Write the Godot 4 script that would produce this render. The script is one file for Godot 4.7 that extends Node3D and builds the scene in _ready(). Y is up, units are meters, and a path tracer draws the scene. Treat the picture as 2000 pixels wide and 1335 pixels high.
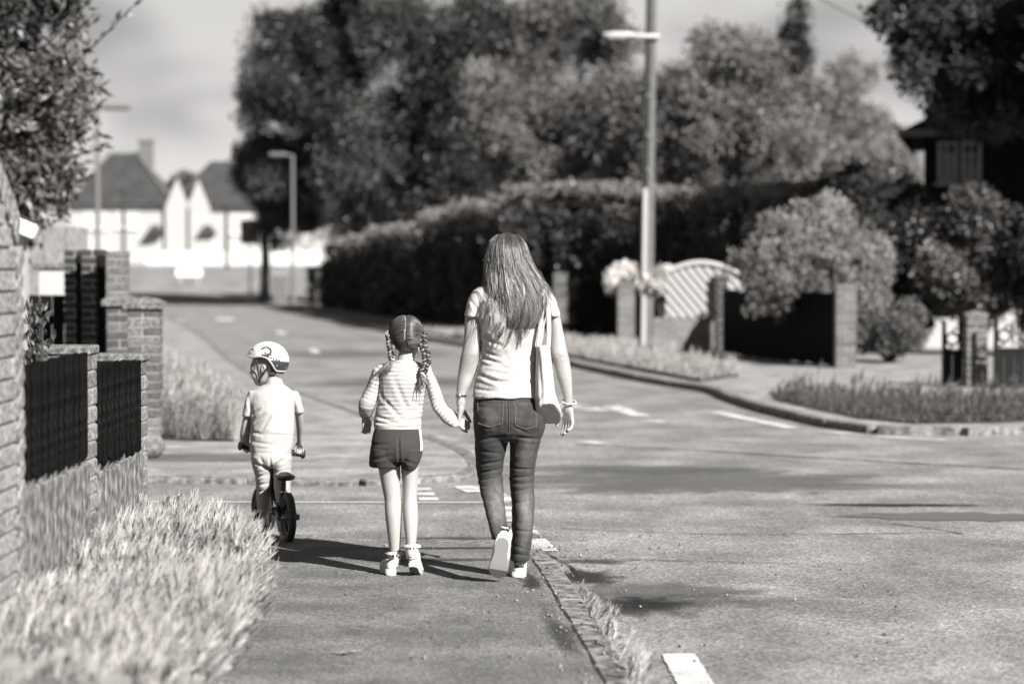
extends Node3D

var M := {}
var taken := {}
var rng := RandomNumberGenerator.new()

func _ready():
	# camera: 85 mm lens at about f/2, focused on the three walkers
	var cam := Camera3D.new()
	cam.name = "camera"
	add_child(cam)
	var at := CameraAttributesPhysical.new()
	at.frustum_focal_length = 85.0
	at.exposure_aperture = 1.9
	at.frustum_focus_distance = 12.1
	cam.attributes = at
	cam.fov = 16.09
	cam.near = 0.05
	cam.far = 1200.0
	cam.position = Vector3(0, 1.5, 0)
	cam.rotation = Vector3(-atan(141.5 / 4722.0), 0, 0)
	cam.current = true
	# sky
	var env := Environment.new()
	env.background_mode = Environment.BG_SKY
	var sm := ProceduralSkyMaterial.new()
	sm.sky_top_color = grey(0.013)
	sm.sky_horizon_color = grey(0.22)
	sm.sky_curve = 0.19
	sm.ground_bottom_color = grey(0.05)
	sm.ground_horizon_color = grey(0.16)
	sm.sun_angle_max = 6.0
	var cn := FastNoiseLite.new()
	cn.seed = 11
	cn.noise_type = FastNoiseLite.TYPE_SIMPLEX
	cn.frequency = 0.012
	cn.fractal_octaves = 5
	var ci := Image.create(1024, 512, false, Image.FORMAT_RGBA8)
	for y in 512:
		for x in 1024:
			var a := x / 1024.0 * TAU
			var e := (y / 512.0 - 0.5) * PI
			var q := Vector3(cos(a) * cos(e), sin(e) * 3.2, sin(a) * cos(e)) * 520.0
			var n: float = smoothstep(-0.2, 0.3, cn.get_noise_3dv(q))
			ci.set_pixel(x, y, Color(1, 0.99, 0.98, n))
	sm.sky_cover = ImageTexture.create_from_image(ci)
	sm.sky_cover_modulate = Color(0.36, 0.36, 0.36, 1.0)
	var sky := Sky.new()
	sky.sky_material = sm
	env.sky = sky
	env.tonemap_mode = Environment.TONE_MAPPER_LINEAR
	env.tonemap_exposure = 2.65
	env.sdfgi_enabled = true
	env.ssao_enabled = true
	env.ssil_enabled = true
	var we := WorldEnvironment.new()
	we.name = "world_environment"
	we.environment = env
	add_child(we)
	# sun: behind the camera, to the right, 34 degrees up
	var sun := DirectionalLight3D.new()
	sun.name = "sun"
	sun.light_energy = 1.6
	sun.light_color = Color(1, 0.995, 0.985)
	sun.light_angular_distance = 0.5
	sun.shadow_enabled = true
	add_child(sun)
	var towards := Vector3(0.62 * cos(deg_to_rad(34)), sin(deg_to_rad(34)), 0.785 * cos(deg_to_rad(34)))
	sun.look_at_from_position(towards * 10.0, Vector3.ZERO)
	rng.seed = 7
	make_materials()
	people_materials()
	build_setting()
	build_left_side()
	build_right_side()
	build_distance()
	build_verge_grass()
	build_woman()
	build_girl()
	build_boy()
	build_bike()

# ---------------------------------------------------------------- names and metas
func numbered(called: String, parent: Node) -> String:
	var k := str(parent.get_instance_id()) + called
	var n: int = taken.get(k, 0)
	taken[k] = n + 1
	return called if n == 0 else "%s_%03d" % [called, n]

func put(o: Node3D, called: String, parent: Node = self) -> Node3D:
	o.name = numbered(called, parent)
	parent.add_child(o, true)
	return o

func tag(o: Node, label := "", category := "", group := "", kind := "") -> Node:
	if label: o.set_meta("label", label)
	if category: o.set_meta("category", category)
	if group: o.set_meta("group", group)
	if kind: o.set_meta("kind", kind)
	return o

func thing(called: String, label: String, category: String, where := Vector3.ZERO, turn := 0.0, group := "") -> Node3D:
	var o := Node3D.new()
	put(o, called)
	o.position = where
	o.rotation.y = turn
	tag(o, label, category, group)
	return o

func obj(called: String, mesh: Mesh, m: Material, parent: Node = self, where := Vector3.ZERO) -> MeshInstance3D:
	var o := MeshInstance3D.new()
	o.mesh = mesh
	o.material_override = m
	o.cast_shadow = GeometryInstance3D.SHADOW_CASTING_SETTING_ON
	put(o, called, parent)
	o.position = where
	return o

func struct(called: String, mesh: Mesh, m: Material, label := "") -> MeshInstance3D:
	var o := obj(called, mesh, m)
	tag(o, label, "", "", "structure")
	return o

# ---------------------------------------------------------------- materials
func grey(v: float, a := 1.0) -> Color:
	return Color(v, v * 0.978, v * 0.962, a).linear_to_srgb()

func lin(v: float, a := 1.0) -> Color:
	return Color(v, v * 0.978, v * 0.962, a)

func noise_tex(freq: float, lo: float, hi: float, sd := 1, size := 512, type := FastNoiseLite.TYPE_SIMPLEX, oct := 4, mid := 0.5) -> NoiseTexture2D:
	var n := FastNoiseLite.new()
	n.seed = sd
	n.noise_type = type
	n.frequency = freq
	n.fractal_octaves = oct
	var t := NoiseTexture2D.new()
	t.width = size
	t.height = size
	t.seamless = true
	t.noise = n
	var g := Gradient.new()
	g.offsets = PackedFloat32Array([0.0, mid, 1.0])
	var m := (lo + hi) * 0.5
	g.colors = PackedColorArray([Color(lo, lo, lo), Color(m, m, m), Color(hi, hi, hi)])
	t.color_ramp = g
	return t

func mat(key: String, v: float, rough := 0.85) -> StandardMaterial3D:
	var m := StandardMaterial3D.new()
	m.resource_name = key
	m.albedo_color = grey(v)
	m.roughness = rough
	M[key] = m
	return m

func surfaced(m: StandardMaterial3D, tex: Texture2D, scale: float, bump := 0.0, world := true, stretch := Vector3.ONE) -> StandardMaterial3D:
	m.albedo_texture = tex
	m.uv1_triplanar = true
	m.uv1_world_triplanar = world
	m.uv1_scale = stretch * scale
	if bump != 0.0:
		m.heightmap_enabled = true
		m.heightmap_texture = tex
		m.heightmap_scale = bump
	return m

func blotched(m: StandardMaterial3D, tex: Texture2D, scale: float, world := true) -> StandardMaterial3D:
	m.detail_enabled = true
	m.detail_albedo = tex
	m.detail_blend_mode = BaseMaterial3D.BLEND_MODE_MUL
	m.detail_uv_layer = BaseMaterial3D.DETAIL_UV_2
	m.uv2_triplanar = true
	m.uv2_world_triplanar = world
	m.uv2_scale = Vector3.ONE * scale
	return m

func tinted(m: StandardMaterial3D) -> StandardMaterial3D:
	m.vertex_color_use_as_albedo = true
	return m

func make_materials():
	var speck := noise_tex(0.095, 0.36, 1.0, 3, 1024, FastNoiseLite.TYPE_VALUE, 3, 0.5)
	var fine := noise_tex(0.09, 0.62, 1.0, 5, 512)
	var blot := noise_tex(0.012, 0.68, 1.0, 9, 512, FastNoiseLite.TYPE_SIMPLEX, 5)
	var stain := noise_tex(0.02, 0.35, 1.0, 13, 512, FastNoiseLite.TYPE_SIMPLEX, 5)
	var streak := noise_tex(0.05, 0.45, 1.0, 17, 512, FastNoiseLite.TYPE_SIMPLEX, 4)
	var cloth := noise_tex(0.11, 0.86, 1.0, 21, 512, FastNoiseLite.TYPE_VALUE, 2)
	var denim := noise_tex(0.2, 0.55, 1.0, 23, 512, FastNoiseLite.TYPE_VALUE, 2)
	blotched(surfaced(mat("road", 0.53, 0.9), speck, 0.85, 0.6), blot, 0.13)
	blotched(surfaced(mat("path", 0.35, 0.92), speck, 1.05, 0.5), blot, 0.21)
	blotched(surfaced(mat("path_pale", 0.66, 0.92), speck, 1.05, 0.4), blot, 0.21)
	blotched(surfaced(mat("soil", 0.07, 0.95), fine, 0.8, 1.0), stain, 0.2)
	blotched(surfaced(mat("kerbstone", 0.46, 0.9), fine, 2.2, 0.08), stain, 0.9)
	mat("dark_damp", 0.032, 0.5)
	M.dark_damp.transparency = BaseMaterial3D.TRANSPARENCY_ALPHA
	tinted(M.dark_damp)
	surfaced(M.dark_damp, noise_tex(0.16, 0.3, 1.0, 31, 512, FastNoiseLite.TYPE_VALUE, 3), 1.3, 0.4)
	mat("smooth_patch", 0.13, 0.85)
	M.smooth_patch.transparency = BaseMaterial3D.TRANSPARENCY_ALPHA
	tinted(M.smooth_patch)
	surfaced(M.smooth_patch, fine, 1.0, 0.15)
	mat("pale_patch", 0.42, 0.85)
	M.pale_patch.transparency = BaseMaterial3D.TRANSPARENCY_ALPHA
	tinted(M.pale_patch)
	surfaced(M.pale_patch, fine, 1.0, 0.15)
	mat("road_paint", 0.85, 0.7)
	M.road_paint.transparency = BaseMaterial3D.TRANSPARENCY_ALPHA
	tinted(M.road_paint)
	surfaced(M.road_paint, fine, 0.9, 0.2)
	tinted(blotched(surfaced(mat("brick", 1.0, 0.9), fine, 3.0, 0.5), stain, 2.6))
	surfaced(mat("mortar", 0.42, 0.95), fine, 3.0, 0.5)
	surfaced(mat("concrete", 0.40, 0.92), fine, 2.0, 0.5)
	blotched(M.concrete, stain, 1.7)
	surfaced(mat("render_streaked", 0.42, 0.92), noise_tex(0.05, 0.66, 1.0, 19, 512, FastNoiseLite.TYPE_SIMPLEX, 4), 1.0, 0.3, true, Vector3(19.0, 0.8, 19.0))
	blotched(M.render_streaked, stain, 1.1)
	surfaced(mat("dark_board", 0.025, 0.7), streak, 1.0, 0.4, true, Vector3(9.0, 0.35, 9.0))
	blotched(M.dark_board, stain, 1.9)
	surfaced(mat("pale_board", 0.34, 0.85), streak, 1.0, 0.4, true, Vector3(2.5, 0.25, 2.5))
	surfaced(mat("black_wood", 0.014, 0.8), streak, 1.0, 0.4, true, Vector3(3.0, 0.3, 3.0))
	surfaced(mat("white_render", 0.5, 0.85), fine, 1.2, 0.2)
	surfaced(mat("pale_render", 0.55, 0.85), fine, 1.2, 0.2)
	blotched(surfaced(mat("roof_tile", 0.10, 0.85), fine, 1.5, 0.6), stain, 0.5)
	blotched(surfaced(mat("bank", 0.38, 0.95), fine, 0.4), blot, 0.07)
	blotched(surfaced(mat("dark_brick", 0.04, 0.9), fine, 2.0, 0.5), stain, 0.6)
	blotched(surfaced(mat("roof_far", 0.085, 0.9), streak, 0.5, 0.0), blot, 0.1)
	mat("pale_glass", 0.35, 0.2)
	mat("dull_paint", 0.22, 0.7)
	mat("dull_white", 0.33, 0.8)
	mat("white_paint", 0.7, 0.5)
	mat("lantern_grey", 0.36, 0.5)
	mat("dark_glass", 0.02, 0.12)
	mat("galvanised", 0.42, 0.45).metallic = 0.35
	surfaced(mat("pole_wood", 0.17, 0.8), streak, 1.0, 0.5, true, Vector3(4.0, 0.2, 4.0))
	surfaced(mat("bark", 0.06, 0.9), streak, 1.0, 2.0, true, Vector3(3.0, 0.5, 3.0))
	mat("lamp_grey", 0.11, 0.5)
	mat("black_iron", 0.014, 0.85)
	for k in [["leaf_dark", 0.031, 0.42], ["leaf_mid", 0.095, 0.45], ["leaf_pale", 0.17, 0.55], ["leaf_black", 0.018, 0.75], ["leaf_gloss", 0.07, 0.47], ["blossom", 0.48, 0.8], ["grass_pale", 0.31, 0.7], ["grass_shade_tint", 0.085, 0.75], ["grass_lit", 0.36, 0.75]]:  # the darkest grass tone holds the shade of its verge in the colour
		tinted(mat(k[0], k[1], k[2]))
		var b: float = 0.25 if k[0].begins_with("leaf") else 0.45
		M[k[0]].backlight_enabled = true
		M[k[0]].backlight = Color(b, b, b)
	for k in ["black_iron", "black_wood", "dark_board", "dark_brick"]: M[k].metallic_specular = 0.15
	# people
	var skin := mat("skin", 1.0, 0.55)
	tinted(skin)
	skin.subsurf_scatter_enabled = true
	skin.subsurf_scatter_strength = 0.06
	surfaced(tinted(mat("shirt_white", 1.0, 0.9)), cloth, 6.0, 0.25, false, Vector3(0.5, 3.0, 0.5))
	surfaced(tinted(mat("denim", 1.0, 0.9)), denim, 7.0, 0.2, false, Vector3(2.2, 0.6, 2.2))
	surfaced(tinted(mat("jersey", 1.0, 0.95)), cloth, 9.0, 0.15, false)
	surfaced(tinted(mat("canvas", 1.0, 0.9)), cloth, 10.0, 0.2, false)
	tinted(mat("hair", 1.0, 0.38))
	mat("shoe_white", 0.5, 0.6)
	mat("sole_rubber", 0.42, 0.75)
	mat("rubber", 0.02, 0.6)
	mat("black_gloss", 0.012, 0.3)
	mat("black_matt", 0.015, 0.6)
	mat("steel", 0.55, 0.3).metallic = 0.9
	mat("white_print", 0.7, 0.6)
	mat("shoe_grey", 0.1, 0.7)

# ---------------------------------------------------------------- mesh builder
class B:
	var v := PackedVector3Array()
	var n := PackedVector3Array()
	var c := PackedColorArray()
	var uv := PackedVector2Array()
	var ix := PackedInt32Array()
	var col := Color(1, 1, 1)

	func vert(p: Vector3, nn: Vector3, u := Vector2.ZERO) -> int:
		v.append(p)
		n.append(nn)
		c.append(col)
		uv.append(u)
		return v.size() - 1

	func quad(p0: Vector3, p1: Vector3, p2: Vector3, p3: Vector3):  # counter-clockwise seen from outside
		var nn := (p1 - p0).cross(p2 - p0)
		if nn.length_squared() < 1e-14:
			nn = (p2 - p0).cross(p3 - p0)
		nn = nn.normalized()
		var s := v.size()
		vert(p0, nn, Vector2(0, 0)); vert(p1, nn, Vector2(1, 0)); vert(p2, nn, Vector2(1, 1)); vert(p3, nn, Vector2(0, 1))
		ix.append_array(PackedInt32Array([s, s + 2, s + 1, s, s + 3, s + 2]))

	func tri(p0: Vector3, p1: Vector3, p2: Vector3):
		var nn := (p1 - p0).cross(p2 - p0).normalized()
		var s := v.size()
		vert(p0, nn); vert(p1, nn); vert(p2, nn)
		ix.append_array(PackedInt32Array([s, s + 2, s + 1]))

	func box(o: Vector3, s: Vector3, ch := 0.0, b := Basis.IDENTITY):
		var h := s * 0.5
		if ch <= 0.0:
			var q := []
			for k in 8:
				q.append(o + b * Vector3(h.x if k & 1 else -h.x, h.y if k & 2 else -h.y, h.z if k & 4 else -h.z))
			quad(q[0], q[2], q[3], q[1]); quad(q[4], q[5], q[7], q[6])
			quad(q[0], q[1], q[5], q[4]); quad(q[2], q[6], q[7], q[3])
			quad(q[0], q[4], q[6], q[2]); quad(q[1], q[3], q[7], q[5])
			return
		var P := func(sx, sy, sz, ax):  # corner (sx,sy,sz) on the face across axis ax
			var p := Vector3(sx * (h.x - (0.0 if ax == 0 else ch)), sy * (h.y - (0.0 if ax == 1 else ch)), sz * (h.z - (0.0 if ax == 2 else ch)))
			return o + b * p
		for sg in [-1, 1]:
			out_quad(P.call(sg, -1, -1, 0), P.call(sg, 1, -1, 0), P.call(sg, 1, 1, 0), P.call(sg, -1, 1, 0), o)
			out_quad(P.call(-1, sg, -1, 1), P.call(1, sg, -1, 1), P.call(1, sg, 1, 1), P.call(-1, sg, 1, 1), o)
			out_quad(P.call(-1, -1, sg, 2), P.call(1, -1, sg, 2), P.call(1, 1, sg, 2), P.call(-1, 1, sg, 2), o)
			for t in [-1, 1]:
				out_quad(P.call(sg, t, -1, 0), P.call(sg, t, 1, 0), P.call(sg, t, 1, 1), P.call(sg, t, -1, 1), o)
				out_quad(P.call(sg, -1, t, 0), P.call(sg, 1, t, 0), P.call(sg, 1, t, 2), P.call(sg, -1, t, 2), o)
				out_quad(P.call(-1, sg, t, 1), P.call(1, sg, t, 1), P.call(1, sg, t, 2), P.call(-1, sg, t, 2), o)
				for r in [-1, 1]:
					var a: Vector3 = P.call(sg, t, r, 0)
					var d: Vector3 = P.call(sg, t, r, 1)
					var e: Vector3 = P.call(sg, t, r, 2)
					if (d - a).cross(e - a).dot(a - o) > 0: tri(a, d, e)
					else: tri(a, e, d)

	func out_quad(p0: Vector3, p1: Vector3, p2: Vector3, p3: Vector3, o: Vector3):
		if (p1 - p0).cross(p2 - p0).dot((p0 + p2) * 0.5 - o) > 0: quad(p0, p1, p2, p3)
		else: quad(p0, p3, p2, p1)

	func tube(pts: Array, radii: Array, sides := 8, caps := true, squash := 1.0):
		var up := Vector3(0, 0, 1)
		var first := v.size()
		var cnt := pts.size()
		for i in cnt:
			var a: Vector3 = pts[maxi(i - 1, 0)]
			var e: Vector3 = pts[mini(i + 1, cnt - 1)]
			var t := (e - a).normalized()
			if absf(t.dot(up)) > 0.95: up = Vector3(1, 0, 0) if absf(t.x) < 0.8 else Vector3(0, 1, 0)
			var s := t.cross(up).normalized()
			up = s.cross(t).normalized()
			var r: float = radii[mini(i, radii.size() - 1)]
			for k in sides:
				var g := TAU * k / sides
				var d := s * cos(g) + up * sin(g) * squash
				vert(pts[i] + d * r, (s * cos(g) * squash + up * sin(g)).normalized(), Vector2(float(k) / sides, float(i) / cnt))
		for i in cnt - 1:
			for k in sides:
				var p := first + i * sides + k
				var q := first + i * sides + (k + 1) % sides
				ix.append_array(PackedInt32Array([p, q, p + sides, q, q + sides, p + sides]))
		if caps:
			for e in [0, cnt - 1]:
				var base: int = first + e * sides
				var cc: Vector3 = pts[e]
				for k in sides:
					var a: Vector3 = v[base + k]
					var b: Vector3 = v[base + (k + 1) % sides]
					if e == 0: tri(cc, b, a)
					else: tri(cc, a, b)

	func lathe(o: Vector3, prof: Array, sides := 16, b := Basis.IDENTITY, squash := Vector2.ONE):  # prof: [radius, height]
		var first := v.size()
		for i in prof.size():
			var pa: Vector2 = prof[maxi(i - 1, 0)]
			var pb: Vector2 = prof[mini(i + 1, prof.size() - 1)]
			var t := (pb - pa)
			var nr := Vector2(t.y, -t.x).normalized()
			for k in sides + 1:
				var g := TAU * k / sides
				var d := Vector3(cos(g) * squash.x, 0, sin(g) * squash.y)
				vert(o + b * (d * prof[i].x + Vector3(0, prof[i].y, 0)), (b * (d * nr.x + Vector3(0, nr.y, 0))).normalized(), Vector2(float(k) / sides, float(i) / (prof.size() - 1)))
		for i in prof.size() - 1:
			for k in sides:
				var p := first + i * (sides + 1) + k
				ix.append_array(PackedInt32Array([p, p + 1, p + sides + 1, p + 1, p + sides + 2, p + sides + 1]))

	func prism(poly: Array, y0: float, y1: float, flip := false):  # poly of Vector2(x, z), y up; any winding
		var pk := PackedVector2Array(poly)
		if Geometry2D.is_polygon_clockwise(pk): pk.reverse()
		var tr := Geometry2D.triangulate_polygon(pk)
		for i in range(0, tr.size(), 3):
			var a := pk[tr[i]]
			var b := pk[tr[i + 1]]
			var d := pk[tr[i + 2]]
			var up := (Vector3(b.x, 0, b.y) - Vector3(a.x, 0, a.y)).cross(Vector3(d.x, 0, d.y) - Vector3(a.x, 0, a.y)).y > 0
			if up: tri(Vector3(a.x, y1, a.y), Vector3(b.x, y1, b.y), Vector3(d.x, y1, d.y))
			else: tri(Vector3(a.x, y1, a.y), Vector3(d.x, y1, d.y), Vector3(b.x, y1, b.y))
		if y0 < y1:
			for i in pk.size():
				var a := pk[i]
				var b := pk[(i + 1) % pk.size()]
				quad(Vector3(b.x, y0, b.y), Vector3(a.x, y0, a.y), Vector3(a.x, y1, a.y), Vector3(b.x, y1, b.y))

	func mesh() -> ArrayMesh:
		var a := []
		a.resize(Mesh.ARRAY_MAX)
		a[Mesh.ARRAY_VERTEX] = v
		a[Mesh.ARRAY_NORMAL] = n
		a[Mesh.ARRAY_COLOR] = c
		a[Mesh.ARRAY_TEX_UV] = uv
		a[Mesh.ARRAY_INDEX] = ix
		var m := ArrayMesh.new()
		m.add_surface_from_arrays(Mesh.PRIMITIVE_TRIANGLES, a)
		return m

# ---------------------------------------------------------------- distance field and its mesh
class Field:
	var o: Vector3
	var c: float
	var nx: int
	var ny: int
	var nz: int
	var v := PackedFloat32Array()

	func _init(lo: Vector3, hi: Vector3, cell: float):
		o = lo
		c = cell
		nx = int((hi.x - lo.x) / cell) + 2
		ny = int((hi.y - lo.y) / cell) + 2
		nz = int((hi.z - lo.z) / cell) + 2
		v.resize(nx * ny * nz)
		v.fill(1.0)

	func join(i: int, d: float, k: float):
		var w := v[i]
		var h := k - absf(w - d)
		if h > 0.0:
			v[i] = minf(w, d) - h * h / (4.0 * k)
		elif d < w:
			v[i] = d

	# sections: [y, x_left, x_right, z_centre, z_half]; e: superellipse exponent
	func loft(secs: Array, k := 0.01, e := 2.0):
		var pad := k + 3.0 * c
		var lo: float = minf(secs[0][0], secs[-1][0])
		var hi: float = maxf(secs[0][0], secs[-1][0])
		var sg := secs.duplicate()
		if secs[0][0] > secs[-1][0]: sg.reverse()
		var j0 := maxi(0, int((lo - pad - o.y) / c))
		var j1 := mini(ny - 1, int((hi + pad - o.y) / c) + 1)
		var s := 0
		for j in range(j0, j1 + 1):
			var y := o.y + j * c
			var yc := clampf(y, lo, hi)
			while s < sg.size() - 2 and yc > sg[s + 1][0]: s += 1
			var A: Array = sg[s]
			var D: Array = sg[s + 1]
			var Z: Array = sg[maxi(s - 1, 0)]
			var E: Array = sg[mini(s + 2, sg.size() - 1)]
			var L: float = D[0] - A[0]
			var t: float = (yc - A[0]) / L
			var q := [0.0, 0.0, 0.0, 0.0]
			var sl := [0.0, 0.0, 0.0, 0.0]
			for m in 4:
				var ma: float = (D[m + 1] - Z[m + 1]) / maxf(D[0] - Z[0], 1e-6) * L
				var mb: float = (E[m + 1] - A[m + 1]) / maxf(E[0] - A[0], 1e-6) * L
				q[m] = A[m + 1] * (1 + 2 * t) * (1 - t) * (1 - t) + ma * t * (1 - t) * (1 - t) + D[m + 1] * t * t * (3 - 2 * t) + mb * t * t * (t - 1)
				sl[m] = (D[m + 1] - A[m + 1]) / L
			var cx: float = (q[0] + q[1]) * 0.5
			var a: float = maxf((q[1] - q[0]) * 0.5, 0.001)
			var cz: float = q[2]
			var b: float = maxf(q[3], 0.001)
			var sx: float = (sl[0] + sl[1]) * 0.5
			var cor := 1.0 / sqrt(1.0 + sx * sx * 0.6 + sl[2] * sl[2] * 0.6)
			var dy := absf(y - yc)
			var i0 := maxi(0, int((cx - a - pad - o.x) / c))
			var i1 := mini(nx - 1, int((cx + a + pad - o.x) / c) + 1)
			var k0 := maxi(0, int((cz - b - pad - o.z) / c))
			var k1 := mini(nz - 1, int((cz + b + pad - o.z) / c) + 1)
			for kk in range(k0, k1 + 1):
				var z := o.z + kk * c - cz
				var zb := absf(z / b)
				var row := (kk * ny + j) * nx
				for i in range(i0, i1 + 1):
					var x := o.x + i * c - cx
					var g: float
					if e == 2.0: g = sqrt(x * x / (a * a) + zb * zb)
					else: g = pow(pow(absf(x / a), e) + pow(zb, e), 1.0 / e)
					var d: float
					if g < 0.05: d = -minf(a, b)
					else: d = maxf(sqrt(x * x + z * z) * (1.0 - 1.0 / g), -minf(a, b)) * cor
					if dy > 0.0:
						d = sqrt(d * d + dy * dy) if d > 0.0 else maxf(dy, d)
					join(row + i, d, k)

	func cone(p: Vector3, r0: float, q: Vector3, r1: float, k := 0.01, cut := false):
		var pad := k + 3.0 * c
		var rm := maxf(r0, r1) + pad
		var lo := Vector3(minf(p.x, q.x) - rm, minf(p.y, q.y) - rm, minf(p.z, q.z) - rm)
		var hi := Vector3(maxf(p.x, q.x) + rm, maxf(p.y, q.y) + rm, maxf(p.z, q.z) + rm)
		var d := q - p
		var dd := maxf(d.length_squared(), 1e-9)
		for kk in range(maxi(0, int((lo.z - o.z) / c)), mini(nz - 1, int((hi.z - o.z) / c) + 1) + 1):
			for j in range(maxi(0, int((lo.y - o.y) / c)), mini(ny - 1, int((hi.y - o.y) / c) + 1) + 1):
				var row := (kk * ny + j) * nx
				for i in range(maxi(0, int((lo.x - o.x) / c)), mini(nx - 1, int((hi.x - o.x) / c) + 1) + 1):
					var w := o + Vector3(i, j, kk) * c - p
					var t := clampf(w.dot(d) / dd, 0.0, 1.0)
					var s := (w - d * t).length() - lerpf(r0, r1, t)
					if cut: v[row + i] = maxf(v[row + i], -s)
					else: join(row + i, s, k)

	func ball(p: Vector3, r: Vector3, b := Basis.IDENTITY, k := 0.01, cut := false):
		var rm := maxf(r.x, maxf(r.y, r.z)) + k + 3.0 * c
		var bt := b.transposed()
		for kk in range(maxi(0, int((p.z - rm - o.z) / c)), mini(nz - 1, int((p.z + rm - o.z) / c) + 1) + 1):
			for j in range(maxi(0, int((p.y - rm - o.y) / c)), mini(ny - 1, int((p.y + rm - o.y) / c) + 1) + 1):
				var row := (kk * ny + j) * nx
				for i in range(maxi(0, int((p.x - rm - o.x) / c)), mini(nx - 1, int((p.x + rm - o.x) / c) + 1) + 1):
					var w := bt * (o + Vector3(i, j, kk) * c - p)
					var g := (w / r).length()
					var s := -minf(r.x, minf(r.y, r.z)) if g < 0.05 else w.length() * (1.0 - 1.0 / g)
					if cut: v[row + i] = maxf(v[row + i], -s)
					else: join(row + i, s, k)

	func plane(p: Vector3, nn: Vector3):  # keeps what lies behind it
		for kk in nz:
			for j in ny:
				var row := (kk * ny + j) * nx
				for i in nx:
					v[row + i] = maxf(v[row + i], (o + Vector3(i, j, kk) * c - p).dot(nn))

	func surface_z(x: float, y: float) -> float:  # the surface nearest the viewer's side (+z) at x, y
		var i := clampi(int((x - o.x) / c + 0.5), 0, nx - 1)
		var j := clampi(int((y - o.y) / c + 0.5), 0, ny - 1)
		for kk in range(nz - 1, 0, -1):
			var w := v[(kk * ny + j) * nx + i]
			if w < 0.0:
				var u := v[(mini(kk + 1, nz - 1) * ny + j) * nx + i]
				return o.z + (kk + w / (w - u)) * c if u > 0.0 else o.z + kk * c
		return o.z

	# adds the surface to the builder; bend: Callable(p, n) -> Vector3 moves it, paint: Callable(p, n) -> Color, wrap: Callable(p, n) -> Vector2
	func emit(out: B, paint = null, bend = null, wrap = null):
		var id := PackedInt32Array()
		id.resize(nx * ny * nz)
		id.fill(-1)
		var pos := PackedVector3Array()
		var sx := nx
		var sz := nx * ny
		var cells := PackedInt32Array()
		for kk in nz - 1:
			for j in ny - 1:
				var row := (kk * ny + j) * nx
				for i in nx - 1:
					var w := v[row + i]
					if w > 0.06 or w < -0.06: continue
					var a := row + i
					var v0 := w; var v1 := v[a + 1]; var v2 := v[a + sx]; var v3 := v[a + sx + 1]
					var v4 := v[a + sz]; var v5 := v[a + sz + 1]; var v6 := v[a + sz + sx]; var v7 := v[a + sz + sx + 1]
					var sm := int(v0 < 0) + int(v1 < 0) + int(v2 < 0) + int(v3 < 0) + int(v4 < 0) + int(v5 < 0) + int(v6 < 0) + int(v7 < 0)
					if sm == 0 or sm == 8: continue
					var s := Vector3.ZERO
					var m := 0
					if (v0 < 0) != (v1 < 0): s += Vector3(v0 / (v0 - v1), 0, 0); m += 1
					if (v2 < 0) != (v3 < 0): s += Vector3(v2 / (v2 - v3), 1, 0); m += 1
					if (v4 < 0) != (v5 < 0): s += Vector3(v4 / (v4 - v5), 0, 1); m += 1
					if (v6 < 0) != (v7 < 0): s += Vector3(v6 / (v6 - v7), 1, 1); m += 1
					if (v0 < 0) != (v2 < 0): s += Vector3(0, v0 / (v0 - v2), 0); m += 1
					if (v1 < 0) != (v3 < 0): s += Vector3(1, v1 / (v1 - v3), 0); m += 1
					if (v4 < 0) != (v6 < 0): s += Vector3(0, v4 / (v4 - v6), 1); m += 1
					if (v5 < 0) != (v7 < 0): s += Vector3(1, v5 / (v5 - v7), 1); m += 1
					if (v0 < 0) != (v4 < 0): s += Vector3(0, 0, v0 / (v0 - v4)); m += 1
					if (v1 < 0) != (v5 < 0): s += Vector3(1, 0, v1 / (v1 - v5)); m += 1
					if (v2 < 0) != (v6 < 0): s += Vector3(0, 1, v2 / (v2 - v6)); m += 1
					if (v3 < 0) != (v7 < 0): s += Vector3(1, 1, v3 / (v3 - v7)); m += 1
					id[a] = pos.size()
					cells.append(a)
					pos.append(o + (Vector3(i, j, kk) + s / m) * c)
		var ix := PackedInt32Array()  # counter-clockwise
		for a in cells:
			for ax in 3:
				var st: int = [1, sx, sz][ax]
				var inside := v[a] < 0
				if inside == (v[a + st] < 0): continue
				var u: int = [sx, sz, 1][ax]
				var w: int = [sz, 1, sx][ax]
				if a - u - w < 0: continue
				var q0 := id[a - u - w]; var q1 := id[a - w]; var q2 := id[a]; var q3 := id[a - u]
				if q0 < 0 or q1 < 0 or q3 < 0: continue
				if inside: ix.append_array(PackedInt32Array([q0, q1, q2, q0, q2, q3]))
				else: ix.append_array(PackedInt32Array([q0, q2, q1, q0, q3, q2]))
		var nor := Field.normals(pos, ix)
		if bend != null:
			for i in pos.size(): pos[i] = bend.call(pos[i], nor[i])
			nor = Field.normals(pos, ix)
		var base := out.v.size()
		for i in pos.size():
			if paint != null: out.col = paint.call(pos[i], nor[i])
			out.vert(pos[i], nor[i], wrap.call(pos[i], nor[i]) if wrap != null else Vector2(pos[i].x, pos[i].y))
		for i in range(0, ix.size(), 3):
			out.ix.append_array(PackedInt32Array([base + ix[i], base + ix[i + 2], base + ix[i + 1]]))

	static func normals(pos: PackedVector3Array, ix: PackedInt32Array) -> PackedVector3Array:
		var nor := PackedVector3Array()
		nor.resize(pos.size())
		for i in range(0, ix.size(), 3):
			var a := ix[i]
			var b := ix[i + 1]
			var d := ix[i + 2]
			var f := (pos[b] - pos[a]).cross(pos[d] - pos[a])
			nor[a] += f
			nor[b] += f
			nor[d] += f
		for i in nor.size(): nor[i] = nor[i].normalized()
		return nor

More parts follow.
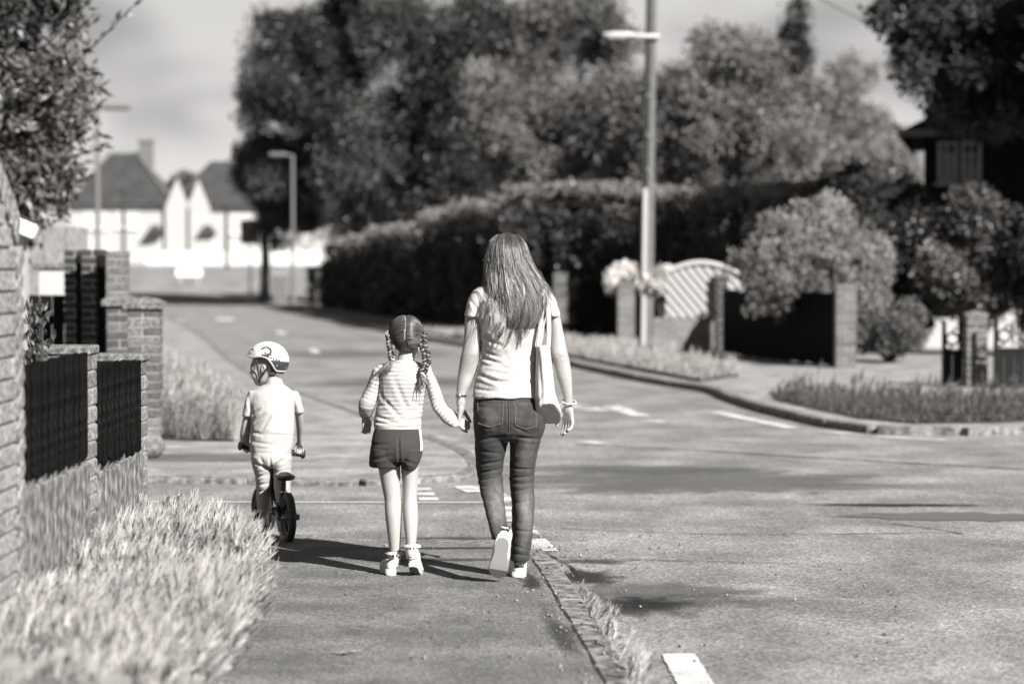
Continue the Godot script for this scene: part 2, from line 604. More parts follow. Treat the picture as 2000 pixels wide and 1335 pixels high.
# outline rows [y, left, right, depth, half depth] in units of 1/s metre, measured down from y0 and across from x0
func rows(a: Array, x0: float, y0: float, s: float) -> Array:
	var r := []
	for q in a:
		var h: float = q[4] if q.size() > 4 else (q[2] - q[1]) * 0.48
		r.append([(y0 - q[0]) / s, (q[1] - x0) / s, (q[2] - x0) / s, (q[3] if q.size() > 3 else 0.0) / s, h / s])
	return r

# ---------------------------------------------------------------- ground, roads, kerbs, markings
func g2(a: Array) -> Array:  # [x, distance] pairs to ground points
	var r := []
	for q in a: r.append(Vector2(q[0], -q[1]))
	return r

func offset_line(a: Array, d: float) -> Array:
	var r := []
	for i in a.size():
		var t: Vector2 = (a[mini(i + 1, a.size() - 1)] - a[maxi(i - 1, 0)]).normalized()
		r.append(a[i] + Vector2(-t.y, t.x) * d)
	return r

func smooth_line(a: Array, n := 6) -> Array:
	var r := []
	for i in a.size() - 1:
		for k in n:
			r.append(a[i].cubic_interpolate(a[i + 1], a[maxi(i - 1, 0)], a[mini(i + 2, a.size() - 1)], float(k) / n))
	r.append(a[-1])
	return r

func kerb_row(line: Array, side: float, top: float, stone: float, far: float, label: String):
	var root := Node3D.new()
	put(root, "kerb")
	tag(root, label, "", "", "structure")
	var pts := smooth_line(line, 10)
	var dist := 0.0
	var last: Vector2 = pts[0]
	var rest := B.new()
	var vars := []
	for i in pts.size():
		var p: Vector2 = pts[i]
		if (p - last).length() < stone and i < pts.size() - 1: continue
		var t := (p - last).normalized()
		var nn := Vector2(-t.y, t.x) * side
		var mid := (p + last) * 0.5 + nn * 0.0625
		var L := (p - last).length() - 0.012
		var bs := Basis(Vector3(nn.x, 0, nn.y), Vector3.UP, Vector3(nn.x, 0, nn.y).cross(Vector3.UP))
		var yy := top - 0.075 + rng.randf_range(-0.006, 0.004)
		if -mid.y < far:
			var b := B.new()
			b.box(Vector3.ZERO, Vector3(0.125, 0.15, L), 0.012)
			var o := obj("kerb_stone", b.mesh(), M.kerbstone, root, Vector3(mid.x, yy, mid.y))
			o.basis = bs * Basis(Vector3.UP, rng.randf_range(-0.008, 0.008))
		else:
			rest.box(Vector3(mid.x, yy, mid.y), Vector3(0.125, 0.15, L + 0.01), 0.0, bs)
		last = p
	if rest.v.size():
		tag(obj("kerb_run", rest.mesh(), M.kerbstone, root), "", "", "", "stuff")

func slab(called: String, poly: Array, y0: float, y1: float, m: Material, label := "") -> MeshInstance3D:
	var b := B.new()
	b.prism(poly, y0, y1)
	return struct(called, b.mesh(), m, label)

func blob(called: String, m: Material, label: String, x: float, d: float, rx: float, rd: float, y: float, alpha: float, sd: int, hard := 0.3, turn := 0.0):
	var n := FastNoiseLite.new()
	n.seed = sd
	n.frequency = 0.9
	n.fractal_octaves = 4
	var b := B.new()
	var rings := 10
	var segs := 56
	for i in rings + 1:
		var f := float(i) / rings
		for k in segs:
			var g := TAU * k / segs
			var e := Vector2(cos(g), sin(g))
			var w: float = 1.0 + 0.45 * n.get_noise_2d(e.x * 1.6 + x, e.y * 1.6 + d)
			var p := Vector2(e.x * rx, e.y * rd) * f * w
			p = p.rotated(turn)
			var sp: float = n.get_noise_2d((x + p.x) * 6.0, (d + p.y) * 3.0)
			b.col = Color(1, 1, 1, clampf(alpha * smoothstep(1.0, 1.0 - hard, f + sp * 0.35 * (0.3 + f)), 0.0, alpha))
			if i == rings: b.col.a = 0.0
			b.vert(Vector3(x + p.x, y, -(d + p.y)), Vector3.UP)
	for i in rings:
		for k in segs:
			var a := i * segs + k
			var q := i * segs + (k + 1) % segs
			b.ix.append_array(PackedInt32Array([a, q, a + segs, q, q + segs, a + segs]))
	struct(called, b.mesh(), m, label)

func stripe(m: Material, line: Array, w: float, y: float, wear: float, sd: int, called := "road_marking", label := "", step := 0.05):
	var n := FastNoiseLite.new()
	n.seed = sd
	n.frequency = 2.2
	n.fractal_octaves = 4
	var pts := [line[0]]
	for i in line.size() - 1:
		var L: float = (line[i + 1] - line[i]).length()
		var cnt := maxi(1, int(L / step))
		for k in cnt: pts.append(line[i].lerp(line[i + 1], float(k + 1) / cnt))
	var b := B.new()
	for i in pts.size():
		var t: Vector2 = (pts[mini(i + 1, pts.size() - 1)] - pts[maxi(i - 1, 0)]).normalized()
		var nn := Vector2(-t.y, t.x)
		for k in 6:
			var p: Vector2 = pts[i] + nn * w * (k / 5.0 - 0.5) * (1.0 + 0.12 * n.get_noise_2d(i * 0.3, k * 40.0))
			var a: float = 1.0 - wear * smoothstep(-0.25, 0.35, n.get_noise_2dv(p * 1.7)) 
			b.col = Color(1, 1, 1, clampf(a, 0, 1))
			b.vert(Vector3(p.x, y, p.y), Vector3.UP)
	for i in pts.size() - 1:
		for k in 5:
			var a := i * 6 + k
			b.ix.append_array(PackedInt32Array([a, a + 6, a + 1, a + 1, a + 6, a + 7]))
	struct(called, b.mesh(), m, label)

var near_kerb := []
var far_kerb := []
var right_kerb := []

func build_setting():
	var hg := B.new()
	# the ground: flat out to the junction, then a bank that rises to the white houses
	var ds := [2.0, 60.0, 110.0, 113.0, 118.0, 126.0, 136.0, 148.0, 160.0, 185.0, 260.0, 700.0]
	var hs := [-0.09, -0.09, -0.09, -0.05, 0.25, 0.75, 1.2, 1.55, 1.75, 1.85, 1.9, 1.9]
	var xs := [-420.0, -60.0, -30.0, -22.0, -15.0, -8.0, 0.0, 10.0, 40.0, 420.0]
	for i in ds.size() - 1:
		for k in xs.size() - 1:
			hg.quad(Vector3(xs[k], hs[i], -ds[i]), Vector3(xs[k + 1], hs[i], -ds[i]), Vector3(xs[k + 1], hs[i + 1], -ds[i + 1]), Vector3(xs[k], hs[i + 1], -ds[i + 1]))
	hg.quad(Vector3(-420, -0.09, 60), Vector3(420, -0.09, 60), Vector3(420, -0.09, -2), Vector3(-420, -0.09, -2))
	struct("ground", hg.mesh(), M.bank)
	# carriageway, side road and the cross street at the far end, one asphalt sheet
	slab("road", g2([[-34, 3], [12, 3], [14, 30], [8, 60], [4, 111], [-60, 111], [-60, 100], [-26, 100], [-16, 62], [-34, 40]]), -0.04, -0.04, M.road)
	near_kerb = g2([[0.50, 4.0], [0.425, 6.6], [0.335, 8.76], [0.225, 10.6], [0.115, 12.36], [0.04, 13.0], [-0.12, 13.24], [-0.5, 13.36], [-1.0, 13.5], [-1.7, 13.6], [-3.2, 13.75], [-6.0, 13.9]])
	var inner := smooth_line(near_kerb, 6)
	var path := inner.duplicate()
	for i in path.size(): path[i] += Vector2(-0.007 + 0.005 * sin(i * 2.3), 0.0)
	path.append_array(g2([[-6.0, 12.9], [-2.2, 12.9], [-2.2, 3.0], [0.54, 3.0]]))
	slab("footpath", path, -0.3, 0.0, M.path)
	kerb_row(near_kerb, 1.0, -0.002, 0.62, 40.0, "weathered concrete kerb between footpath and road, curving left at the corner")
	slab("garden_ground", g2([[-14, 2], [-2.0, 2], [-2.0, 12.9], [-14, 12.9]]), -0.2, 0.02, M.soil)
	slab("verge_soil", g2([[-2.0, 5.0], [-1.09, 5.0], [-1.13, 8.76], [-1.21, 10.3], [-1.38, 11.3], [-1.55, 11.9], [-1.7, 12.3], [-2.0, 12.4]]), -0.1, 0.012, M.soil)
	# far corner footpath
	far_kerb = g2([[-12, 18.2], [-3.2, 17.6], [-1.3, 17.25], [-0.75, 17.3], [-0.42, 17.7], [-0.34, 18.6], [-0.55, 20.4], [-1.25, 23.4], [-2.04, 26.8], [-2.8, 30.0], [-3.5, 33.0], [-4.9, 41.0], [-8.0, 60.0], [-13.0, 85.0], [-20.0, 105.0]])
	var fp := smooth_line(far_kerb, 5)
	fp.append_array(g2([[-40, 105], [-40, 18.6]]))
	slab("footpath", fp, -0.3, 0.0, M.path_pale)
	kerb_row(far_kerb, 1.0, 0.006, 0.75, 34.0, "pale concrete kerb round the far corner of the side road")
	slab("verge_soil", g2([[-3.05, 21.2], [-2.42, 21.0], [-3.3, 25.4], [-4.7, 32.3], [-5.3, 33.2], [-4.2, 26.0]]), -0.1, 0.02, M.soil)
	# right hand side
	right_kerb = g2([[8.5, 25.2], [6.3, 23.8], [4.6, 22.6], [3.7, 22.45], [3.2, 23.4], [2.92, 25.2], [2.73, 26.8], [2.62, 28.6], [2.55, 30.3], [2.05, 32.3], [1.6, 34.9], [1.19, 37.5], [0.6, 41.2], [-1.4, 51.0], [-3.4, 62.0], [-5.7, 75.0], [-10.5, 103.0]])
	var rp := smooth_line(right_kerb, 5)
	rp.append_array(g2([[24, 103], [24, 25]]))
	slab("footpath", rp, -0.3, 0.04, M.path_pale)
	kerb_row(right_kerb, -1.0, 0.045, 0.75, 34.0, "low concrete kerb along the right hand verges and driveway")
	slab("verge_soil", g2([[7.6, 24.8], [5.9, 23.8], [4.6, 22.95], [3.8, 22.8], [3.4, 23.6], [3.15, 25.2], [2.95, 26.8], [3.05, 28.7], [4.3, 27.6], [5.6, 27.2], [7.6, 27.0]]), -0.1, 0.05, M.soil)
	slab("verge_soil", g2([[2.45, 31.4], [1.8, 34.9], [1.38, 37.5], [0.8, 41.2], [-1.2, 51.0], [-3.2, 62.0], [-5.5, 75.0], [-10.2, 102.0], [-9.0, 102.0], [-4.5, 75.0], [-2.0, 62.0], [0.3, 51.0], [1.9, 44.0], [3.0, 36.5], [3.1, 33.0]]), -0.1, 0.08, M.soil)
	# wear, damp and repairs in the asphalt
	var Y := -0.0355
	blob("damp_patch", M.dark_damp, "dark damp grit beside the kerb corner", 0.38, 12.05, 0.2, 0.4, Y, 0.95, 3, 0.85, 0.1)
	blob("damp_patch", M.dark_damp, "dark damp gravel in the gutter on the right of the kerb", 0.60, 11.05, 0.36, 0.5, Y, 0.95, 5, 0.9, 0.1)
	blob("damp_patch", M.dark_damp, "", 0.42, 12.7, 0.28, 0.16, Y, 0.6, 6, 0.8)
	blob("damp_patch", M.dark_damp, "", 0.95, 11.2, 0.7, 0.35, Y, 0.35, 8, 0.9)
	blob("road_repair", M.smooth_patch, "smooth grey asphalt patch on the road right of the woman", 0.72, 11.55, 0.52, 0.28, Y + 0.001, 0.55, 7, 0.4)
	blob("road_repair", M.smooth_patch, "broad smooth worn area across the road", 1.35, 17.6, 1.55, 1.35, Y, 0.6, 9, 0.5)
	blob("road_repair", M.smooth_patch, "", 0.9, 18.6, 1.2, 0.5, Y + 0.001, 0.5, 10, 0.6)
	blob("road_repair", M.smooth_patch, "", 2.75, 15.0, 0.75, 0.3, Y, 0.9, 12, 0.3, -0.1)
	blob("damp_patch", M.dark_damp, "", 2.5, 15.75, 0.75, 0.13, Y + 0.001, 0.9, 14, 0.7, -0.05)
	blob("road_repair", M.smooth_patch, "", -3.2, 19.2, 2.2, 0.55, 0.0045, 0.55, 16, 0.5)
	blob("road_repair", M.pale_patch, "", -2.2, 18.4, 1.8, 0.3, 0.0045, 0.5, 18, 0.6)
	blob("road_repair", M.smooth_patch, "", -1.4, 33.0, 1.8, 2.4, Y, 0.5, 19, 0.7)
	blob("road_repair", M.smooth_patch, "", -2.6, 44.0, 2.4, 3.0, Y, 0.45, 20, 0.7)
	blob("road_repair", M.pale_patch, "", -1.2, 55.0, 2.0, 5.0, Y, 0.35, 22, 0.7)
	blob("damp_patch", M.dark_damp, "", -0.42, 12.97, 0.75, 0.07, 0.0045, 0.7, 24, 0.7, 0.0)
	blob("damp_patch", M.dark_damp, "", -0.35, 12.45, 0.5, 0.09, 0.0045, 0.55, 25, 0.8, 0.0)
	blob("damp_patch", M.dark_damp, "", 0.09, 11.6, 0.07, 0.5, 0.0045, 0.75, 26, 0.8, 0.06)
	blob("damp_patch", M.dark_damp, "", 0.20, 9.9, 0.06, 0.9, 0.0045, 0.55, 27, 0.9, 0.07)
	blob("damp_patch", M.dark_damp, "", -0.6, 13.75, 1.3, 0.14, Y, 0.5, 28, 0.8, 0.1)
	var seam := func(a: Array, w, al, sd):
		stripe(M.dark_damp, smooth_line(g2(a), 6), w, Y + 0.0015, 1.0 - al, sd, "road_seam", "", 0.08)
	seam.call([[0.55, 21.2], [1.6, 20.5], [2.6, 19.6], [3.9, 18.6], [4.6, 18.0]], 0.045, 0.3, 41)
	seam.call([[0.1, 13.9], [0.16, 13.2], [0.3, 12.5], [0.33, 12.0]], 0.02, 0.3, 42)
	seam.call([[0.3, 14.3], [1.3, 14.0], [2.6, 14.1]], 0.02, 0.2, 43)
	seam.call([[0.2, 12.9], [0.75, 12.75], [1.5, 12.6]], 0.018, 0.2, 46)
	seam.call([[2.3, 14.6], [2.55, 14.2], [2.62, 14.0]], 0.02, 0.4, 44)
	seam.call([[-3.2, 28.0], [-2.2, 26.0], [-1.0, 22.5], [-0.4, 20.6]], 0.07, 0.25, 45)
	# painted lines
	var P := -0.033
	var mark := func(a: Array, w, wear, sd, label): stripe(M.road_paint, g2(a), w, P, wear, sd, "road_marking", label)
	mark.call([[-4.6, 15.96], [-0.02, 15.9]], 0.055, 0.35, 51, "thin white line across the side road")
	mark.call([[0.185, 13.15], [0.12, 13.75]], 0.14, 0.45, 52, "")
	mark.call([[0.1, 13.95], [0.07, 14.4]], 0.13, 1.0, 53, "")
	mark.call([[0.02, 14.7], [-0.02, 15.6]], 0.12, 0.7, 54, "")
	mark.call([[-0.03, 15.95], [-0.1, 16.5]], 0.12, 0.6, 55, "")
	mark.call([[-0.24, 16.65], [-0.34, 17.1]], 0.16, 0.6, 56, "")
	mark.call([[-0.55, 16.05], [-0.57, 16.25]], 0.13, 0.3, 57, "")
	mark.call([[-0.58, 16.4], [-0.6, 16.6]], 0.12, 0.4, 58, "")
	mark.call([[-0.61, 16.75], [-0.63, 16.95]], 0.11, 0.5, 59, "")
	mark.call([[0.72, 7.2], [0.665, 9.62]], 0.135, 0.35, 60, "white dash painted on the road near the kerb")
	mark.call([[0.55, 27.6], [0.98, 26.2]], 0.28, 0.9, 61, "")
	mark.call([[1.1, 27.2], [1.36, 25.3]], 0.2, 0.6, 62, "")
	mark.call([[1.38, 24.6], [1.55, 24.3]], 0.18, 0.7, 63, "")
	mark.call([[2.2, 26.0], [2.72, 23.4]], 0.16, 0.4, 64, "white line beside the right hand verge")
	mark.call([[2.95, 22.9], [3.25, 22.4]], 0.14, 0.6, 65, "")
	mark.call([[3.35, 22.2], [3.9, 21.7]], 0.12, 0.6, 66, "")
	mark.call([[0.62, 21.6], [0.8, 21.3]], 0.14, 0.7, 67, "")
	mark.call([[-11.3, 75.0], [-10.0, 72.0]], 0.7, 0.3, 68, "")
	mark.call([[-9.0, 76.0], [-8.7, 73.0]], 0.5, 0.3, 69, "")
	mark.call([[-5.8, 60.0], [-5.4, 57.0]], 0.2, 0.6, 70, "")
	mark.call([[-3.9, 47.0], [-3.6, 44.5]], 0.16, 0.7, 71, "")
	stripe(M.pale_patch, smooth_line(g2([[-2.45, 29.3], [-1.75, 26.4], [-1.05, 23.6], [-0.35, 20.6], [-0.15, 18.9]]), 5), 0.22, P - 0.0005, 0.75, 72, "gutter_wear", "", 0.1)
	# grit and pale stones scattered on the asphalt
	var st := B.new()
	for i in 420:
		var d := rng.randf_range(8.6, 14.0)
		var x := rng.randf_range(-1.0, 1.8)
		if rng.randf() < 0.55: x = 0.30 - (d - 10.0) * 0.065 + rng.randfn(0.0, 0.14)
		var y := 0.0 if x < 0.40 - (d - 8.76) * 0.06 and d < 13.1 else -0.035
		var r := rng.randf_range(0.003, 0.009)
		st.col = lin(rng.randf_range(0.25, 0.7))
		st.box(Vector3(x, y + r * 0.5, -d), Vector3(r, r, r) * rng.randf_range(1.0, 1.8), r * 0.3, Basis(Vector3(1, 1, 0).normalized(), rng.randf() * TAU))
	tag(obj("grit", st.mesh(), M.brick), "loose pale grit and small stones scattered along the kerb", "grit", "", "stuff")
	# a fallen twig on the footpath
	var tw := B.new()
	tw.col = lin(0.6)
	tw.tube([Vector3(-0.705, 0.012, -9.39), Vector3(-0.66, 0.010, -9.36), Vector3(-0.6, 0.016, -9.39), Vector3(-0.575, 0.012, -9.37)], [0.004, 0.006, 0.004, 0.002], 6)
	tw.tube([Vector3(-0.66, 0.010, -9.36), Vector3(-0.64, 0.012, -9.33)], [0.004, 0.002], 5)
	tag(obj("twig", tw.mesh(), M.brick), "pale dry twig lying on the footpath in front", "twig")

# ---------------------------------------------------------------- bricks
var brick_cache := {}
func brick_mesh(s: Vector3, k: int, lo: float, hi: float) -> ArrayMesh:
	var key := "%s %d %s %s" % [s, k, lo, hi]
	if not brick_cache.has(key):
		var r := RandomNumberGenerator.new()
		r.seed = hash(key)
		var b := B.new()
		b.col = lin(lerpf(lo, hi, r.randf()))
		b.box(Vector3.ZERO, s, 0.004, Basis(Vector3(r.randf() - 0.5, r.randf() - 0.5, r.randf() - 0.5).normalized(), 0.006))
		brick_cache[key] = b.mesh()
	return brick_cache[key]

func brick(parent: Node, at: Vector3, s: Vector3, b := Basis.IDENTITY, lo := 0.2, hi := 0.5):
	var o := obj("brick", brick_mesh(s, rng.randi() % 6, lo, hi), M.brick, parent, at + Vector3(rng.randf_range(-0.0015, 0.0015), 0, rng.randf_range(-0.0015, 0.0015)))
	o.basis = b

# a square brick pier, one and a bit bricks wide, courses laid crosswise in turn; base at the origin of the node
func pier_bricks(parent: Node, w: float, h: float, lo := 0.2, hi := 0.5):
	var mo := B.new()
	mo.box(Vector3(0, h * 0.5 - 0.004, 0), Vector3(w - 0.016, h - 0.008, w - 0.016))
	obj("mortar", mo.mesh(), M.mortar, parent)
	var t := (w - 0.012) * 0.5
	var n := int(h / 0.075)
	for i in n:
		var y := (i + 0.5) * h / n
		for s in [-1, 1]:
			var off: float = s * (t + 0.012) * 0.5
			if i % 2 == 0: brick(parent, Vector3(0, y, off), Vector3(w, h / n - 0.011, t), Basis.IDENTITY, lo, hi)
			else: brick(parent, Vector3(off, y, 0), Vector3(t, h / n - 0.011, w), Basis.IDENTITY, lo, hi)

# brickwork in running bond in the plane x (width) and y, face towards +z, base centre at the node's origin
func bond(parent: Node, w: float, h: float, t: float, lo := 0.2, hi := 0.5):
	var mo := B.new()
	mo.box(Vector3(0, h * 0.5, 0), Vector3(w - 0.01, h - 0.006, t - 0.016))
	obj("mortar", mo.mesh(), M.mortar, parent)
	var n := int(h / 0.075)
	for i in n:
		var y := (i + 0.5) * h / n
		var x := -w * 0.5 - (0.1125 if i % 2 else 0.0)
		while x < w * 0.5 - 0.02:
			var a := maxf(x, -w * 0.5)
			var e := minf(x + 0.215, w * 0.5)
			if e - a > 0.03: brick(parent, Vector3((a + e) * 0.5, y, 0), Vector3(e - a, h / n - 0.011, t), Basis.IDENTITY, lo, hi)
			x += 0.225

# ---------------------------------------------------------------- left side: brick wall, fence, verge
func build_left_side():
	# tall brick wall at the frame's edge, its far end sweeping down
	var w := thing("brick_wall", "tall weathered brick wall with a swept down end, at the left edge", "wall", Vector3(-1.835, 0, 0))
	var top := func(d: float) -> float: return 2.02 if d < 7.6 else 2.02 - 0.39 * pow((d - 7.6) / 0.92, 1.7)
	var mo := B.new()
	var dd := 6.2
	while dd < 8.40:
		var e := minf(dd + 0.1, 8.40)
		var h: float = top.call(e) - 0.06
		mo.box(Vector3(0, h * 0.5, -(dd + e) * 0.5), Vector3(0.2, h, e - dd + 0.001))
		dd += 0.1
	obj("mortar", mo.mesh(), M.mortar, w)
	for i in 27:
		var y := 0.035 + i * 0.075
		var d := 6.2 - (0.1125 if i % 2 else 0.0)
		while d < 8.4:
			var e := minf(d + 0.215, 8.40)
			var a := maxf(d, 6.2)
			if e - a > 0.04 and y + 0.035 < top.call(e) - 0.09:
				brick(w, Vector3(0, y, -(a + e) * 0.5), Vector3(0.225, 0.067, e - a), Basis.IDENTITY, 0.5, 0.80)
			d += 0.225
	# bricks laid on edge along the swept top and leaning down the end
	var d2 := 6.24
	while d2 < 8.46:
		var sl: float = (top.call(d2 + 0.02) - top.call(d2 - 0.02)) / 0.04
		var ang := atan(sl)
		brick(w, Vector3(0, top.call(d2) - 0.05, -d2), Vector3(0.232, 0.105, 0.064), Basis(Vector3.RIGHT, ang), 0.42, 0.8)
		d2 += 0.075 * cos(ang)
	var y2 := 0.05
	while y2 < top.call(8.46) - 0.1:
		brick(w, Vector3(0, y2, -8.465), Vector3(0.232, 0.064, 0.118), Basis(Vector3.RIGHT, 0.55), 0.42, 0.75)
		y2 += 0.082
	# low fence: brick piers, dark feather edged boards, streaked plinth under them
	var piers := [[-1.915, 8.68, 1.16, "brick fence pier next to the tall wall"], [-1.915, 10.375, 1.17, "short brick pier between the two dark fence panels"], [-1.915, 11.83, 1.085, "short brick pier at the far end of the dark fence"]]
	for p in piers:
		var t := thing("brick_pier", p[3], "pier", Vector3(p[0], 0, -p[1]), 0.0, "piers of the dark garden fence")
		pier_bricks(t, 0.225, p[2] - 0.03, 0.35, 0.7)
		var c := B.new()
		c.box(Vector3(0, p[2] - 0.015, 0), Vector3(0.245, 0.04, 0.245), 0.008)
		obj("cap", c.mesh(), M.concrete, t)
	panel(8.80, 10.255, 1.152, 1.152, 0.722, 0.70, "dark stained board fence panel nearer the tall wall")
	panel(10.495, 11.71, 1.095, 1.062, 0.657, 0.636, "dark stained board fence panel, the farther of two")
	for q in [[8.80, 10.255, 0.715, "streaked pale plinth wall under the nearer fence panel"], [10.495, 11.71, 0.65, "streaked pale plinth wall under the farther fence panel"]]:
		var L: float = q[1] - q[0]
		var t := thing("plinth_wall", q[3], "wall", Vector3(-1.86, 0, -(q[0] + q[1]) * 0.5), 0.0, "plinths under the dark fence")
		var b := B.new()
		b.box(Vector3(0, q[2] * 0.5, 0), Vector3(0.1, q[2], L + 0.02), 0.006)
		obj("wall", b.mesh(), M.render_streaked, t)
		for k in 9:
			var b2 := B.new()
			b2.box(Vector3.ZERO, Vector3(0.02, q[2] - 0.03 - rng.randf() * 0.03, L / 9.0 - 0.012), 0.006)
			obj("plank", b2.mesh(), M.render_streaked, t, Vector3(0.057 + rng.randf() * 0.004, q[2] * 0.5 - 0.01, -L * 0.5 + (k + 0.5) * L / 9.0))
	# small glossy plant behind the nearer panel
	var pl := thing("garden_plant", "small glossy leaved plant behind the nearer fence panel", "plant", Vector3(-1.975, 0, -10.0))
	var stm := B.new()
	for k in 5:
		var e := Vector3(rng.randf_range(-0.05, 0.05), 1.1 + k * 0.05, rng.randf_range(-0.08, 0.08))
		stm.tube([Vector3(0, 0, 0), e * Vector3(0.5, 0.6, 0.5), e], [0.008, 0.006, 0.003], 5)
	obj("stem", stm.mesh(), M.bark, pl)
	var lf := B.new()
	for k in 90:
		lf.col = lin(rng.randf_range(0.5, 1.6))
		leaf(lf, Vector3(rng.randfn(0.0, 0.03), rng.randf_range(1.08, 1.33), rng.randfn(0, 0.05)), Vector3(rng.randf() - 0.5, rng.randf_range(0.2, 1), rng.randf() - 0.3).normalized(), rng.randf_range(0.04, 0.065), 0.4)
	obj("foliage", lf.mesh(), M.leaf_gloss, pl)
	# far corner of the side road: pair of capped piers, tall stepped piers, dark gate, boards, white shed
	for q in [[-3.22, 21.2, 1.21, 0.27, "tall brick gate pier with a stone cap beside the long grass"], [-3.70, 22.9, 1.21, 0.25, "brick gate pier with a stone cap, behind and left of the nearer capped pier"]]:
		var t := thing("gate_pier", q[4], "pier", Vector3(q[0], 0.04, -q[1]), 0.0, "capped piers at the far corner")
		pier_bricks(t, q[3], q[2] - 0.09, 0.16, 0.5)
		var c := B.new()
		c.lathe(Vector3(0, q[2] - 0.09, 0), [Vector2(0.0, 0.0), Vector2(0.235, 0.0), Vector2(0.235, 0.05), Vector2(0.15, 0.085), Vector2(0.0, 0.105)], 4, Basis(Vector3.UP, PI / 4))
		obj("cap", flat(c).mesh(), M.concrete, t)
	var k0 := 0
	for q in [[-3.80, 23.3, 1.64, "tallest brick pier, at the right end of the stepped dark piers"], [-4.13, 23.9, 1.66, "middle one of the stepped brick piers, shade painted into its bricks"], [-4.41, 24.5, 1.66, "left one of the stepped brick piers, shade painted into its bricks"]]:
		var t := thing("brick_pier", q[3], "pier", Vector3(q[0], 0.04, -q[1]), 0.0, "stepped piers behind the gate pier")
		pier_bricks(t, 0.22 if k0 else 0.2, q[2], 0.06 if k0 else 0.3, 0.12 if k0 else 0.45)  # the two left piers get darker bricks, shade put into their colour
		k0 += 1
	for q in [[-3.98, 23.6, "dark board between the stepped piers, right hand one"], [-4.29, 24.2, "dark board between the stepped piers, left hand one"]]:
		var t := thing("fence_board", q[2], "fence", Vector3(q[0], 0.04, -q[1]), 0.55)
		var b := B.new()
		b.box(Vector3(0, 0.8, 0), Vector3(0.16, 1.6, 0.04), 0.006)
		obj("board", b.mesh(), M.black_wood, t)
	var gt := thing("garden_gate", "dark low wooden gate in the shade of the stepped piers", "gate", Vector3(-4.62, 0.04, -24.6))
	for k in 8:
		var b := B.new()
		b.box(Vector3.ZERO, Vector3(0.118, 1.16, 0.03), 0.005)
		obj("plank", b.mesh(), M.black_wood, gt, Vector3(-0.625 + k * 0.125, 0.62, 0))
	var rl := B.new()
	rl.box(Vector3(-0.19, 0.95, 0.03), Vector3(1.03, 0.09, 0.03), 0.005)
	rl.box(Vector3(-0.19, 0.2, 0.03), Vector3(1.03, 0.09, 0.03), 0.005)
	obj("rail", rl.mesh(), M.black_wood, gt)
	var pw := thing("rendered_wall", "pale rendered garden wall with a coping, behind the dark gate", "wall", Vector3(-4.62, 0.04, -25.6))
	var b1 := B.new()
	b1.box(Vector3(0, 0.73, 0), Vector3(0.78, 1.46, 0.14), 0.01)
	obj("wall", b1.mesh(), M.pale_render, pw)
	var b3 := B.new()
	b3.box(Vector3(0, 1.49, 0), Vector3(0.86, 0.06, 0.2), 0.012)
	obj("coping", b3.mesh(), M.concrete, pw)
	var bf := thing("board_fence", "pale weathered vertical board fence behind the rendered wall", "fence", Vector3(-5.75, 0.04, -28.6))
	for k in 11:
		var b := B.new()
		b.box(Vector3.ZERO, Vector3(0.128, 1.95 + 0.03 * rng.randf(), 0.022), 0.004)
		var m: StandardMaterial3D = M.pale_board
		obj("plank", b.mesh(), m, bf, Vector3(-0.66 + k * 0.133, 0.98, 0.012 * (k % 2)))
	var sh := thing("white_shed", "white painted shed corner with a sloping white fascia, by the left tree", "shed", Vector3(-5.15, 0.04, -24.2))
	var s1 := B.new()
	s1.prism([Vector2(-1.2, 0.0), Vector2(0.26, 0.0), Vector2(0.26, -0.25), Vector2(-1.2, -0.25)], 0.0, 1.8)
	obj("wall", s1.mesh(), M.white_render, sh)
	var s2 := B.new()
	s2.box(Vector3(-0.2, 2.07, 0.08), Vector3(1.3, 0.14, 0.16), 0.01, Basis(Vector3.BACK, -0.38))
	obj("fascia", s2.mesh(), M.white_paint, sh)
	var s3 := B.new()
	s3.box(Vector3(-0.2, 2.13, -0.1), Vector3(1.34, 0.05, 0.5), 0.0, Basis(Vector3.BACK, -0.38))
	obj("roof", s3.mesh(), M.roof_tile, sh)
	# rounded stone at the end of the near wall corner
	var stn := thing("corner_stone", "rounded pale stone at the road corner beyond the fence", "stone", Vector3(-2.93, 0.03, -19.2))
	var f := Field.new(Vector3(-0.22, -0.05, -0.2), Vector3(0.22, 0.3, 0.2), 0.012)
	f.ball(Vector3(0, 0.07, 0), Vector3(0.17, 0.12, 0.14))
	var sb := B.new()
	f.emit(sb)
	obj("stone", sb.mesh(), M.concrete, stn)
	# big leafy tree behind
	left_tree()

func flat(b: B) -> B:
	var r := B.new()
	for i in range(0, b.ix.size(), 3):
		r.col = b.c[b.ix[i]]
		var p := b.v[b.ix[i]]
		var q := b.v[b.ix[i + 2]]
		var s := b.v[b.ix[i + 1]]
		if (q - p).cross(s - p).length() > 1e-9: r.tri(p, q, s)
	return r

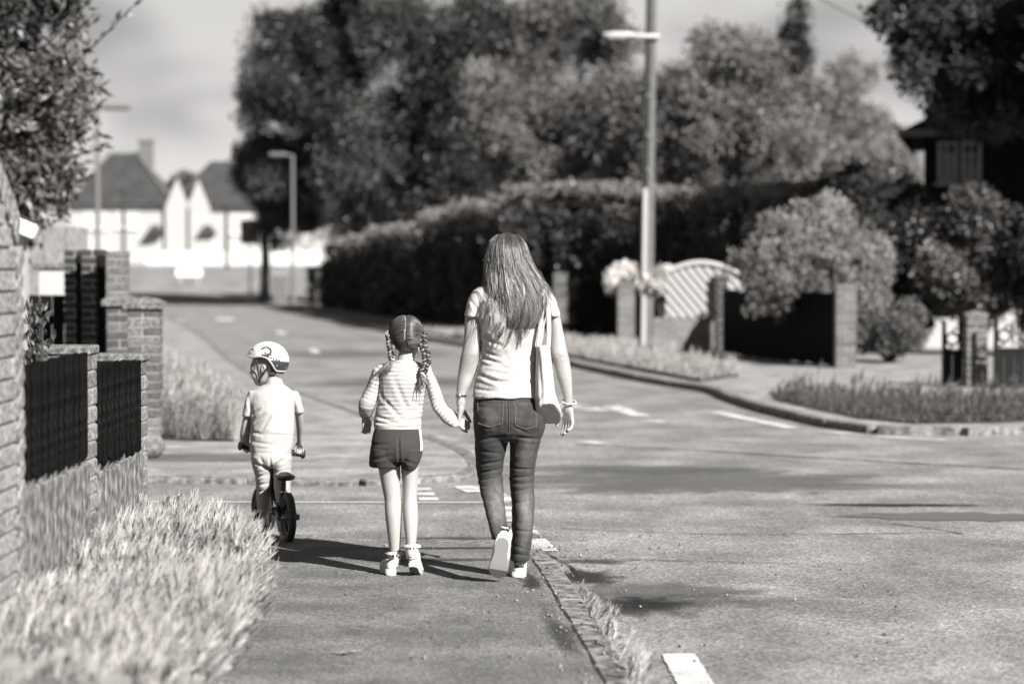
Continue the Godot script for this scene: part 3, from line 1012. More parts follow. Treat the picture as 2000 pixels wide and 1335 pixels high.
func panel(d0: float, d1: float, t0: float, t1: float, b0: float, b1: float, label: String):
	var t := thing("board_fence", label, "fence", Vector3(-1.80, 0, -d0), 0.0, "dark board fence panels")
	var n := int((d1 - d0) / 0.105)
	for k in n:
		var a := float(k) / n
		var L := (d1 - d0) / n
		var hi := lerpf(t0, t1, a) + rng.randf_range(-0.004, 0.004)
		var lo := lerpf(b0, b1, a) + rng.randf_range(-0.018, 0.012)
		var b := B.new()
		b.box(Vector3.ZERO, Vector3(0.018, hi - lo, L + 0.006), 0.003)
		var o := obj("board", b.mesh(), M.dark_board, t, Vector3(-0.004 + 0.003 * (k % 3), (hi + lo) * 0.5, -(k + 0.5) * L))
		o.rotation.y = 0.13
	var rl := B.new()
	for y in [0.82, 1.02]:
		rl.box(Vector3(-0.035, y, -(d1 - d0) * 0.5), Vector3(0.04, 0.06, d1 - d0 - 0.02))
	obj("rail", rl.mesh(), M.dark_board, t)

# ---------------------------------------------------------------- leaves
func leaf(b: B, at: Vector3, dir: Vector3, size: float, wide := 0.5):
	var s := dir.cross(Vector3(rng.randf() - 0.5, rng.randf() - 0.5, rng.randf() - 0.5)).normalized() * size * wide * 0.5
	var up := s.cross(dir).normalized() * size * 0.12
	var m := at + dir * size * 0.45 - up
	var e := at + dir * size
	b.tri(at, m + s + up, m - up * 0.2)
	b.tri(m + s + up, e, m - up * 0.2)
	b.tri(at, m - up * 0.2, m - s + up)
	b.tri(m - s + up, m - up * 0.2, e)

var clump_cache := {}
func clump(kind: String, size: float, count: int, spread: float, wide := 0.55) -> ArrayMesh:
	var key := "%s %s %s %s" % [kind, size, count, spread]
	if not clump_cache.has(key):
		var b := B.new()
		for i in count:
			var d := Vector3(rng.randfn(), rng.randfn(), rng.randfn()).normalized()
			b.col = lin(rng.randf_range(0.6, 1.5))
			var dir := (d + Vector3(0, -0.2, 0) + Vector3(rng.randfn(), rng.randfn(), rng.randfn()) * 0.5).normalized()
			leaf(b, d * spread * rng.randf_range(0.1, 0.8), dir, size * rng.randf_range(0.7, 1.2), wide)
		clump_cache[key] = b.mesh()
	return clump_cache[key]

func scatter(parent: Node, called: String, mesh: Mesh, m: Material, xf: Array, tints: Array, stuff := false) -> MultiMeshInstance3D:
	var mm := MultiMesh.new()
	mm.transform_format = MultiMesh.TRANSFORM_3D
	mm.use_colors = true
	mm.mesh = mesh
	mm.instance_count = xf.size()
	for i in xf.size():
		mm.set_instance_transform(i, xf[i])
		mm.set_instance_color(i, tints[i])
	var o := MultiMeshInstance3D.new()
	o.multimesh = mm
	o.material_override = m
	put(o, called, parent)
	if stuff: o.set_meta("kind", "stuff")
	return o

func rnd_basis(s: float) -> Basis:
	return Basis(Quaternion(rng.randfn(), rng.randfn(), rng.randfn(), rng.randfn()).normalized()).scaled(Vector3.ONE * s)

# lobes: [centre, radii]; leaves gather in the lobes' outer shells, with gaps between
func crown(parent: Node, lobes: Array, mesh: Mesh, m: Material, n: int, lo := 0.7, hi := 1.3, called := "crown", inner := 0.55):
	var xf := []
	var tn := []
	var tot := 0.0
	var big := 0.0
	for l in lobes: big = maxf(big, l[0].length())
	var nz := FastNoiseLite.new()
	nz.seed = lobes.size() + n
	nz.frequency = 3.2 / maxf(big, 1.5)
	nz.fractal_octaves = 3
	for l in lobes: tot += pow(l[1].x * l[1].y * l[1].z, 0.667)
	for l in lobes:
		var k := int(n * pow(l[1].x * l[1].y * l[1].z, 0.667) / tot)
		var lt := rng.randf_range(lo, hi)
		for i in k:
			var d := Vector3(rng.randfn(), rng.randfn(), rng.randfn()).normalized()
			var r := pow(rng.randf_range(pow(inner, 3), 1.08), 0.3333)
			if i % 9 == 0: r *= rng.randf_range(1.05, 1.3)
			var p: Vector3 = l[0] + d * l[1] * r
			var v := nz.get_noise_3dv(p)
			if v < -0.22 and called == "crown": continue
			xf.append(Transform3D(rnd_basis(rng.randf_range(0.65, 1.25)), p))
			tn.append(lin(lt * rng.randf_range(0.75, 1.25) * (1.0 + 1.1 * v)))
	scatter(parent, called, mesh, m, xf, tn, true)

func lobes_for(c: Vector3, r: Vector3, n: int, size: float, sd: int, flat_base := 0.35) -> Array:
	var g := RandomNumberGenerator.new()
	g.seed = sd
	var out := [[c, r * 0.62]]
	for i in n:
		var d := Vector3(g.randfn(), g.randfn(), g.randfn()).normalized()
		if d.y < -flat_base: d.y = -flat_base
		var s := size * g.randf_range(0.6, 1.25)
		var q := c + d * r * g.randf_range(0.6, 0.92)
		out.append([q, Vector3(s, s * 0.8, s)])
	return out

func trunk(parent: Node, base: Vector3, h: float, r: float, limbs: Array):
	var b := B.new()
	b.tube([base, base + Vector3(0.04, h * 0.4, 0.03), base + Vector3(-0.03, h * 0.8, 0), base + Vector3(0.05, h, 0)], [r * 1.25, r, r * 0.75, r * 0.4], 10)
	for e in limbs:
		var s := base + Vector3(0, h * 0.62, 0)
		b.tube([s, s.lerp(e, 0.5) + Vector3(0, 0.25, 0), e], [r * 0.55, r * 0.35, r * 0.1], 7)
	obj("trunk", b.mesh(), M.bark, parent)

func tree(called: String, label: String, where: Vector3, lobes: Array, mesh: Mesh, m: Material, n: int, h: float, r: float, group := "", lo := 0.7, hi := 1.3):
	var t := thing(called, label, "tree", where, 0.0, group)
	var ends := []
	for i in mini(7, lobes.size()): ends.append(lobes[i][0])
	trunk(t, Vector3.ZERO, h, r, ends)
	crown(t, lobes, mesh, m, n, lo, hi)
	return t

func left_tree():
	var t := thing("leafy_tree", "large leafy tree with glossy leaves at upper left, above the white shed", "tree", Vector3(-5.75, 0.04, -25.6))
	var lobes := lobes_for(Vector3(0.0, 3.25, 0), Vector3(1.25, 1.75, 1.2), 34, 0.42, 5, 0.9)
	trunk(t, Vector3.ZERO, 3.2, 0.12, [lobes[1][0], lobes[2][0], lobes[3][0], lobes[4][0], lobes[5][0]])
	crown(t, lobes, clump("gloss", 0.13, 14, 0.2, 0.4), M.leaf_gloss, 3000, 0.5, 1.5, "crown", 0.5)
	# twigs that stick out to the right against the sky
	var b := B.new()
	var lf := B.new()
	for q in [[Vector3(0.9, 3.35, 0.6), Vector3(1.86, 4.16, 0.7)], [Vector3(0.8, 3.6, 0.5), Vector3(1.45, 4.1, 0.6)], [Vector3(0.9, 3.1, 0.5), Vector3(1.5, 3.35, 0.6)], [Vector3(0.7, 2.6, 0.4), Vector3(1.55, 2.75, 0.4)], [Vector3(0.9, 2.3, 0.5), Vector3(1.35, 2.4, 0.6)], [Vector3(0.9, 3.8, 0.3), Vector3(1.3, 4.35, 0.3)]]:
		b.tube([q[0], q[0].lerp(q[1], 0.5) + Vector3(0, -0.06, 0), q[1]], [0.016, 0.012, 0.006], 6)
		for k in 13:
			var p: Vector3 = q[0].lerp(q[1], 0.25 + 0.75 * k / 12.0)
			lf.col = lin(rng.randf_range(0.5, 1.3))
			leaf(lf, p, ((q[1] - q[0]).normalized() + Vector3(rng.randfn(), rng.randfn(), rng.randfn()) * 0.6).normalized(), rng.randf_range(0.1, 0.15), 0.42)
	obj("branch", b.mesh(), M.bark, t)
	obj("branch_leaves", lf.mesh(), M.leaf_gloss, t)

# ---------------------------------------------------------------- grass
func tuft_mesh(blades: int, h: float, w: float, heads: int, lean: Vector3) -> ArrayMesh:
	var b := B.new()
	for i in blades:
		var a := rng.randf() * TAU
		var base := Vector3(cos(a), 0, sin(a)) * rng.randf() * 0.03
		var d := (Vector3(rng.randfn() * 0.35, 1.0, rng.randfn() * 0.35) + lean).normalized()
		var bend := (Vector3(cos(a), -0.2, sin(a)) * rng.randf_range(0.1, 0.5) + lean)
		var L := h * rng.randf_range(0.5, 1.0)
		var s := d.cross(Vector3(rng.randfn(), 0.1, rng.randfn())).normalized() * w * 0.5
		b.col = lin(rng.randf_range(0.35, 1.2))
		var p0 := base
		for k in 3:
			var t := (k + 1) / 3.0
			var p1 := base + d * L * t + bend * L * t * t * 0.5
			var w0 := 1.0 - k * 0.28
			var w1 := 1.0 - (k + 1) * 0.28 if k < 2 else 0.05
			b.quad(p0 - s * w0, p0 + s * w0, p1 + s * w1, p1 - s * w1)
			p0 = p1
	for i in heads:
		var d := (Vector3(rng.randfn() * 0.25, 1.0, rng.randfn() * 0.25) + lean * 1.4).normalized()
		var L := h * rng.randf_range(0.65, 1.05)
		var s := d.cross(Vector3(0.3, 0.2, 1)).normalized()
		b.col = lin(rng.randf_range(0.8, 1.2))
		b.quad(-s * 0.0012, s * 0.0012, d * L + s * 0.0012, d * L - s * 0.0012)
		var dd := (d + lean * 1.2 + Vector3(rng.randfn(), 0, rng.randfn()) * 0.2).normalized()
		for k in 15:
			var p := d * L + dd * 0.06 * (k / 15.0)
			var aw := (dd + Vector3(rng.randfn(), rng.randfn() * 0.3, rng.randfn()) * 0.28).normalized()
			var s2 := aw.cross(Vector3(rng.randfn(), rng.randfn(), rng.randfn())).normalized() * 0.0034
			b.col = lin(rng.randf_range(0.85, 1.6))
			b.tri(p - s2, p + s2, p + aw * rng.randf_range(0.03, 0.065))
	return b.mesh()

func grass_patch(called: String, label: String, m: Material, inside: Array, y: float, per_m2: float, h: float, w: float, heads: int, lean := Vector3.ZERO, blades := 10, sides := 3, uneven := 0.35):
	var pk := PackedVector2Array(inside)
	var lo := pk[0]
	var hi := pk[0]
	for p in pk:
		lo = lo.min(p)
		hi = hi.max(p)
	var root := Node3D.new()
	put(root, called)
	tag(root, label, "grass", "", "stuff")
	var n := int((hi.x - lo.x) * (hi.y - lo.y) * per_m2)
	var xs := []
	var ts := []
	for s in sides:
		xs.append([])
		ts.append([])
	var nz := FastNoiseLite.new()
	nz.seed = 4
	nz.frequency = 0.8
	for i in n:
		var p := Vector2(rng.randf_range(lo.x, hi.x), rng.randf_range(lo.y, hi.y))
		if not Geometry2D.is_point_in_polygon(p, pk): continue
		var k := rng.randi() % sides
		var v := nz.get_noise_2dv(p * 2.0)
		var sc := rng.randf_range(0.6, 1.15) * maxf(0.15, 1.0 + uneven * v * 1.4)
		xs[k].append(Transform3D(Basis(Vector3.UP, rng.randf_range(-0.6, 0.6)).scaled(Vector3(1, sc, 1)), Vector3(p.x, y, p.y)))
		ts[k].append(lin(rng.randf_range(0.55, 1.2) * (1.0 + 0.25 * v)))
	for k in sides:
		scatter(root, "blades", tuft_mesh(blades, h, w, heads, lean), m, xs[k], ts[k], true)

func build_verge_grass():
	grass_patch("verge_grass", "tall pale seeding grass on the verge beside the dark fence", M.grass_pale, g2([[-1.80, 5.6], [-1.07, 5.6], [-1.10, 8.76], [-1.18, 10.3], [-1.35, 11.3], [-1.52, 11.9], [-1.68, 12.2], [-1.80, 12.3]]), 0.01, 950.0, 0.27, 0.0095, 6, Vector3(0.15, 0, 0), 8, 6)
	grass_patch("verge_grass", "long pale grass on the far corner beside the capped pier", M.grass_pale, g2([[-3.05, 21.2], [-2.42, 21.0], [-3.3, 25.4], [-4.7, 32.3], [-5.3, 33.2], [-4.2, 26.0]]), 0.02, 260.0, 0.34, 0.007, 3, Vector3(0.1, 0, 0))
	grass_patch("verge_grass", "rough grass on the right hand verge nearest the camera, shade painted into its colour", M.grass_shade_tint, g2([[7.6, 24.8], [5.9, 23.85], [4.6, 23.0], [3.8, 22.85], [3.4, 23.6], [3.15, 25.2], [2.95, 26.8], [3.05, 28.4], [4.3, 27.6], [5.6, 27.2], [7.6, 27.0]]), 0.05, 120.0, 0.10, 0.009, 1, Vector3.ZERO, 7, 3, 1.6)
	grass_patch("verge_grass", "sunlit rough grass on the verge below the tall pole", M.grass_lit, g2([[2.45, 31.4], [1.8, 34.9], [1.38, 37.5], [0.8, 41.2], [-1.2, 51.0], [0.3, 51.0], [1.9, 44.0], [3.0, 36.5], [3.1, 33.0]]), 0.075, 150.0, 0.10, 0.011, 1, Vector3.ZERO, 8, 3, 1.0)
	grass_patch("verge_grass", "short sunlit grass strip along the far hedge", M.grass_lit, g2([[-1.2, 51.0], [-3.2, 62.0], [-5.5, 75.0], [-10.2, 102.0], [-9.0, 102.0], [-4.5, 75.0], [-2.0, 62.0], [0.3, 51.0]]), 0.07, 60.0, 0.12, 0.02, 0)
	grass_patch("gutter_weeds", "thin pale weeds growing in the gutter along the near kerb", M.grass_pale, g2([[0.56, 6.4], [0.465, 8.76], [0.355, 10.4], [0.30, 11.2], [0.33, 10.4], [0.435, 8.76], [0.53, 6.4]]), -0.03, 420.0, 0.06, 0.004, 1, Vector3(0.2, 0, 0), 8)

# ---------------------------------------------------------------- right side: pole, walls, gates, hedges, trees, house
func hedge(called: String, label: String, line: Array, h0: float, h1: float, thick: float, m: Material, mesh: Mesh, n: int, bumpy := 0.18, group := ""):
	var t := thing(called, label, "hedge", Vector3.ZERO, 0.0, group)
	var pts := smooth_line(line, 4)
	var core := B.new()
	var xf := []
	var tn := []
	var tot := 0.0
	var nz := FastNoiseLite.new()
	nz.seed = n
	nz.frequency = 0.35
	for i in pts.size() - 1: tot += pts[i].distance_to(pts[i + 1])
	for i in pts.size() - 1:
		var a: Vector2 = pts[i]
		var e: Vector2 = pts[i + 1]
		var L := a.distance_to(e)
		var d := (e - a) / L
		var nn := Vector2(-d.y, d.x)
		var h := lerpf(h0, h1, float(i) / pts.size()) + 0.22 * nz.get_noise_2dv(pts[i] * 1.3)
		var mid := (a + e) * 0.5
		if i == 0 or i == pts.size() - 2: mid += d * (0.35 if i == 0 else -0.35)
		core.box(Vector3(mid.x, h * 0.5 - 0.4, mid.y), Vector3(L + 0.1 - (0.7 if i == 0 or i == pts.size() - 2 else 0.0), h - 0.9, thick - 0.5), 0.0, Basis(Vector3(d.x, 0, d.y), Vector3.UP, Vector3(d.x, 0, d.y).cross(Vector3.UP)))
		for k in int(n * L / tot):
			var s := rng.randf()
			var p := a.lerp(e, s)
			var u := rng.randf()
			var per := h * 2 + thick
			var w := rng.randf() * per
			var off: float
			var y: float
			if w < h: off = -0.5; y = w
			elif w < 2 * h: off = 0.5; y = w - h
			else: off = (w - 2 * h) / thick - 0.5; y = h
			var b: float = 1.0 + bumpy * nz.get_noise_3d(p.x * 1.5, y * 1.5, p.y * 1.5) * 2.0
			var round_: float = smoothstep(h - 0.95, h, y)
			if y < h: off *= 1.0 - 0.5 * round_ * round_
			var q := p + nn * off * thick * b * (0.85 + 0.15 * u)
			xf.append(Transform3D(rnd_basis(rng.randf_range(0.7, 1.2)), Vector3(q.x, y * (0.96 + 0.06 * b) - 0.06 * u, q.y)))
			tn.append(lin(rng.randf_range(0.7, 1.3) * (5.2 if w >= 2 * h or y > h - 0.5 * rng.randf() - 0.1 else (rng.randf_range(1.2, 3.0) if rng.randf() < 0.15 else 0.8))))  # top clumps tinted much paler: sunlight painted into the leaf colour
	for q in [[pts[0], (pts[0] - pts[1]).normalized(), h0], [pts[-1], (pts[-1] - pts[-2]).normalized(), h1]]:
		for k in int(q[2] * thick * 26):
			var d: Vector2 = q[1]
			var p: Vector2 = q[0] + Vector2(-d.y, d.x) * thick * rng.randf_range(-0.5, 0.5) - d * rng.randf_range(0.0, 0.25)
			xf.append(Transform3D(rnd_basis(rng.randf_range(0.7, 1.2)), Vector3(p.x, q[2] * rng.randf(), p.y)))
			tn.append(lin(rng.randf_range(0.7, 1.3)))
	obj("stems", core.mesh(), M.leaf_black, t)
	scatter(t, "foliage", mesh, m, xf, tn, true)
	return t

func bush(called: String, label: String, where: Vector3, lobes: Array, mesh: Mesh, m: Material, n: int, category := "shrub", lo := 0.7, hi := 1.3, stem := true):
	var t := thing(called, label, category, where)
	if stem:
		var b := B.new()
		for i in mini(6, lobes.size()):
			b.tube([Vector3(0, 0, 0), lobes[i][0] * Vector3(0.4, 0.5, 0.4), lobes[i][0]], [0.04, 0.03, 0.012], 6)
		obj("stem", b.mesh(), M.bark, t)
	crown(t, lobes, mesh, m, n, lo, hi, "foliage", 0.4)
	return t

func ring(b: B, c: Vector3, r: float, w: float, ax := Vector3.BACK, sides := 6, n := 20, arc := TAU):
	var u := ax.cross(Vector3.UP) if absf(ax.dot(Vector3.UP)) < 0.9 else ax.cross(Vector3.RIGHT)
	u = u.normalized()
	var w2 := ax.cross(u).normalized()
	var pts := []
	for i in n + 1: pts.append(c + (u * cos(arc * i / n) + w2 * sin(arc * i / n)) * r)
	b.tube(pts, [w], sides, arc < TAU)

func build_right_side():
	var Y := 0.04
	# tall wooden pole with a lamp on a bracket
	var p := thing("utility_pole", "tall wooden pole carrying a street lamp on a bracket, right of the woman", "pole", Vector3(2.545, Y, -46.0))
	var b := B.new()
	b.tube([Vector3(0, -0.2, 0), Vector3(0.04, 3, 0), Vector3(0.09, 6, 0), Vector3(0.14, 9.2, 0)], [0.145, 0.125, 0.105, 0.085], 14)
	obj("pole", b.mesh(), M.pole_wood, p)
	b = B.new()
	b.box(Vector3(-0.035, 1.5, 0.135), Vector3(0.085, 3.0, 0.05), 0.012, Basis(Vector3.BACK, -0.012))
	obj("cable_cover", b.mesh(), M.galvanised, p)
	b = B.new()
	b.tube([Vector3(0.02, 3.0, 0.125), Vector3(0.06, 5.0, 0.11), Vector3(0.09, 6.0, 0.1), Vector3(0.13, 9.0, 0.085)], [0.018], 6)
	obj("cable", b.mesh(), M.black_matt, p)
	for y in [3.35, 4.0, 4.75, 7.2]:
		b = B.new()
		b.tube([Vector3(0.02, y, 0.1), Vector3(0.02, y, 0.2)], [0.016], 8)
		obj("step_bolt", b.mesh(), M.galvanised, p)
	b = B.new()
	b.tube([Vector3(0.24, 5.86, 0.14), Vector3(0.0, 5.86, 0.16), Vector3(-0.32, 5.88, 0.16)], [0.05, 0.05, 0.045], 10)
	obj("bracket", b.mesh(), M.galvanised, p)
	b = B.new()
	b.lathe(Vector3(-0.83, 5.89, 0.16), [Vector2(0.0, 0.0), Vector2(0.05, 0.02), Vector2(0.085, 0.2), Vector2(0.085, 0.45), Vector2(0.05, 0.6), Vector2(0.0, 0.62)], 14, Basis(Vector3.BACK, -PI / 2), Vector2(0.75, 1.0))
	var lan := obj("lantern", b.mesh(), M.lantern_grey, p)
	b = B.new()
	b.box(Vector3(-0.56, 5.835, 0.16), Vector3(0.34, 0.03, 0.13), 0.012)
	obj("lens", b.mesh(), M.galvanised, lan)
	b = B.new()
	var cw := []
	for k in 13: cw.append(Vector3(2.68, 8.6, -46.0).lerp(Vector3(10.6, 5.5, -51.5), k / 12.0) - Vector3(0, 0.35 * sin(PI * k / 12.0), 0))
	b.tube(cw, [0.012], 5)
	tag(obj("overhead_cable", b.mesh(), M.black_matt), "thin cable running through the sky from the tall pole to the brick house", "cable")
	# brick piers and walls along the pavement
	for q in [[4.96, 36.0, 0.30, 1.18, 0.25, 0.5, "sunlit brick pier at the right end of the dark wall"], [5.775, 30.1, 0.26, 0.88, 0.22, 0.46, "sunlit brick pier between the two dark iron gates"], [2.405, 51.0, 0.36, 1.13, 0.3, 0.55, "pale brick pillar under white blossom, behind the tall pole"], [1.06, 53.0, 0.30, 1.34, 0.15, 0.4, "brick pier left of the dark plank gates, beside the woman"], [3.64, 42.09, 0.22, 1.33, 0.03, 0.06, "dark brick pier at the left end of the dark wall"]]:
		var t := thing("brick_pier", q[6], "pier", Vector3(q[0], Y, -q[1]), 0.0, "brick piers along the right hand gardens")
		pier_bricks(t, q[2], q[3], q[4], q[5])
		var c := B.new()
		c.lathe(Vector3(0, q[3] - 0.005, 0), [Vector2(0.0, 0.0), Vector2(q[2] * 0.76, 0.0), Vector2(q[2] * 0.76, 0.04), Vector2(0.0, 0.08)], 4, Basis(Vector3.UP, PI / 4))
		obj("cap", flat(c).mesh(), M.concrete, t)
	var dw := thing("dark_wall", "long dark boarded garden wall in shade between two brick piers", "wall", Vector3(4.27, Y, -39.05), atan2(1.3, 5.7))
	var LW := 5.5
	for k in 24:
		b = B.new()
		b.box(Vector3.ZERO, Vector3(0.04, 1.08 + 0.02 * (k % 3), LW / 24 - 0.012), 0.006)
		obj("plank", b.mesh(), M.black_wood, dw, Vector3(0.004 * (k % 2), 0.56, -LW * 0.5 + (k + 0.5) * LW / 24))
	b = B.new()
	b.box(Vector3(0.06, 0.3, 0), Vector3(0.05, 0.08, LW))
	b.box(Vector3(0.06, 0.9, 0), Vector3(0.05, 0.08, LW))
	obj("rail", b.mesh(), M.black_wood, dw)
	var lw := thing("low_wall", "low sunlit brick wall right of the tall pole, under the arched gate", "wall", Vector3(2.98, Y, -42.1))
	bond(lw, 1.06, 0.62, 0.21, 0.42, 0.62)
	# arched white gate; its slanting boards stand for diagonal shadows
	var ag := thing("arched_gate", "white arched garden gate with diagonal shadows shaped as boards, above the low brick wall", "gate", Vector3(2.68, Y, -42.14))
	var arch := PackedVector2Array([Vector2(0, 0.63)])
	for i in 15: arch.append(Vector2(1.42 * i / 14.0, 1.30 + 0.27 * sin(PI * (0.12 + 0.88 * i / 14.0))))
	arch.append(Vector2(1.42, 0.63))
	var u0 := -1.6
	while u0 < 2.2:
		var e := Vector2(0.643, -0.766)
		var nn := Vector2(0.766, 0.643)
		var c0 := nn * u0 + Vector2(0.3, 0.3)
		var pl := PackedVector2Array([c0 - e * 3, c0 + e * 3, c0 + e * 3 + nn * 0.108, c0 - e * 3 + nn * 0.108])
		for piece in Geometry2D.intersect_polygons(arch, pl):
			b = B.new()
			b.prism(Array(piece), -0.014, 0.014)
			var o := obj("plank", b.mesh(), M.dull_white, ag)
			o.basis = Basis(Vector3.RIGHT, -PI / 2)
			o.scale = Vector3(1, 1, 1)
			o.basis = Basis(Vector3(1, 0, 0), Vector3(0, 0, -1), Vector3(0, 1, 0))
		u0 += 0.12
	b = B.new()
	b.prism(Array(arch), -0.006, 0.006)
	var bk := obj("backing", b.mesh(), M.pale_render, ag, Vector3(0, 0, -0.035))
	bk.basis = Basis(Vector3(1, 0, 0), Vector3(0, 0, -1), Vector3(0, 1, 0))
	b = B.new()
	var ap := []
	for i in 15: ap.append(Vector3(1.42 * i / 14.0, 1.31 + 0.27 * sin(PI * (0.12 + 0.88 * i / 14.0)), 0.0))
	b.tube(ap, [0.045], 8)
	obj("arch_rail", b.mesh(), M.dull_white, ag)
	var pg := thing("plank_gate", "dark double plank gate between brick pier and pale pillar", "gate", Vector3(1.72, Y, -53.0))
	for k in 8:
		b = B.new()
		b.box(Vector3.ZERO, Vector3(0.118, 1.2, 0.03), 0.006)
		obj("plank", b.mesh(), M.black_wood, pg, Vector3(-0.43 + k * 0.1235, 0.64, 0.004 * (k % 2)))
	b = B.new()
	b.box(Vector3(0, 1.0, 0.035), Vector3(1.0, 0.09, 0.03), 0.006)
	b.box(Vector3(0, 0.3, 0.035), Vector3(1.0, 0.09, 0.03), 0.006)
	obj("rail", b.mesh(), M.black_wood, pg)
	# wrought iron gates at the right edge
	iron_gate("narrow dark iron gate with scrollwork, left of the low brick pier", Vector3(5.40, Y, -30.3), 0.25, 0.82)
	iron_gate("wide dark iron gate with scrollwork, right of the low brick pier", Vector3(5.93, Y, -29.7), 1.5, 0.90)
	var ww := thing("white_wall", "low white painted wall behind the dark shrubs at right", "wall", Vector3(8.6, Y, -45.0))
	b = B.new()
	b.box(Vector3(0, 0.37, 0), Vector3(3.4, 0.74, 0.16), 0.01)
	obj("wall", b.mesh(), M.white_render, ww)
	for x in [-1.62, -0.1, 1.05]:
		b = B.new()
		b.box(Vector3(x, 0.44, 0.03), Vector3(0.26, 0.88, 0.26), 0.012)
		obj("post", b.mesh(), M.white_render, ww)
	for x in [[-0.86, 1.2], [0.475, 0.85]]:
		b = B.new()
		b.box(Vector3(x[0], 0.775, 0.0), Vector3(x[1], 0.05, 0.22), 0.01)
		obj("coping", b.mesh(), M.concrete, ww)
	var cp := thing("concrete_post", "slim grey post standing in front of the dark hedge", "post", Vector3(-2.55, Y, -75.0))
	b = B.new()
	b.box(Vector3(0, 0.8, 0), Vector3(0.17, 1.6, 0.15), 0.02)
	obj("post", b.mesh(), M.concrete, cp)
	# hedges
	hedge("hedge", "long tall clipped hedge with its sunlit top tinted into the leaves, along the right of the road", g2([[1.0, 55.6], [-1.0, 63.0], [-4.1, 80.0], [-6.2, 92.0]]), 3.15, 2.05, 1.9, M.leaf_dark, clump("hedge", 0.10, 22, 0.2, 0.6), 10500, 0.4)
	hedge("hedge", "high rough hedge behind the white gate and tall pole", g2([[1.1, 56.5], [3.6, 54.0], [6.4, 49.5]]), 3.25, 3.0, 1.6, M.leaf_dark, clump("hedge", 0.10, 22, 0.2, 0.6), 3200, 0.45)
	# shrubs
	var L := []
	for q in [[0, 1.75, 0, 0.62], [-0.5, 1.95, 0.1, 0.45], [0.45, 1.65, 0.1, 0.5], [0.0, 2.25, 0, 0.42], [-0.55, 1.4, 0.2, 0.38], [-0.15, 1.25, 0.25, 0.36], [0.35, 1.2, 0.25, 0.4], [0.68, 1.35, 0.1, 0.34], [-0.35, 2.2, 0, 0.35], [0.72, 1.75, 0, 0.3], [-0.6, 1.05, 0.2, 0.25], [0.5, 0.95, 0.2, 0.25], [0.1, 1.0, 0.3, 0.22], [-0.85, 1.75, 0, 0.4], [-0.95, 1.3, 0, 0.35], [-0.8, 2.1, 0, 0.3], [-1.2, 1.6, 0, 0.3], [0.75, 1.05, 0.1, 0.22], [-0.9, 1.0, 0.2, 0.25]]:
		for k in 2:
			var d := Vector3(rng.randfn(), rng.randfn() - 0.3, rng.randfn()).normalized()
			L.append([Vector3(q[0] + 0.12, q[1], q[2]) + d * q[3] * 0.9, Vector3(0.15, 0.22, 0.15)])
		L.append([Vector3(q[0] + 0.12, q[1], q[2]), Vector3(q[3], q[3] * 0.9, q[3])])
	bush("draped_shrub", "pale leafed shrub spilling over the dark wall beside the sunlit pier", Vector3(4.85, Y, -38.3), L, clump("pale", 0.055, 24, 0.13, 0.6), M.leaf_pale, 2600)
	bush("blossom_shrub", "white flowering shrub on the pale pillar left of the tall pole", Vector3(2.3, Y, -51.5), [[Vector3(0.05, 1.38, 0.3), Vector3(0.28, 0.2, 0.24)], [Vector3(-0.14, 1.22, 0.35), Vector3(0.18, 0.24, 0.2)], [Vector3(0.25, 1.35, 0.2), Vector3(0.2, 0.2, 0.2)]], clump("blossom", 0.05, 24, 0.1, 0.9), M.blossom, 420)
	bush("blossom_shrub", "white flowering shrub between the tall pole and the arched gate", Vector3(2.82, Y, -44.6), [[Vector3(-0.05, 1.3, 0), Vector3(0.24, 0.2, 0.24)], [Vector3(0.18, 1.16, 0), Vector3(0.2, 0.16, 0.2)], [Vector3(-0.2, 1.16, 0.1), Vector3(0.2, 0.18, 0.2)]], clump("blossom", 0.05, 24, 0.1, 0.9), M.blossom, 420)
	bush("low_shrub", "dark low shrub on the pavement side between brick pier and iron gate", Vector3(5.95, Y, -38.0), lobes_for(Vector3(0, 0.48, 0), Vector3(0.72, 0.45, 0.5), 12, 0.28, 21, 0.2), clump("pale", 0.055, 24, 0.13, 0.6), M.leaf_mid, 900, "shrub", 0.5, 1.0)
	bush("garden_bush", "dark rounded bush behind the white wall, left of the two", Vector3(6.55, Y, -42.0), lobes_for(Vector3(0, 1.25, 0), Vector3(0.85, 0.95, 0.8), 14, 0.38, 22, 0.9), clump("hedge", 0.10, 22, 0.2, 0.6), M.leaf_dark, 750, "bush", 0.6, 1.1)
	bush("garden_bush", "tall drooping dark bush below the shaded brick house", Vector3(8.0, Y, -41.5), lobes_for(Vector3(0, 1.6, 0), Vector3(1.05, 1.1, 0.9), 18, 0.4, 23, 0.9), clump("hedge", 0.10, 22, 0.2, 0.6), M.leaf_mid, 1200, "bush", 0.4, 1.1)
	bush("garden_bush", "dark leafy bush at the right edge above the iron gate", Vector3(9.3, Y, -40.5), lobes_for(Vector3(0, 1.45, 0), Vector3(0.8, 1.0, 0.8), 14, 0.36, 24, 0.9), clump("hedge", 0.10, 22, 0.2, 0.6), M.leaf_dark, 800, "bush", 0.5, 1.2)
	bush("yew_hedge", "black shaded yew bush in front of the brick house", Vector3(7.35, Y, -48.0), lobes_for(Vector3(0, 1.9, 0), Vector3(1.35, 1.75, 1.0), 20, 0.5, 25, 0.9), clump("hedge", 0.10, 22, 0.2, 0.6), M.leaf_black, 1900, "bush", 0.6, 1.2)
	shaded_house()
	# trees
	var cm := clump("far", 0.14, 28, 0.42, 0.6)
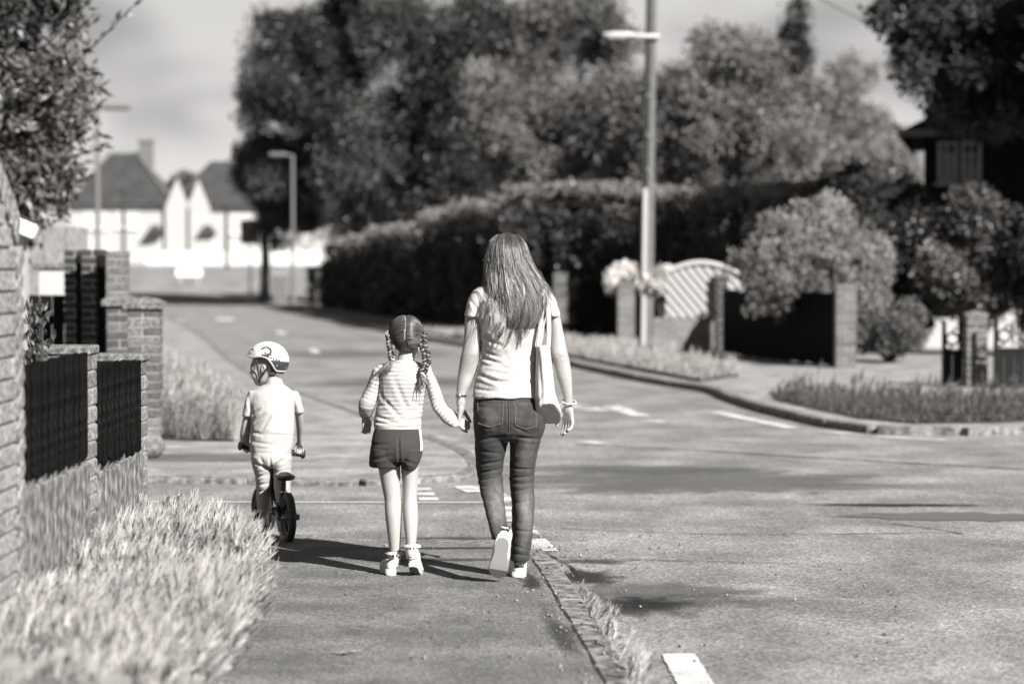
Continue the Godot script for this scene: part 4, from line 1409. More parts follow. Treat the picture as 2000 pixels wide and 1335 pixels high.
	tree("dark_tree", "huge dark broadleaf tree filling the upper middle", Vector3(-4.6, Y, -101.5), lobes_for(Vector3(0, 8.3, 0), Vector3(6.95, 7.4, 3.4), 66, 1.45, 31, 0.85), clump("big", 0.18, 30, 0.55, 0.6), M.leaf_dark, 9000, 8.0, 0.5, "", 0.3, 1.15)
	tree("tall_tree", "tall paler tree between the huge dark tree and the tall pole", Vector3(1.5, Y, -81.0), lobes_for(Vector3(0, 6.4, 0), Vector3(3.2, 5.6, 2.4), 36, 0.9, 32, 0.95), cm, M.leaf_mid, 3600, 6.5, 0.25, "", 0.6, 1.5)
	tree("garden_tree", "broad grey green tree just right of the tall pole", Vector3(5.5, Y, -70.0), lobes_for(Vector3(0, 4.7, 0), Vector3(3.4, 4.1, 2.6), 34, 0.85, 33, 0.95), cm, M.leaf_mid, 3200, 4.8, 0.25, "", 0.55, 1.35)
	tree("garden_tree", "rounded tree with feathery foliage right of the conifer tip", Vector3(8.6, Y, -74.0), lobes_for(Vector3(0, 4.0, 0), Vector3(2.6, 3.7, 2.4), 24, 0.8, 34, 0.95), cm, M.leaf_mid, 2400, 4.2, 0.22, "", 0.6, 1.4)
	tree("garden_tree", "distant pale tree in the gap left of the brick house", Vector3(12.7, Y, -92.0), lobes_for(Vector3(0, 4.9, 0), Vector3(3.4, 5.0, 2.8), 30, 0.9, 35, 0.95), cm, M.leaf_mid, 2400, 5.2, 0.22, "", 0.7, 1.5)
	tree("garden_tree", "mid grey tree directly behind the tall pole", Vector3(4.3, Y, -78.0), lobes_for(Vector3(0, 4.4, 0), Vector3(2.2, 4.4, 2.0), 24, 0.8, 39, 0.95), cm, M.leaf_mid, 2200, 4.8, 0.2, "", 0.6, 1.4)
	tree("garden_tree", "lower pale tree between the conifer and the brick house", Vector3(11.6, Y, -80.0), lobes_for(Vector3(0, 3.2, 0), Vector3(2.4, 3.0, 2.2), 22, 0.8, 40, 0.95), cm, M.leaf_mid, 2000, 3.4, 0.2, "", 0.7, 1.5)
	var cl := []
	for i in 12: cl.append([Vector3(0.35 * sin(i * 2.1) * (1.0 - i / 13.0), 1.5 + i * 0.78, 0.3 * cos(i * 1.7)), Vector3(1.0 - i * 0.055, 0.65, 1.0 - i * 0.055)])
	tree("conifer", "narrow dark conifer rising above the trees at upper right", Vector3(9.7, Y, -83.0), cl, cm, M.leaf_dark, 1100, 9.5, 0.15, "", 0.5, 0.9)
	tree("street_tree", "small dark street tree on a slim trunk at the far junction", Vector3(-10.75, 0.03, -105.0), lobes_for(Vector3(0.9, 5.1, 0), Vector3(2.0, 2.3, 1.8), 22, 0.8, 36, 0.9), cm, M.leaf_dark, 2000, 4.6, 0.19, "", 0.5, 1.1)
	var extra := lobes_for(Vector3(0, 6.35, 0), Vector3(3.9, 2.5, 3.0), 70, 0.9, 37, 0.85)
	for q in [[-3.0, 5.0], [-2.3, 4.75], [-1.6, 4.6], [-0.9, 4.6], [-2.8, 6.0], [-2.0, 6.2], [-3.3, 6.7], [-1.2, 5.8], [-2.4, 7.2], [-3.4, 5.9], [-0.3, 5.0], [-3.5, 7.4]]: extra.append([Vector3(q[0], q[1] + 0.3, 1.0), Vector3(0.75, 0.6, 0.75)])
	tree("overhanging_tree", "dark broadleaf tree overhanging from the upper right corner", Vector3(11.0, Y, -47.3), extra, clump("near", 0.14, 18, 0.27, 0.62), M.leaf_black, 11000, 6.5, 0.3, "", 0.6, 1.6)
	tree("side_tree", "tall broadleaf tree shading the brick house, beyond the right edge", Vector3(16.0, Y, -45.0), lobes_for(Vector3(0, 8.2, 0), Vector3(3.9, 4.2, 3.6), 30, 1.2, 38, 0.85), cm, M.leaf_dark, 3600, 6.5, 0.3)

func iron_gate(label: String, at: Vector3, w: float, h: float):
	var t := thing("iron_gate", label, "gate", at, 0.0, "iron gates beside the low pier")
	var b := B.new()
	for x in [0.02, w - 0.02]: b.box(Vector3(x, h * 0.5, 0), Vector3(0.05, h, 0.05), 0.006)
	b.box(Vector3(w * 0.5, 0.06, 0), Vector3(w - 0.05, 0.05, 0.045), 0.005)
	b.box(Vector3(w * 0.5, h * 0.53, 0), Vector3(w - 0.05, 0.045, 0.045), 0.005)
	if w > 1.0: b.box(Vector3(0.52, h * 0.5, 0), Vector3(0.05, h, 0.05), 0.006)
	obj("frame", b.mesh(), M.black_iron, t)
	var n := maxi(2, int(w / 0.12))
	for k in n:
		b = B.new()
		b.box(Vector3((k + 0.5) * w / n, 0.28 * h, 0), Vector3(w / n - 0.008, h * 0.46, 0.03), 0.004)
		obj("panel", b.mesh(), M.black_iron, t)
	var m := maxi(1, int(w / 0.25))
	for k in m:
		b = B.new()
		var c := Vector3((k + 0.5) * w / m, h * 0.72, 0)
		ring(b, c, 0.075, 0.014)
		ring(b, c + Vector3(0.05, 0.09, 0), 0.04, 0.012)
		ring(b, c + Vector3(-0.05, -0.09, 0), 0.04, 0.012)
		b.tube([c + Vector3(-0.11, 0.0, 0), c + Vector3(-0.09, h * 0.24, 0)], [0.012], 6)
		b.tube([c + Vector3(0.11, -0.12, 0), c + Vector3(0.10, h * 0.2, 0)], [0.012], 6)
		obj("scroll", b.mesh(), M.black_iron, t)

func window(parent: Node, at: Vector3, w: float, h: float, panes: int, m: Material, glass: Material, sill := true):
	var b := B.new()
	for x in [-w * 0.5, w * 0.5]: b.box(Vector3(x, 0, 0), Vector3(0.07, h, 0.08))
	for y in [-h * 0.5, h * 0.5]: b.box(Vector3(0, y, 0.002), Vector3(w + 0.07, 0.07, 0.084))
	for k in panes - 1: b.box(Vector3(-w * 0.5 + (k + 1) * w / panes, 0, 0.001), Vector3(0.05, h, 0.07))
	b.box(Vector3(0, h * 0.18, 0.003), Vector3(w, 0.04, 0.07))
	if sill: b.box(Vector3(0, -h * 0.5 - 0.06, 0.06), Vector3(w + 0.2, 0.06, 0.2))
	var o := obj("window", b.mesh(), m, parent, at)
	b = B.new()
	b.quad(Vector3(-w * 0.5, -h * 0.5, 0), Vector3(w * 0.5, -h * 0.5, 0), Vector3(w * 0.5, h * 0.5, 0), Vector3(-w * 0.5, h * 0.5, 0))
	obj("pane", b.mesh(), glass, o, Vector3(0, 0, -0.015))

# a hipped roof over x0..x1, z0..z1 (z0 in front)
func hip_roof(b: B, x0: float, x1: float, z0: float, z1: float, y0: float, y1: float, rx0: float, rx1: float):
	var zm := (z0 + z1) * 0.5
	var a := Vector3(x0, y0, z0); var c := Vector3(x1, y0, z0); var d := Vector3(x1, y0, z1); var e := Vector3(x0, y0, z1)
	var p := Vector3(rx0, y1, zm); var q := Vector3(rx1, y1, zm)
	b.quad(a, c, q, p)
	b.quad(d, e, p, q)
	b.tri(c, d, q)
	b.tri(e, a, p)
	b.quad(a, e, d, c)

func shaded_house():
	var t := thing("brick_house", "dark brick house in deep shade at the right edge", "house", Vector3(8.85, 0.04, -52.0), -0.2)
	var b := B.new()
	b.box(Vector3(3.6, 2.2, -4.0), Vector3(7.2, 4.4, 8.0))
	obj("wall", b.mesh(), M.dark_brick, t)
	b = B.new()
	hip_roof(b, -0.5, 7.8, 0.5, -8.5, 4.4, 6.6, 3.2, 5.0)
	var r := obj("roof", b.mesh(), M.dark_brick, t)
	b = B.new()
	b.box(Vector3(3.65, 4.36, 0.5), Vector3(8.3, 0.16, 0.04))
	b.box(Vector3(-0.5, 4.36, -4.0), Vector3(0.04, 0.16, 8.96))
	obj("gutter", b.mesh(), M.concrete, r)
	for x in [0.48, 0.98]:
		window(t, Vector3(x + 0.02, 3.75, 0.03), 0.36, 0.82, 2, M.dull_paint, M.dark_glass)
	window(t, Vector3(3.4, 3.7, 0.03), 1.4, 1.0, 3, M.dull_paint, M.dark_glass)
	window(t, Vector3(2.2, 1.4, 0.03), 1.6, 1.2, 3, M.dull_paint, M.dark_glass)

# ---------------------------------------------------------------- far end of the street
func lamp_post(label: String, at: Vector3, side: float, h := 6.0):
	var t := thing("lamp_post", label, "street lamp", at, 0.0, "street lamps along the road")
	var b := B.new()
	b.tube([Vector3(0, 0, 0), Vector3(0, 1.1, 0), Vector3(0, 1.15, 0), Vector3(0, h, 0)], [0.11, 0.11, 0.075, 0.06], 10)
	obj("column", b.mesh(), M.lamp_grey, t)
	b = B.new()
	b.box(Vector3(0, 0.6, 0.11), Vector3(0.11, 0.6, 0.02), 0.005)
	obj("door", b.mesh(), M.lamp_grey, t)
	b = B.new()
	b.tube([Vector3(0, h - 0.05, 0), Vector3(side * 0.3, h, 0)], [0.05, 0.05], 8)
	obj("arm", b.mesh(), M.lamp_grey, t)
	b = B.new()
	b.box(Vector3(side * 0.58, h + 0.0, 0), Vector3(0.72, 0.17, 0.24), 0.05)
	obj("lantern", b.mesh(), M.lamp_grey, t)

func slim_pole(label: String, at: Vector3, h: float):
	var t := thing("slim_pole", label, "pole", at, 0.0, "slim dark poles before the white houses")
	var b := B.new()
	b.tube([Vector3(0, 0, 0), Vector3(0, h, 0)], [0.13, 0.10], 8)
	obj("pole", b.mesh(), M.bark, t)
	b = B.new()
	b.box(Vector3(0, h - 0.25, 0), Vector3(0.55, 0.3, 0.3), 0.05)
	obj("head", b.mesh(), M.bark, t)

func white_house(label: String, x0: float, x1: float, d: float, base: float, eave: float, ridge: float, rx0: float, rx1: float, gables: Array, chimney: float, doors: Array, wins: Array):
	var t := thing("white_house", label, "house", Vector3(x0, base, -d), 0.0, "white houses at the end of the street")
	var w := x1 - x0
	var b := B.new()
	b.box(Vector3(w * 0.5, (eave - base) * 0.5, -4.0), Vector3(w, eave - base, 8.0))
	obj("wall", b.mesh(), M.white_render, t)
	b = B.new()
	hip_roof(b, -0.35, w + 0.35, 0.35, -8.35, eave - base, ridge - base, rx0 - x0, rx1 - x0)
	var rf := obj("roof", b.mesh(), M.roof_far, t)
	var zr := -4.0
	b = B.new()
	for q in [[w + 0.35, rx1 - x0]]:
		b.tube([Vector3(q[0], eave - base + 0.05, 0.35), Vector3(q[1], ridge - base + 0.05, zr)], [0.13], 6)
	obj("hip_tiles", b.mesh(), M.concrete, rf)
	b = B.new()
	b.box(Vector3(w * 0.5, eave - base - 0.12, 0.36), Vector3(w + 0.7, 0.18, 0.06))
	obj("gutter", b.mesh(), M.roof_far, rf)
	if chimney > -900:
		b = B.new()
		b.box(Vector3(chimney - x0, ridge - base - 0.1, zr), Vector3(0.95, 1.9, 0.7))
		b.box(Vector3(chimney - x0, ridge - base + 0.88, zr), Vector3(1.1, 0.16, 0.85))
		var ch := obj("chimney", b.mesh(), M.concrete, rf)
	for g in gables:
		b = B.new()
		var a := Vector3(g - x0 - 0.85, eave - base - 0.2, 0.42)
		var c := Vector3(g - x0 + 0.85, eave - base - 0.2, 0.42)
		var p := Vector3(g - x0, eave - base + 1.85, 0.42)
		var k := Vector3(0, 0, -2.2)
		b.tri(a, c, p)
		b.box(Vector3(g - x0, (eave - base) * 0.5 - 0.1, 0.1), Vector3(1.7, eave - base - 0.2, 0.6))
		var gb := obj("gable", b.mesh(), M.white_render, t)
		b = B.new()
		var u := Vector3(0, 0.06, -0.03)
		b.quad(c + u, c + k + u, p + k + u, p + u)
		b.quad(a + k + u, a + u, p + u, p + k + u)
		obj("gable_roof", b.mesh(), M.roof_far, gb)
	for q in wins:
		window(t, Vector3(q[0] - x0, q[1] - base, 0.05), q[2], q[3], 3, M.white_paint, M.pale_glass)
	for q in doors:
		b = B.new()
		b.box(Vector3(q - x0, 1.05, 0.04), Vector3(0.95, 2.1, 0.06))
		var dr := obj("door", b.mesh(), M.pale_render, t)
		b = B.new()
		hip_roof(b, q - x0 - 0.6, q - x0 + 0.6, 0.95, -0.1, 2.2, 2.8, q - x0 - 0.25, q - x0 + 0.25)
		obj("porch_hood", b.mesh(), M.roof_tile, dr)

func build_distance():
	var E := 1.83
	white_house("white rendered house with a dark hipped roof and chimney, at far left", -31.5, -24.4, 172.0, E, 6.15, 9.95, -29.2, -27.3, [-23.75], -26.6, [-25.3], [[-29.6, 5.0, 1.5, 1.1], [-27.4, 5.0, 1.4, 1.1], [-29.6, 2.95, 1.7, 1.2]])
	white_house("white rendered house with a dark hipped roof, right of the twin gables", -24.2, -17.6, 172.0, E, 6.05, 9.35, -21.9, -20.7, [-22.25], -19.8, [-21.6], [[-19.3, 4.7, 1.5, 1.3], [-19.3, 2.9, 1.5, 1.2]])
	white_house("white rendered house glimpsed under the dark tree", -17.2, -9.2, 176.0, E, 5.2, 8.0, -15.0, -11.5, [], -999.0, [], [[-15.4, 2.9, 1.3, 1.1], [-12.5, 2.9, 1.4, 1.1]])
	var pf := thing("picket_fence", "white picket fence in front of the white houses", "fence", Vector3(-24.6, E - 0.1, -163.0))
	var b := B.new()
	for k in 60: b.box(Vector3(k * 0.2, 0.5, 0), Vector3(0.1, 1.0 + 0.03 * (k % 3), 0.03))
	b.box(Vector3(5.9, 0.3, -0.04), Vector3(12.0, 0.08, 0.05))
	b.box(Vector3(5.9, 0.8, -0.04), Vector3(12.0, 0.08, 0.05))
	tag(obj("pickets", b.mesh(), M.white_paint, pf), "", "", "", "stuff")
	lamp_post("grey street lamp on the left with its arm to the right", Vector3(-11.65, 0.05, -68.0), 1.0)
	lamp_post("grey street lamp at the far right kerb with its arm to the left", Vector3(-8.7, 0.05, -96.0), -1.0)
	slim_pole("slim dark pole in front of the far left white house", Vector3(-24.1, 1.5, -150.0), 5.1)
	slim_pole("slim dark pole between the twin gables and the dark tree", Vector3(-17.7, 1.5, -150.0), 4.1)
	# low street name plate on two legs, too far off to read
	var sg := thing("street_sign", "small white street name plate on two legs on the bank", "sign", Vector3(-16.7, 0.68, -125.0))
	b = B.new()
	b.box(Vector3(0, 0.66, 0), Vector3(1.35, 0.40, 0.04), 0.01)
	obj("plate", b.mesh(), M.white_paint, sg)
	for x in [-0.45, 0.45]:
		b = B.new()
		b.box(Vector3(x, 0.3, -0.05), Vector3(0.07, 0.9, 0.05))
		obj("leg", b.mesh(), M.galvanised, sg)
	var nb := thing("notice_board", "pale square board on a post left of the slim street tree", "sign", Vector3(-12.15, 0.03, -112.0))
	b = B.new()
	b.box(Vector3(0, 3.2, 0), Vector3(0.85, 1.1, 0.05), 0.01)
	obj("board", b.mesh(), M.concrete, nb)
	b = B.new()
	b.tube([Vector3(0, 0, -0.06), Vector3(0, 3.7, -0.06)], [0.05], 8)
	obj("post", b.mesh(), M.galvanised, nb)
	var cb := thing("utility_cabinet", "grey street cabinet beside the far lamp post", "cabinet", Vector3(-9.4, 0.05, -98.0))
	b = B.new()
	b.box(Vector3(0, 0.62, 0), Vector3(0.55, 1.2, 0.4), 0.02)
	obj("body", b.mesh(), M.concrete, cb)
	b = B.new()
	b.box(Vector3(0, 1.25, 0), Vector3(0.62, 0.06, 0.46), 0.02)
	obj("lid", b.mesh(), M.galvanised, cb)
	for k in 2:
		b = B.new()
		b.box(Vector3(-0.13 + k * 0.26, 0.62, 0.205), Vector3(0.24, 1.1, 0.012), 0.004)
		obj("door", b.mesh(), M.concrete, cb)
	var cl := clump("far", 0.20, 16, 0.42, 0.6)
	tree("far_tree", "far dark treetops showing above the roofs between the two white houses", Vector3(-27.0, 1.8, -205.0), lobes_for(Vector3(0, 6.6, 0), Vector3(2.4, 1.6, 1.6), 12, 0.8, 61, 0.9), clump("far", 0.20, 16, 0.42, 0.6), M.leaf_dark, 500, 5.8, 0.2)
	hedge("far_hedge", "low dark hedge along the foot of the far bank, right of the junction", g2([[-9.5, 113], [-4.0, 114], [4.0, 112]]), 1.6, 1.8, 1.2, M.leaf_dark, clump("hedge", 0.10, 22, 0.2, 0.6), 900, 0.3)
	grass_patch("bank_grass", "short grass covering the bank before the white houses", M.grass_lit, g2([[-30, 113], [-9.8, 113], [-9.8, 118], [-30, 118]]), 0.02, 5.0, 0.15, 0.04, 0, Vector3.ZERO, 8)

# ---------------------------------------------------------------- people
func creases(a: Array, x0: float, y0: float, s: float) -> Array:
	var r := []
	for q in a: r.append([Vector2((q[0] - x0) / s, (y0 - q[1]) / s), Vector2((q[2] - x0) / s, (y0 - q[3]) / s), q[4] / s, q[5] / s])
	return r

func fold(p: Vector3, list: Array) -> float:
	var d := 0.0
	var q := Vector2(p.x, p.y)
	for c in list:
		var e: Vector2 = c[1] - c[0]
		var t := clampf((q - c[0]).dot(e) / e.length_squared(), 0.0, 1.0)
		var w: Vector2 = q - c[0] - e * t
		var u = w.length() / c[2]
		if u > 3.5: continue
		var side := signf(w.cross(e))
		var taper: float = sin(PI * clampf(0.08 + 0.84 * t, 0, 1))
		d += c[3] * taper * (-exp(-u * u) + 0.55 * exp(-(u - 1.7) * (u - 1.7)) * (1.0 if side > 0 else 0.5))
	return d

func hand(out: B, w: Vector3, dir: Vector3, thumb: Vector3, s: float, curl: Array, tone: Color, thumb_in := 0.3, flip := 1.0):
	dir = dir.normalized()
	thumb = (thumb - dir * thumb.dot(dir)).normalized()
	var pn := dir.cross(thumb).normalized() * flip
	var c := w + dir * 0.085 * s
	var f := Field.new(c - Vector3.ONE * 0.125 * s, c + Vector3.ONE * 0.125 * s, 0.0034 * maxf(s, 0.7))
	f.cone(w - dir * 0.02 * s, 0.022 * s, w + dir * 0.02 * s, 0.021 * s, 0.012 * s)
	for i in 4:
		var u := i - 1.5
		var k := w + dir * (0.092 - 0.004 * absf(u - 0.3)) * s - thumb * u * 0.0195 * s
		f.cone(w + dir * 0.015 * s - thumb * u * 0.012 * s, 0.0145 * s, k, 0.0112 * s, 0.010 * s)
		var L: float = [0.068, 0.078, 0.071, 0.055][i] * s
		var p := k
		var d := dir
		var ax := d.cross(pn).normalized()
		for g in 3:
			d = d.rotated(ax, curl[mini(i, curl.size() - 1)] * [0.75, 1.0, 0.7][g])
			var q = p + d * L * [0.46, 0.31, 0.23][g]
			f.cone(p, [0.0098, 0.009, 0.0083][g] * s, q, [0.009, 0.0083, 0.0072][g] * s, 0.003 * s)
			p = q
	var t0 := w + dir * 0.022 * s + thumb * 0.018 * s
	var t1 := t0 + (dir * 0.7 + thumb * 0.62 + pn * thumb_in).normalized() * 0.042 * s
	var t2 := t1 + (dir * 0.9 + thumb * 0.25 + pn * thumb_in * 1.3).normalized() * 0.032 * s
	var t3 := t2 + (dir * 0.95 + pn * thumb_in * 1.5).normalized() * 0.024 * s
	f.cone(t0, 0.0155 * s, t1, 0.0115 * s, 0.010 * s)
	f.cone(t1, 0.0105 * s, t2, 0.0098 * s, 0.003 * s)
	f.cone(t2, 0.0098 * s, t3, 0.0078 * s, 0.003 * s)
	f.emit(out, func(_p, _n): return tone)

# a head in its own frame: o lies on its axis at chin height; fw is where the face looks
func head(out: B, o: Vector3, fw: Vector3, H: float, tone: float, young := 0.0):
	fw = fw.normalized()
	var rt := fw.cross(Vector3.UP).normalized()
	var up := rt.cross(fw).normalized()
	var bs := Basis(rt, up, -fw)   # local x right, y up, z backwards
	var at := func(x: float, y: float, z: float) -> Vector3: return o + (rt * x + up * y + fw * z) * H
	var c: Vector3 = at.call(0, 0.5, 0)
	var f := Field.new(c - Vector3.ONE * 0.66 * H, c + Vector3.ONE * 0.66 * H, 0.0038)
	var k := 0.05 * H
	f.ball(at.call(0, 0.61, -0.07), Vector3(0.335, 0.385, 0.45) * H, bs, k)
	f.ball(at.call(0, 0.36, 0.10), Vector3(0.27, 0.33, 0.29) * H, bs, 0.12 * H)
	f.ball(at.call(0, 0.10, 0.25), Vector3(0.12, 0.09, 0.10) * H, bs, 0.12 * H)
	for s in [-1, 1]:
		f.ball(at.call(0.17 * s, 0.33 - 0.03 * young, 0.25), Vector3(0.11, 0.11, 0.10) * H * (1.0 + 0.2 * young), bs, 0.1 * H)
		f.ball(at.call(0.15 * s, 0.505, 0.44), Vector3(0.075, 0.045, 0.07) * H, bs, 0.0, true)
		f.ball(at.call(0.15 * s, 0.505, 0.335), Vector3(0.062, 0.058, 0.06) * H, bs, 0.01 * H)
	f.cone(at.call(-0.16, 0.60, 0.335), 0.045 * H, at.call(0.16, 0.60, 0.335), 0.045 * H, 0.07 * H)
	f.cone(at.call(0, 0.54, 0.375), 0.03 * H, at.call(0, 0.385, 0.445 - 0.02 * young), 0.048 * H, 0.05 * H)
	f.cone(at.call(-0.05, 0.365, 0.40), 0.034 * H, at.call(0.05, 0.365, 0.40), 0.034 * H, 0.03 * H)
	f.cone(at.call(-0.085, 0.245, 0.355), 0.026 * H, at.call(0.085, 0.245, 0.355), 0.026 * H, 0.03 * H)
	f.cone(at.call(-0.04, 0.25, 0.375), 0.026 * H, at.call(0.04, 0.25, 0.375), 0.026 * H, 0.03 * H)
	f.cone(at.call(-0.06, 0.195, 0.355), 0.03 * H, at.call(0.06, 0.195, 0.355), 0.03 * H, 0.03 * H)
	f.cone(at.call(-0.10, 0.222, 0.26), 0.007 * H, at.call(0.10, 0.222, 0.26), 0.007 * H, 0.0, true)
	for s in [-1, 1]:
		f.ball(at.call(0.335 * s, 0.46, -0.03), Vector3(0.042, 0.155, 0.095) * H, bs * Basis(Vector3.UP, 0.35 * s) * Basis(Vector3.RIGHT, 0.2), 0.02 * H)
		f.ball(at.call(0.385 * s, 0.475, -0.01), Vector3(0.03, 0.09, 0.05) * H, bs, 0.0, true)
	var inv := bs.transposed()
	f.emit(out, func(p: Vector3, _n):
		var q := inv * (p - o) / H
		var z := -q.z
		var t := tone
		if z > 0.3:
			var ax := absf(q.x)
			if Vector2(ax - 0.15, (q.y - 0.505) * 1.2).length() < 0.05: t = tone * 0.35
			if Vector2(ax - 0.15, q.y - 0.505).length() < 0.026: t = 0.02
			if absf(q.y - 0.595 + (ax - 0.15) * 0.2) < 0.022 and ax > 0.06 and ax < 0.25: t = tone * 0.45
			if ax < 0.10 and absf(q.y - 0.222) < 0.045: t = tone * 0.6
		return lin(t))

# a lace-up shoe: heel at the origin, toe towards -z; parts are children of the given person
func shoe(person: Node3D, label: String, s: float, sole_h: float, upper_m: Material, sole_m: Material) -> Node3D:
	var root := Node3D.new()
	put(root, "shoe", person)
	if label: root.set_meta("label", label)
	var half := [[0.0, 0.004], [-0.004, 0.016], [-0.014, 0.026], [-0.035, 0.033], [-0.06, 0.034], [-0.10, 0.033], [-0.14, 0.038], [-0.175, 0.045], [-0.205, 0.046], [-0.235, 0.040], [-0.255, 0.026], [-0.264, 0.010]]
	var ring_ := []
	for q in half: ring_.append(Vector2(q[1], q[0]))
	for i in half.size(): ring_.append(Vector2(-half[half.size() - 1 - i][1], half[half.size() - 1 - i][0]))
	var b := B.new()
	var lay := [[0.93, 0.0], [0.99, 0.15], [1.02, 0.5], [1.0, 1.0]]
	var n := ring_.size()
	for l in lay.size():
		for i in n:
			var p: Vector2 = (ring_[i] - Vector2(0, -0.13)) * lay[l][0] + Vector2(0, -0.13)
			var toe: float = smoothstep(-0.19, -0.27, p.y) * 0.018
			var pv := Vector3(p.x, lay[l][1] * sole_h + toe * (1.0 - 0.3 * lay[l][1]), p.y) * s
			b.vert(pv, Vector3(ring_[i].x, -0.02 if l == 0 else 0.0, (p.y + 0.13) * 0.4).normalized())
	for l in lay.size() - 1:
		for i in n:
			var a := l * n + i
			var e := l * n + (i + 1) % n
			b.ix.append_array(PackedInt32Array([a, a + n, e, e, a + n, e + n]))
	var und := B.new()
	for i in n / 2 - 1:
		und.quad(b.v[i], b.v[n - 1 - i], b.v[n - 2 - i], b.v[i + 1])
		b.quad(b.v[3 * n + i], b.v[3 * n + i + 1], b.v[3 * n + n - 2 - i], b.v[3 * n + n - 1 - i])
	obj("sole", b.mesh(), upper_m, root)
	obj("sole_tread", und.mesh(), sole_m, root, Vector3(0, -0.0006, 0))
	var f := Field.new(Vector3(-0.06, 0, -0.28) * s, Vector3(0.06, 0.13, 0.02) * s, 0.0042 * s)
	var h := sole_h
	f.cone(Vector3(0, h + 0.012, -0.036) * s, 0.030 * s, Vector3(0, h + 0.05, -0.043) * s, 0.033 * s, 0.02 * s)
	f.cone(Vector3(0, h + 0.012, -0.05) * s, 0.031 * s, Vector3(0.0, h + 0.004, -0.20) * s, 0.040 * s, 0.02 * s)
	f.cone(Vector3(0, h + 0.045, -0.06) * s, 0.032 * s, Vector3(0.0, h + 0.018, -0.15) * s, 0.033 * s, 0.03 * s)
	f.cone(Vector3(0, h + 0.005, -0.20) * s, 0.040 * s, Vector3(0, h + 0.0, -0.222) * s, 0.036 * s, 0.02 * s)
	f.plane(Vector3(0, h * 0.8, 0) * s, Vector3(0, -1, 0))
	f.plane(Vector3(0, h + 0.072, 0) * s, Vector3(0, 1, 0))
	f.cone(Vector3(0, h + 0.10, -0.052) * s, 0.027 * s, Vector3(0, h + 0.05, -0.055) * s, 0.026 * s, 0.0, true)
	b = B.new()
	f.emit(b)
	obj("upper", b.mesh(), upper_m, root)
	return root

func lettering(parent: Node3D, text: String, at: Vector3, b: Basis, height: float, m: Material):
	var t := TextMesh.new()
	var fo := SystemFont.new()
	fo.font_names = PackedStringArray(["Droid Sans"])
	fo.font_weight = 700
	t.font = fo
	t.text = text
	t.font_size = 48
	t.pixel_size = height / 36.0
	t.depth = 0.0006
	var o := obj("lettering", t, m, parent, at)
	o.basis = b

# curled tuft of hair strands round a centre line
func lock(b: B, path: Array, n: int, r0: float, r1: float, w: float, lo: float, hi: float, g: RandomNumberGenerator):
	var base := lerpf(lo, hi, pow(g.randf(), 1.4))
	for i in n:
		var off := Vector3(g.randfn(), g.randfn() * 0.3, g.randfn() * 0.6)
		var pts := []
		var rad := []
		var ph := g.randf() * TAU
		var cnt := path.size()
		var ln := g.randf_range(0.8, 1.0)
		for k in cnt:
			var t := float(k) / (cnt - 1)
			var q := t * ln * (cnt - 1)
			var j := mini(int(q), cnt - 2)
			var p: Vector3 = path[j].lerp(path[j + 1], q - j)
			var sp := lerpf(r0, r1, t)
			pts.append(p + off * sp + Vector3(sin(ph + t * 9.0), 0, cos(ph + t * 8.0)) * 0.0022 * t)
			rad.append(w * (1.0 - 0.75 * t * t) * (0.5 + 0.5 * minf(1.0, t * 6.0)))
		b.col = lin(base * g.randf_range(0.6, 1.5))
		var from := b.c.size()
		b.tube(pts, rad, 3, false)
		for k in range(from, b.c.size()):
			var u := float(k - from) / (b.c.size() - from)
			b.c[k] = b.c[k] * lerpf(0.4, 1.25, smoothstep(0.0, 0.55, u))

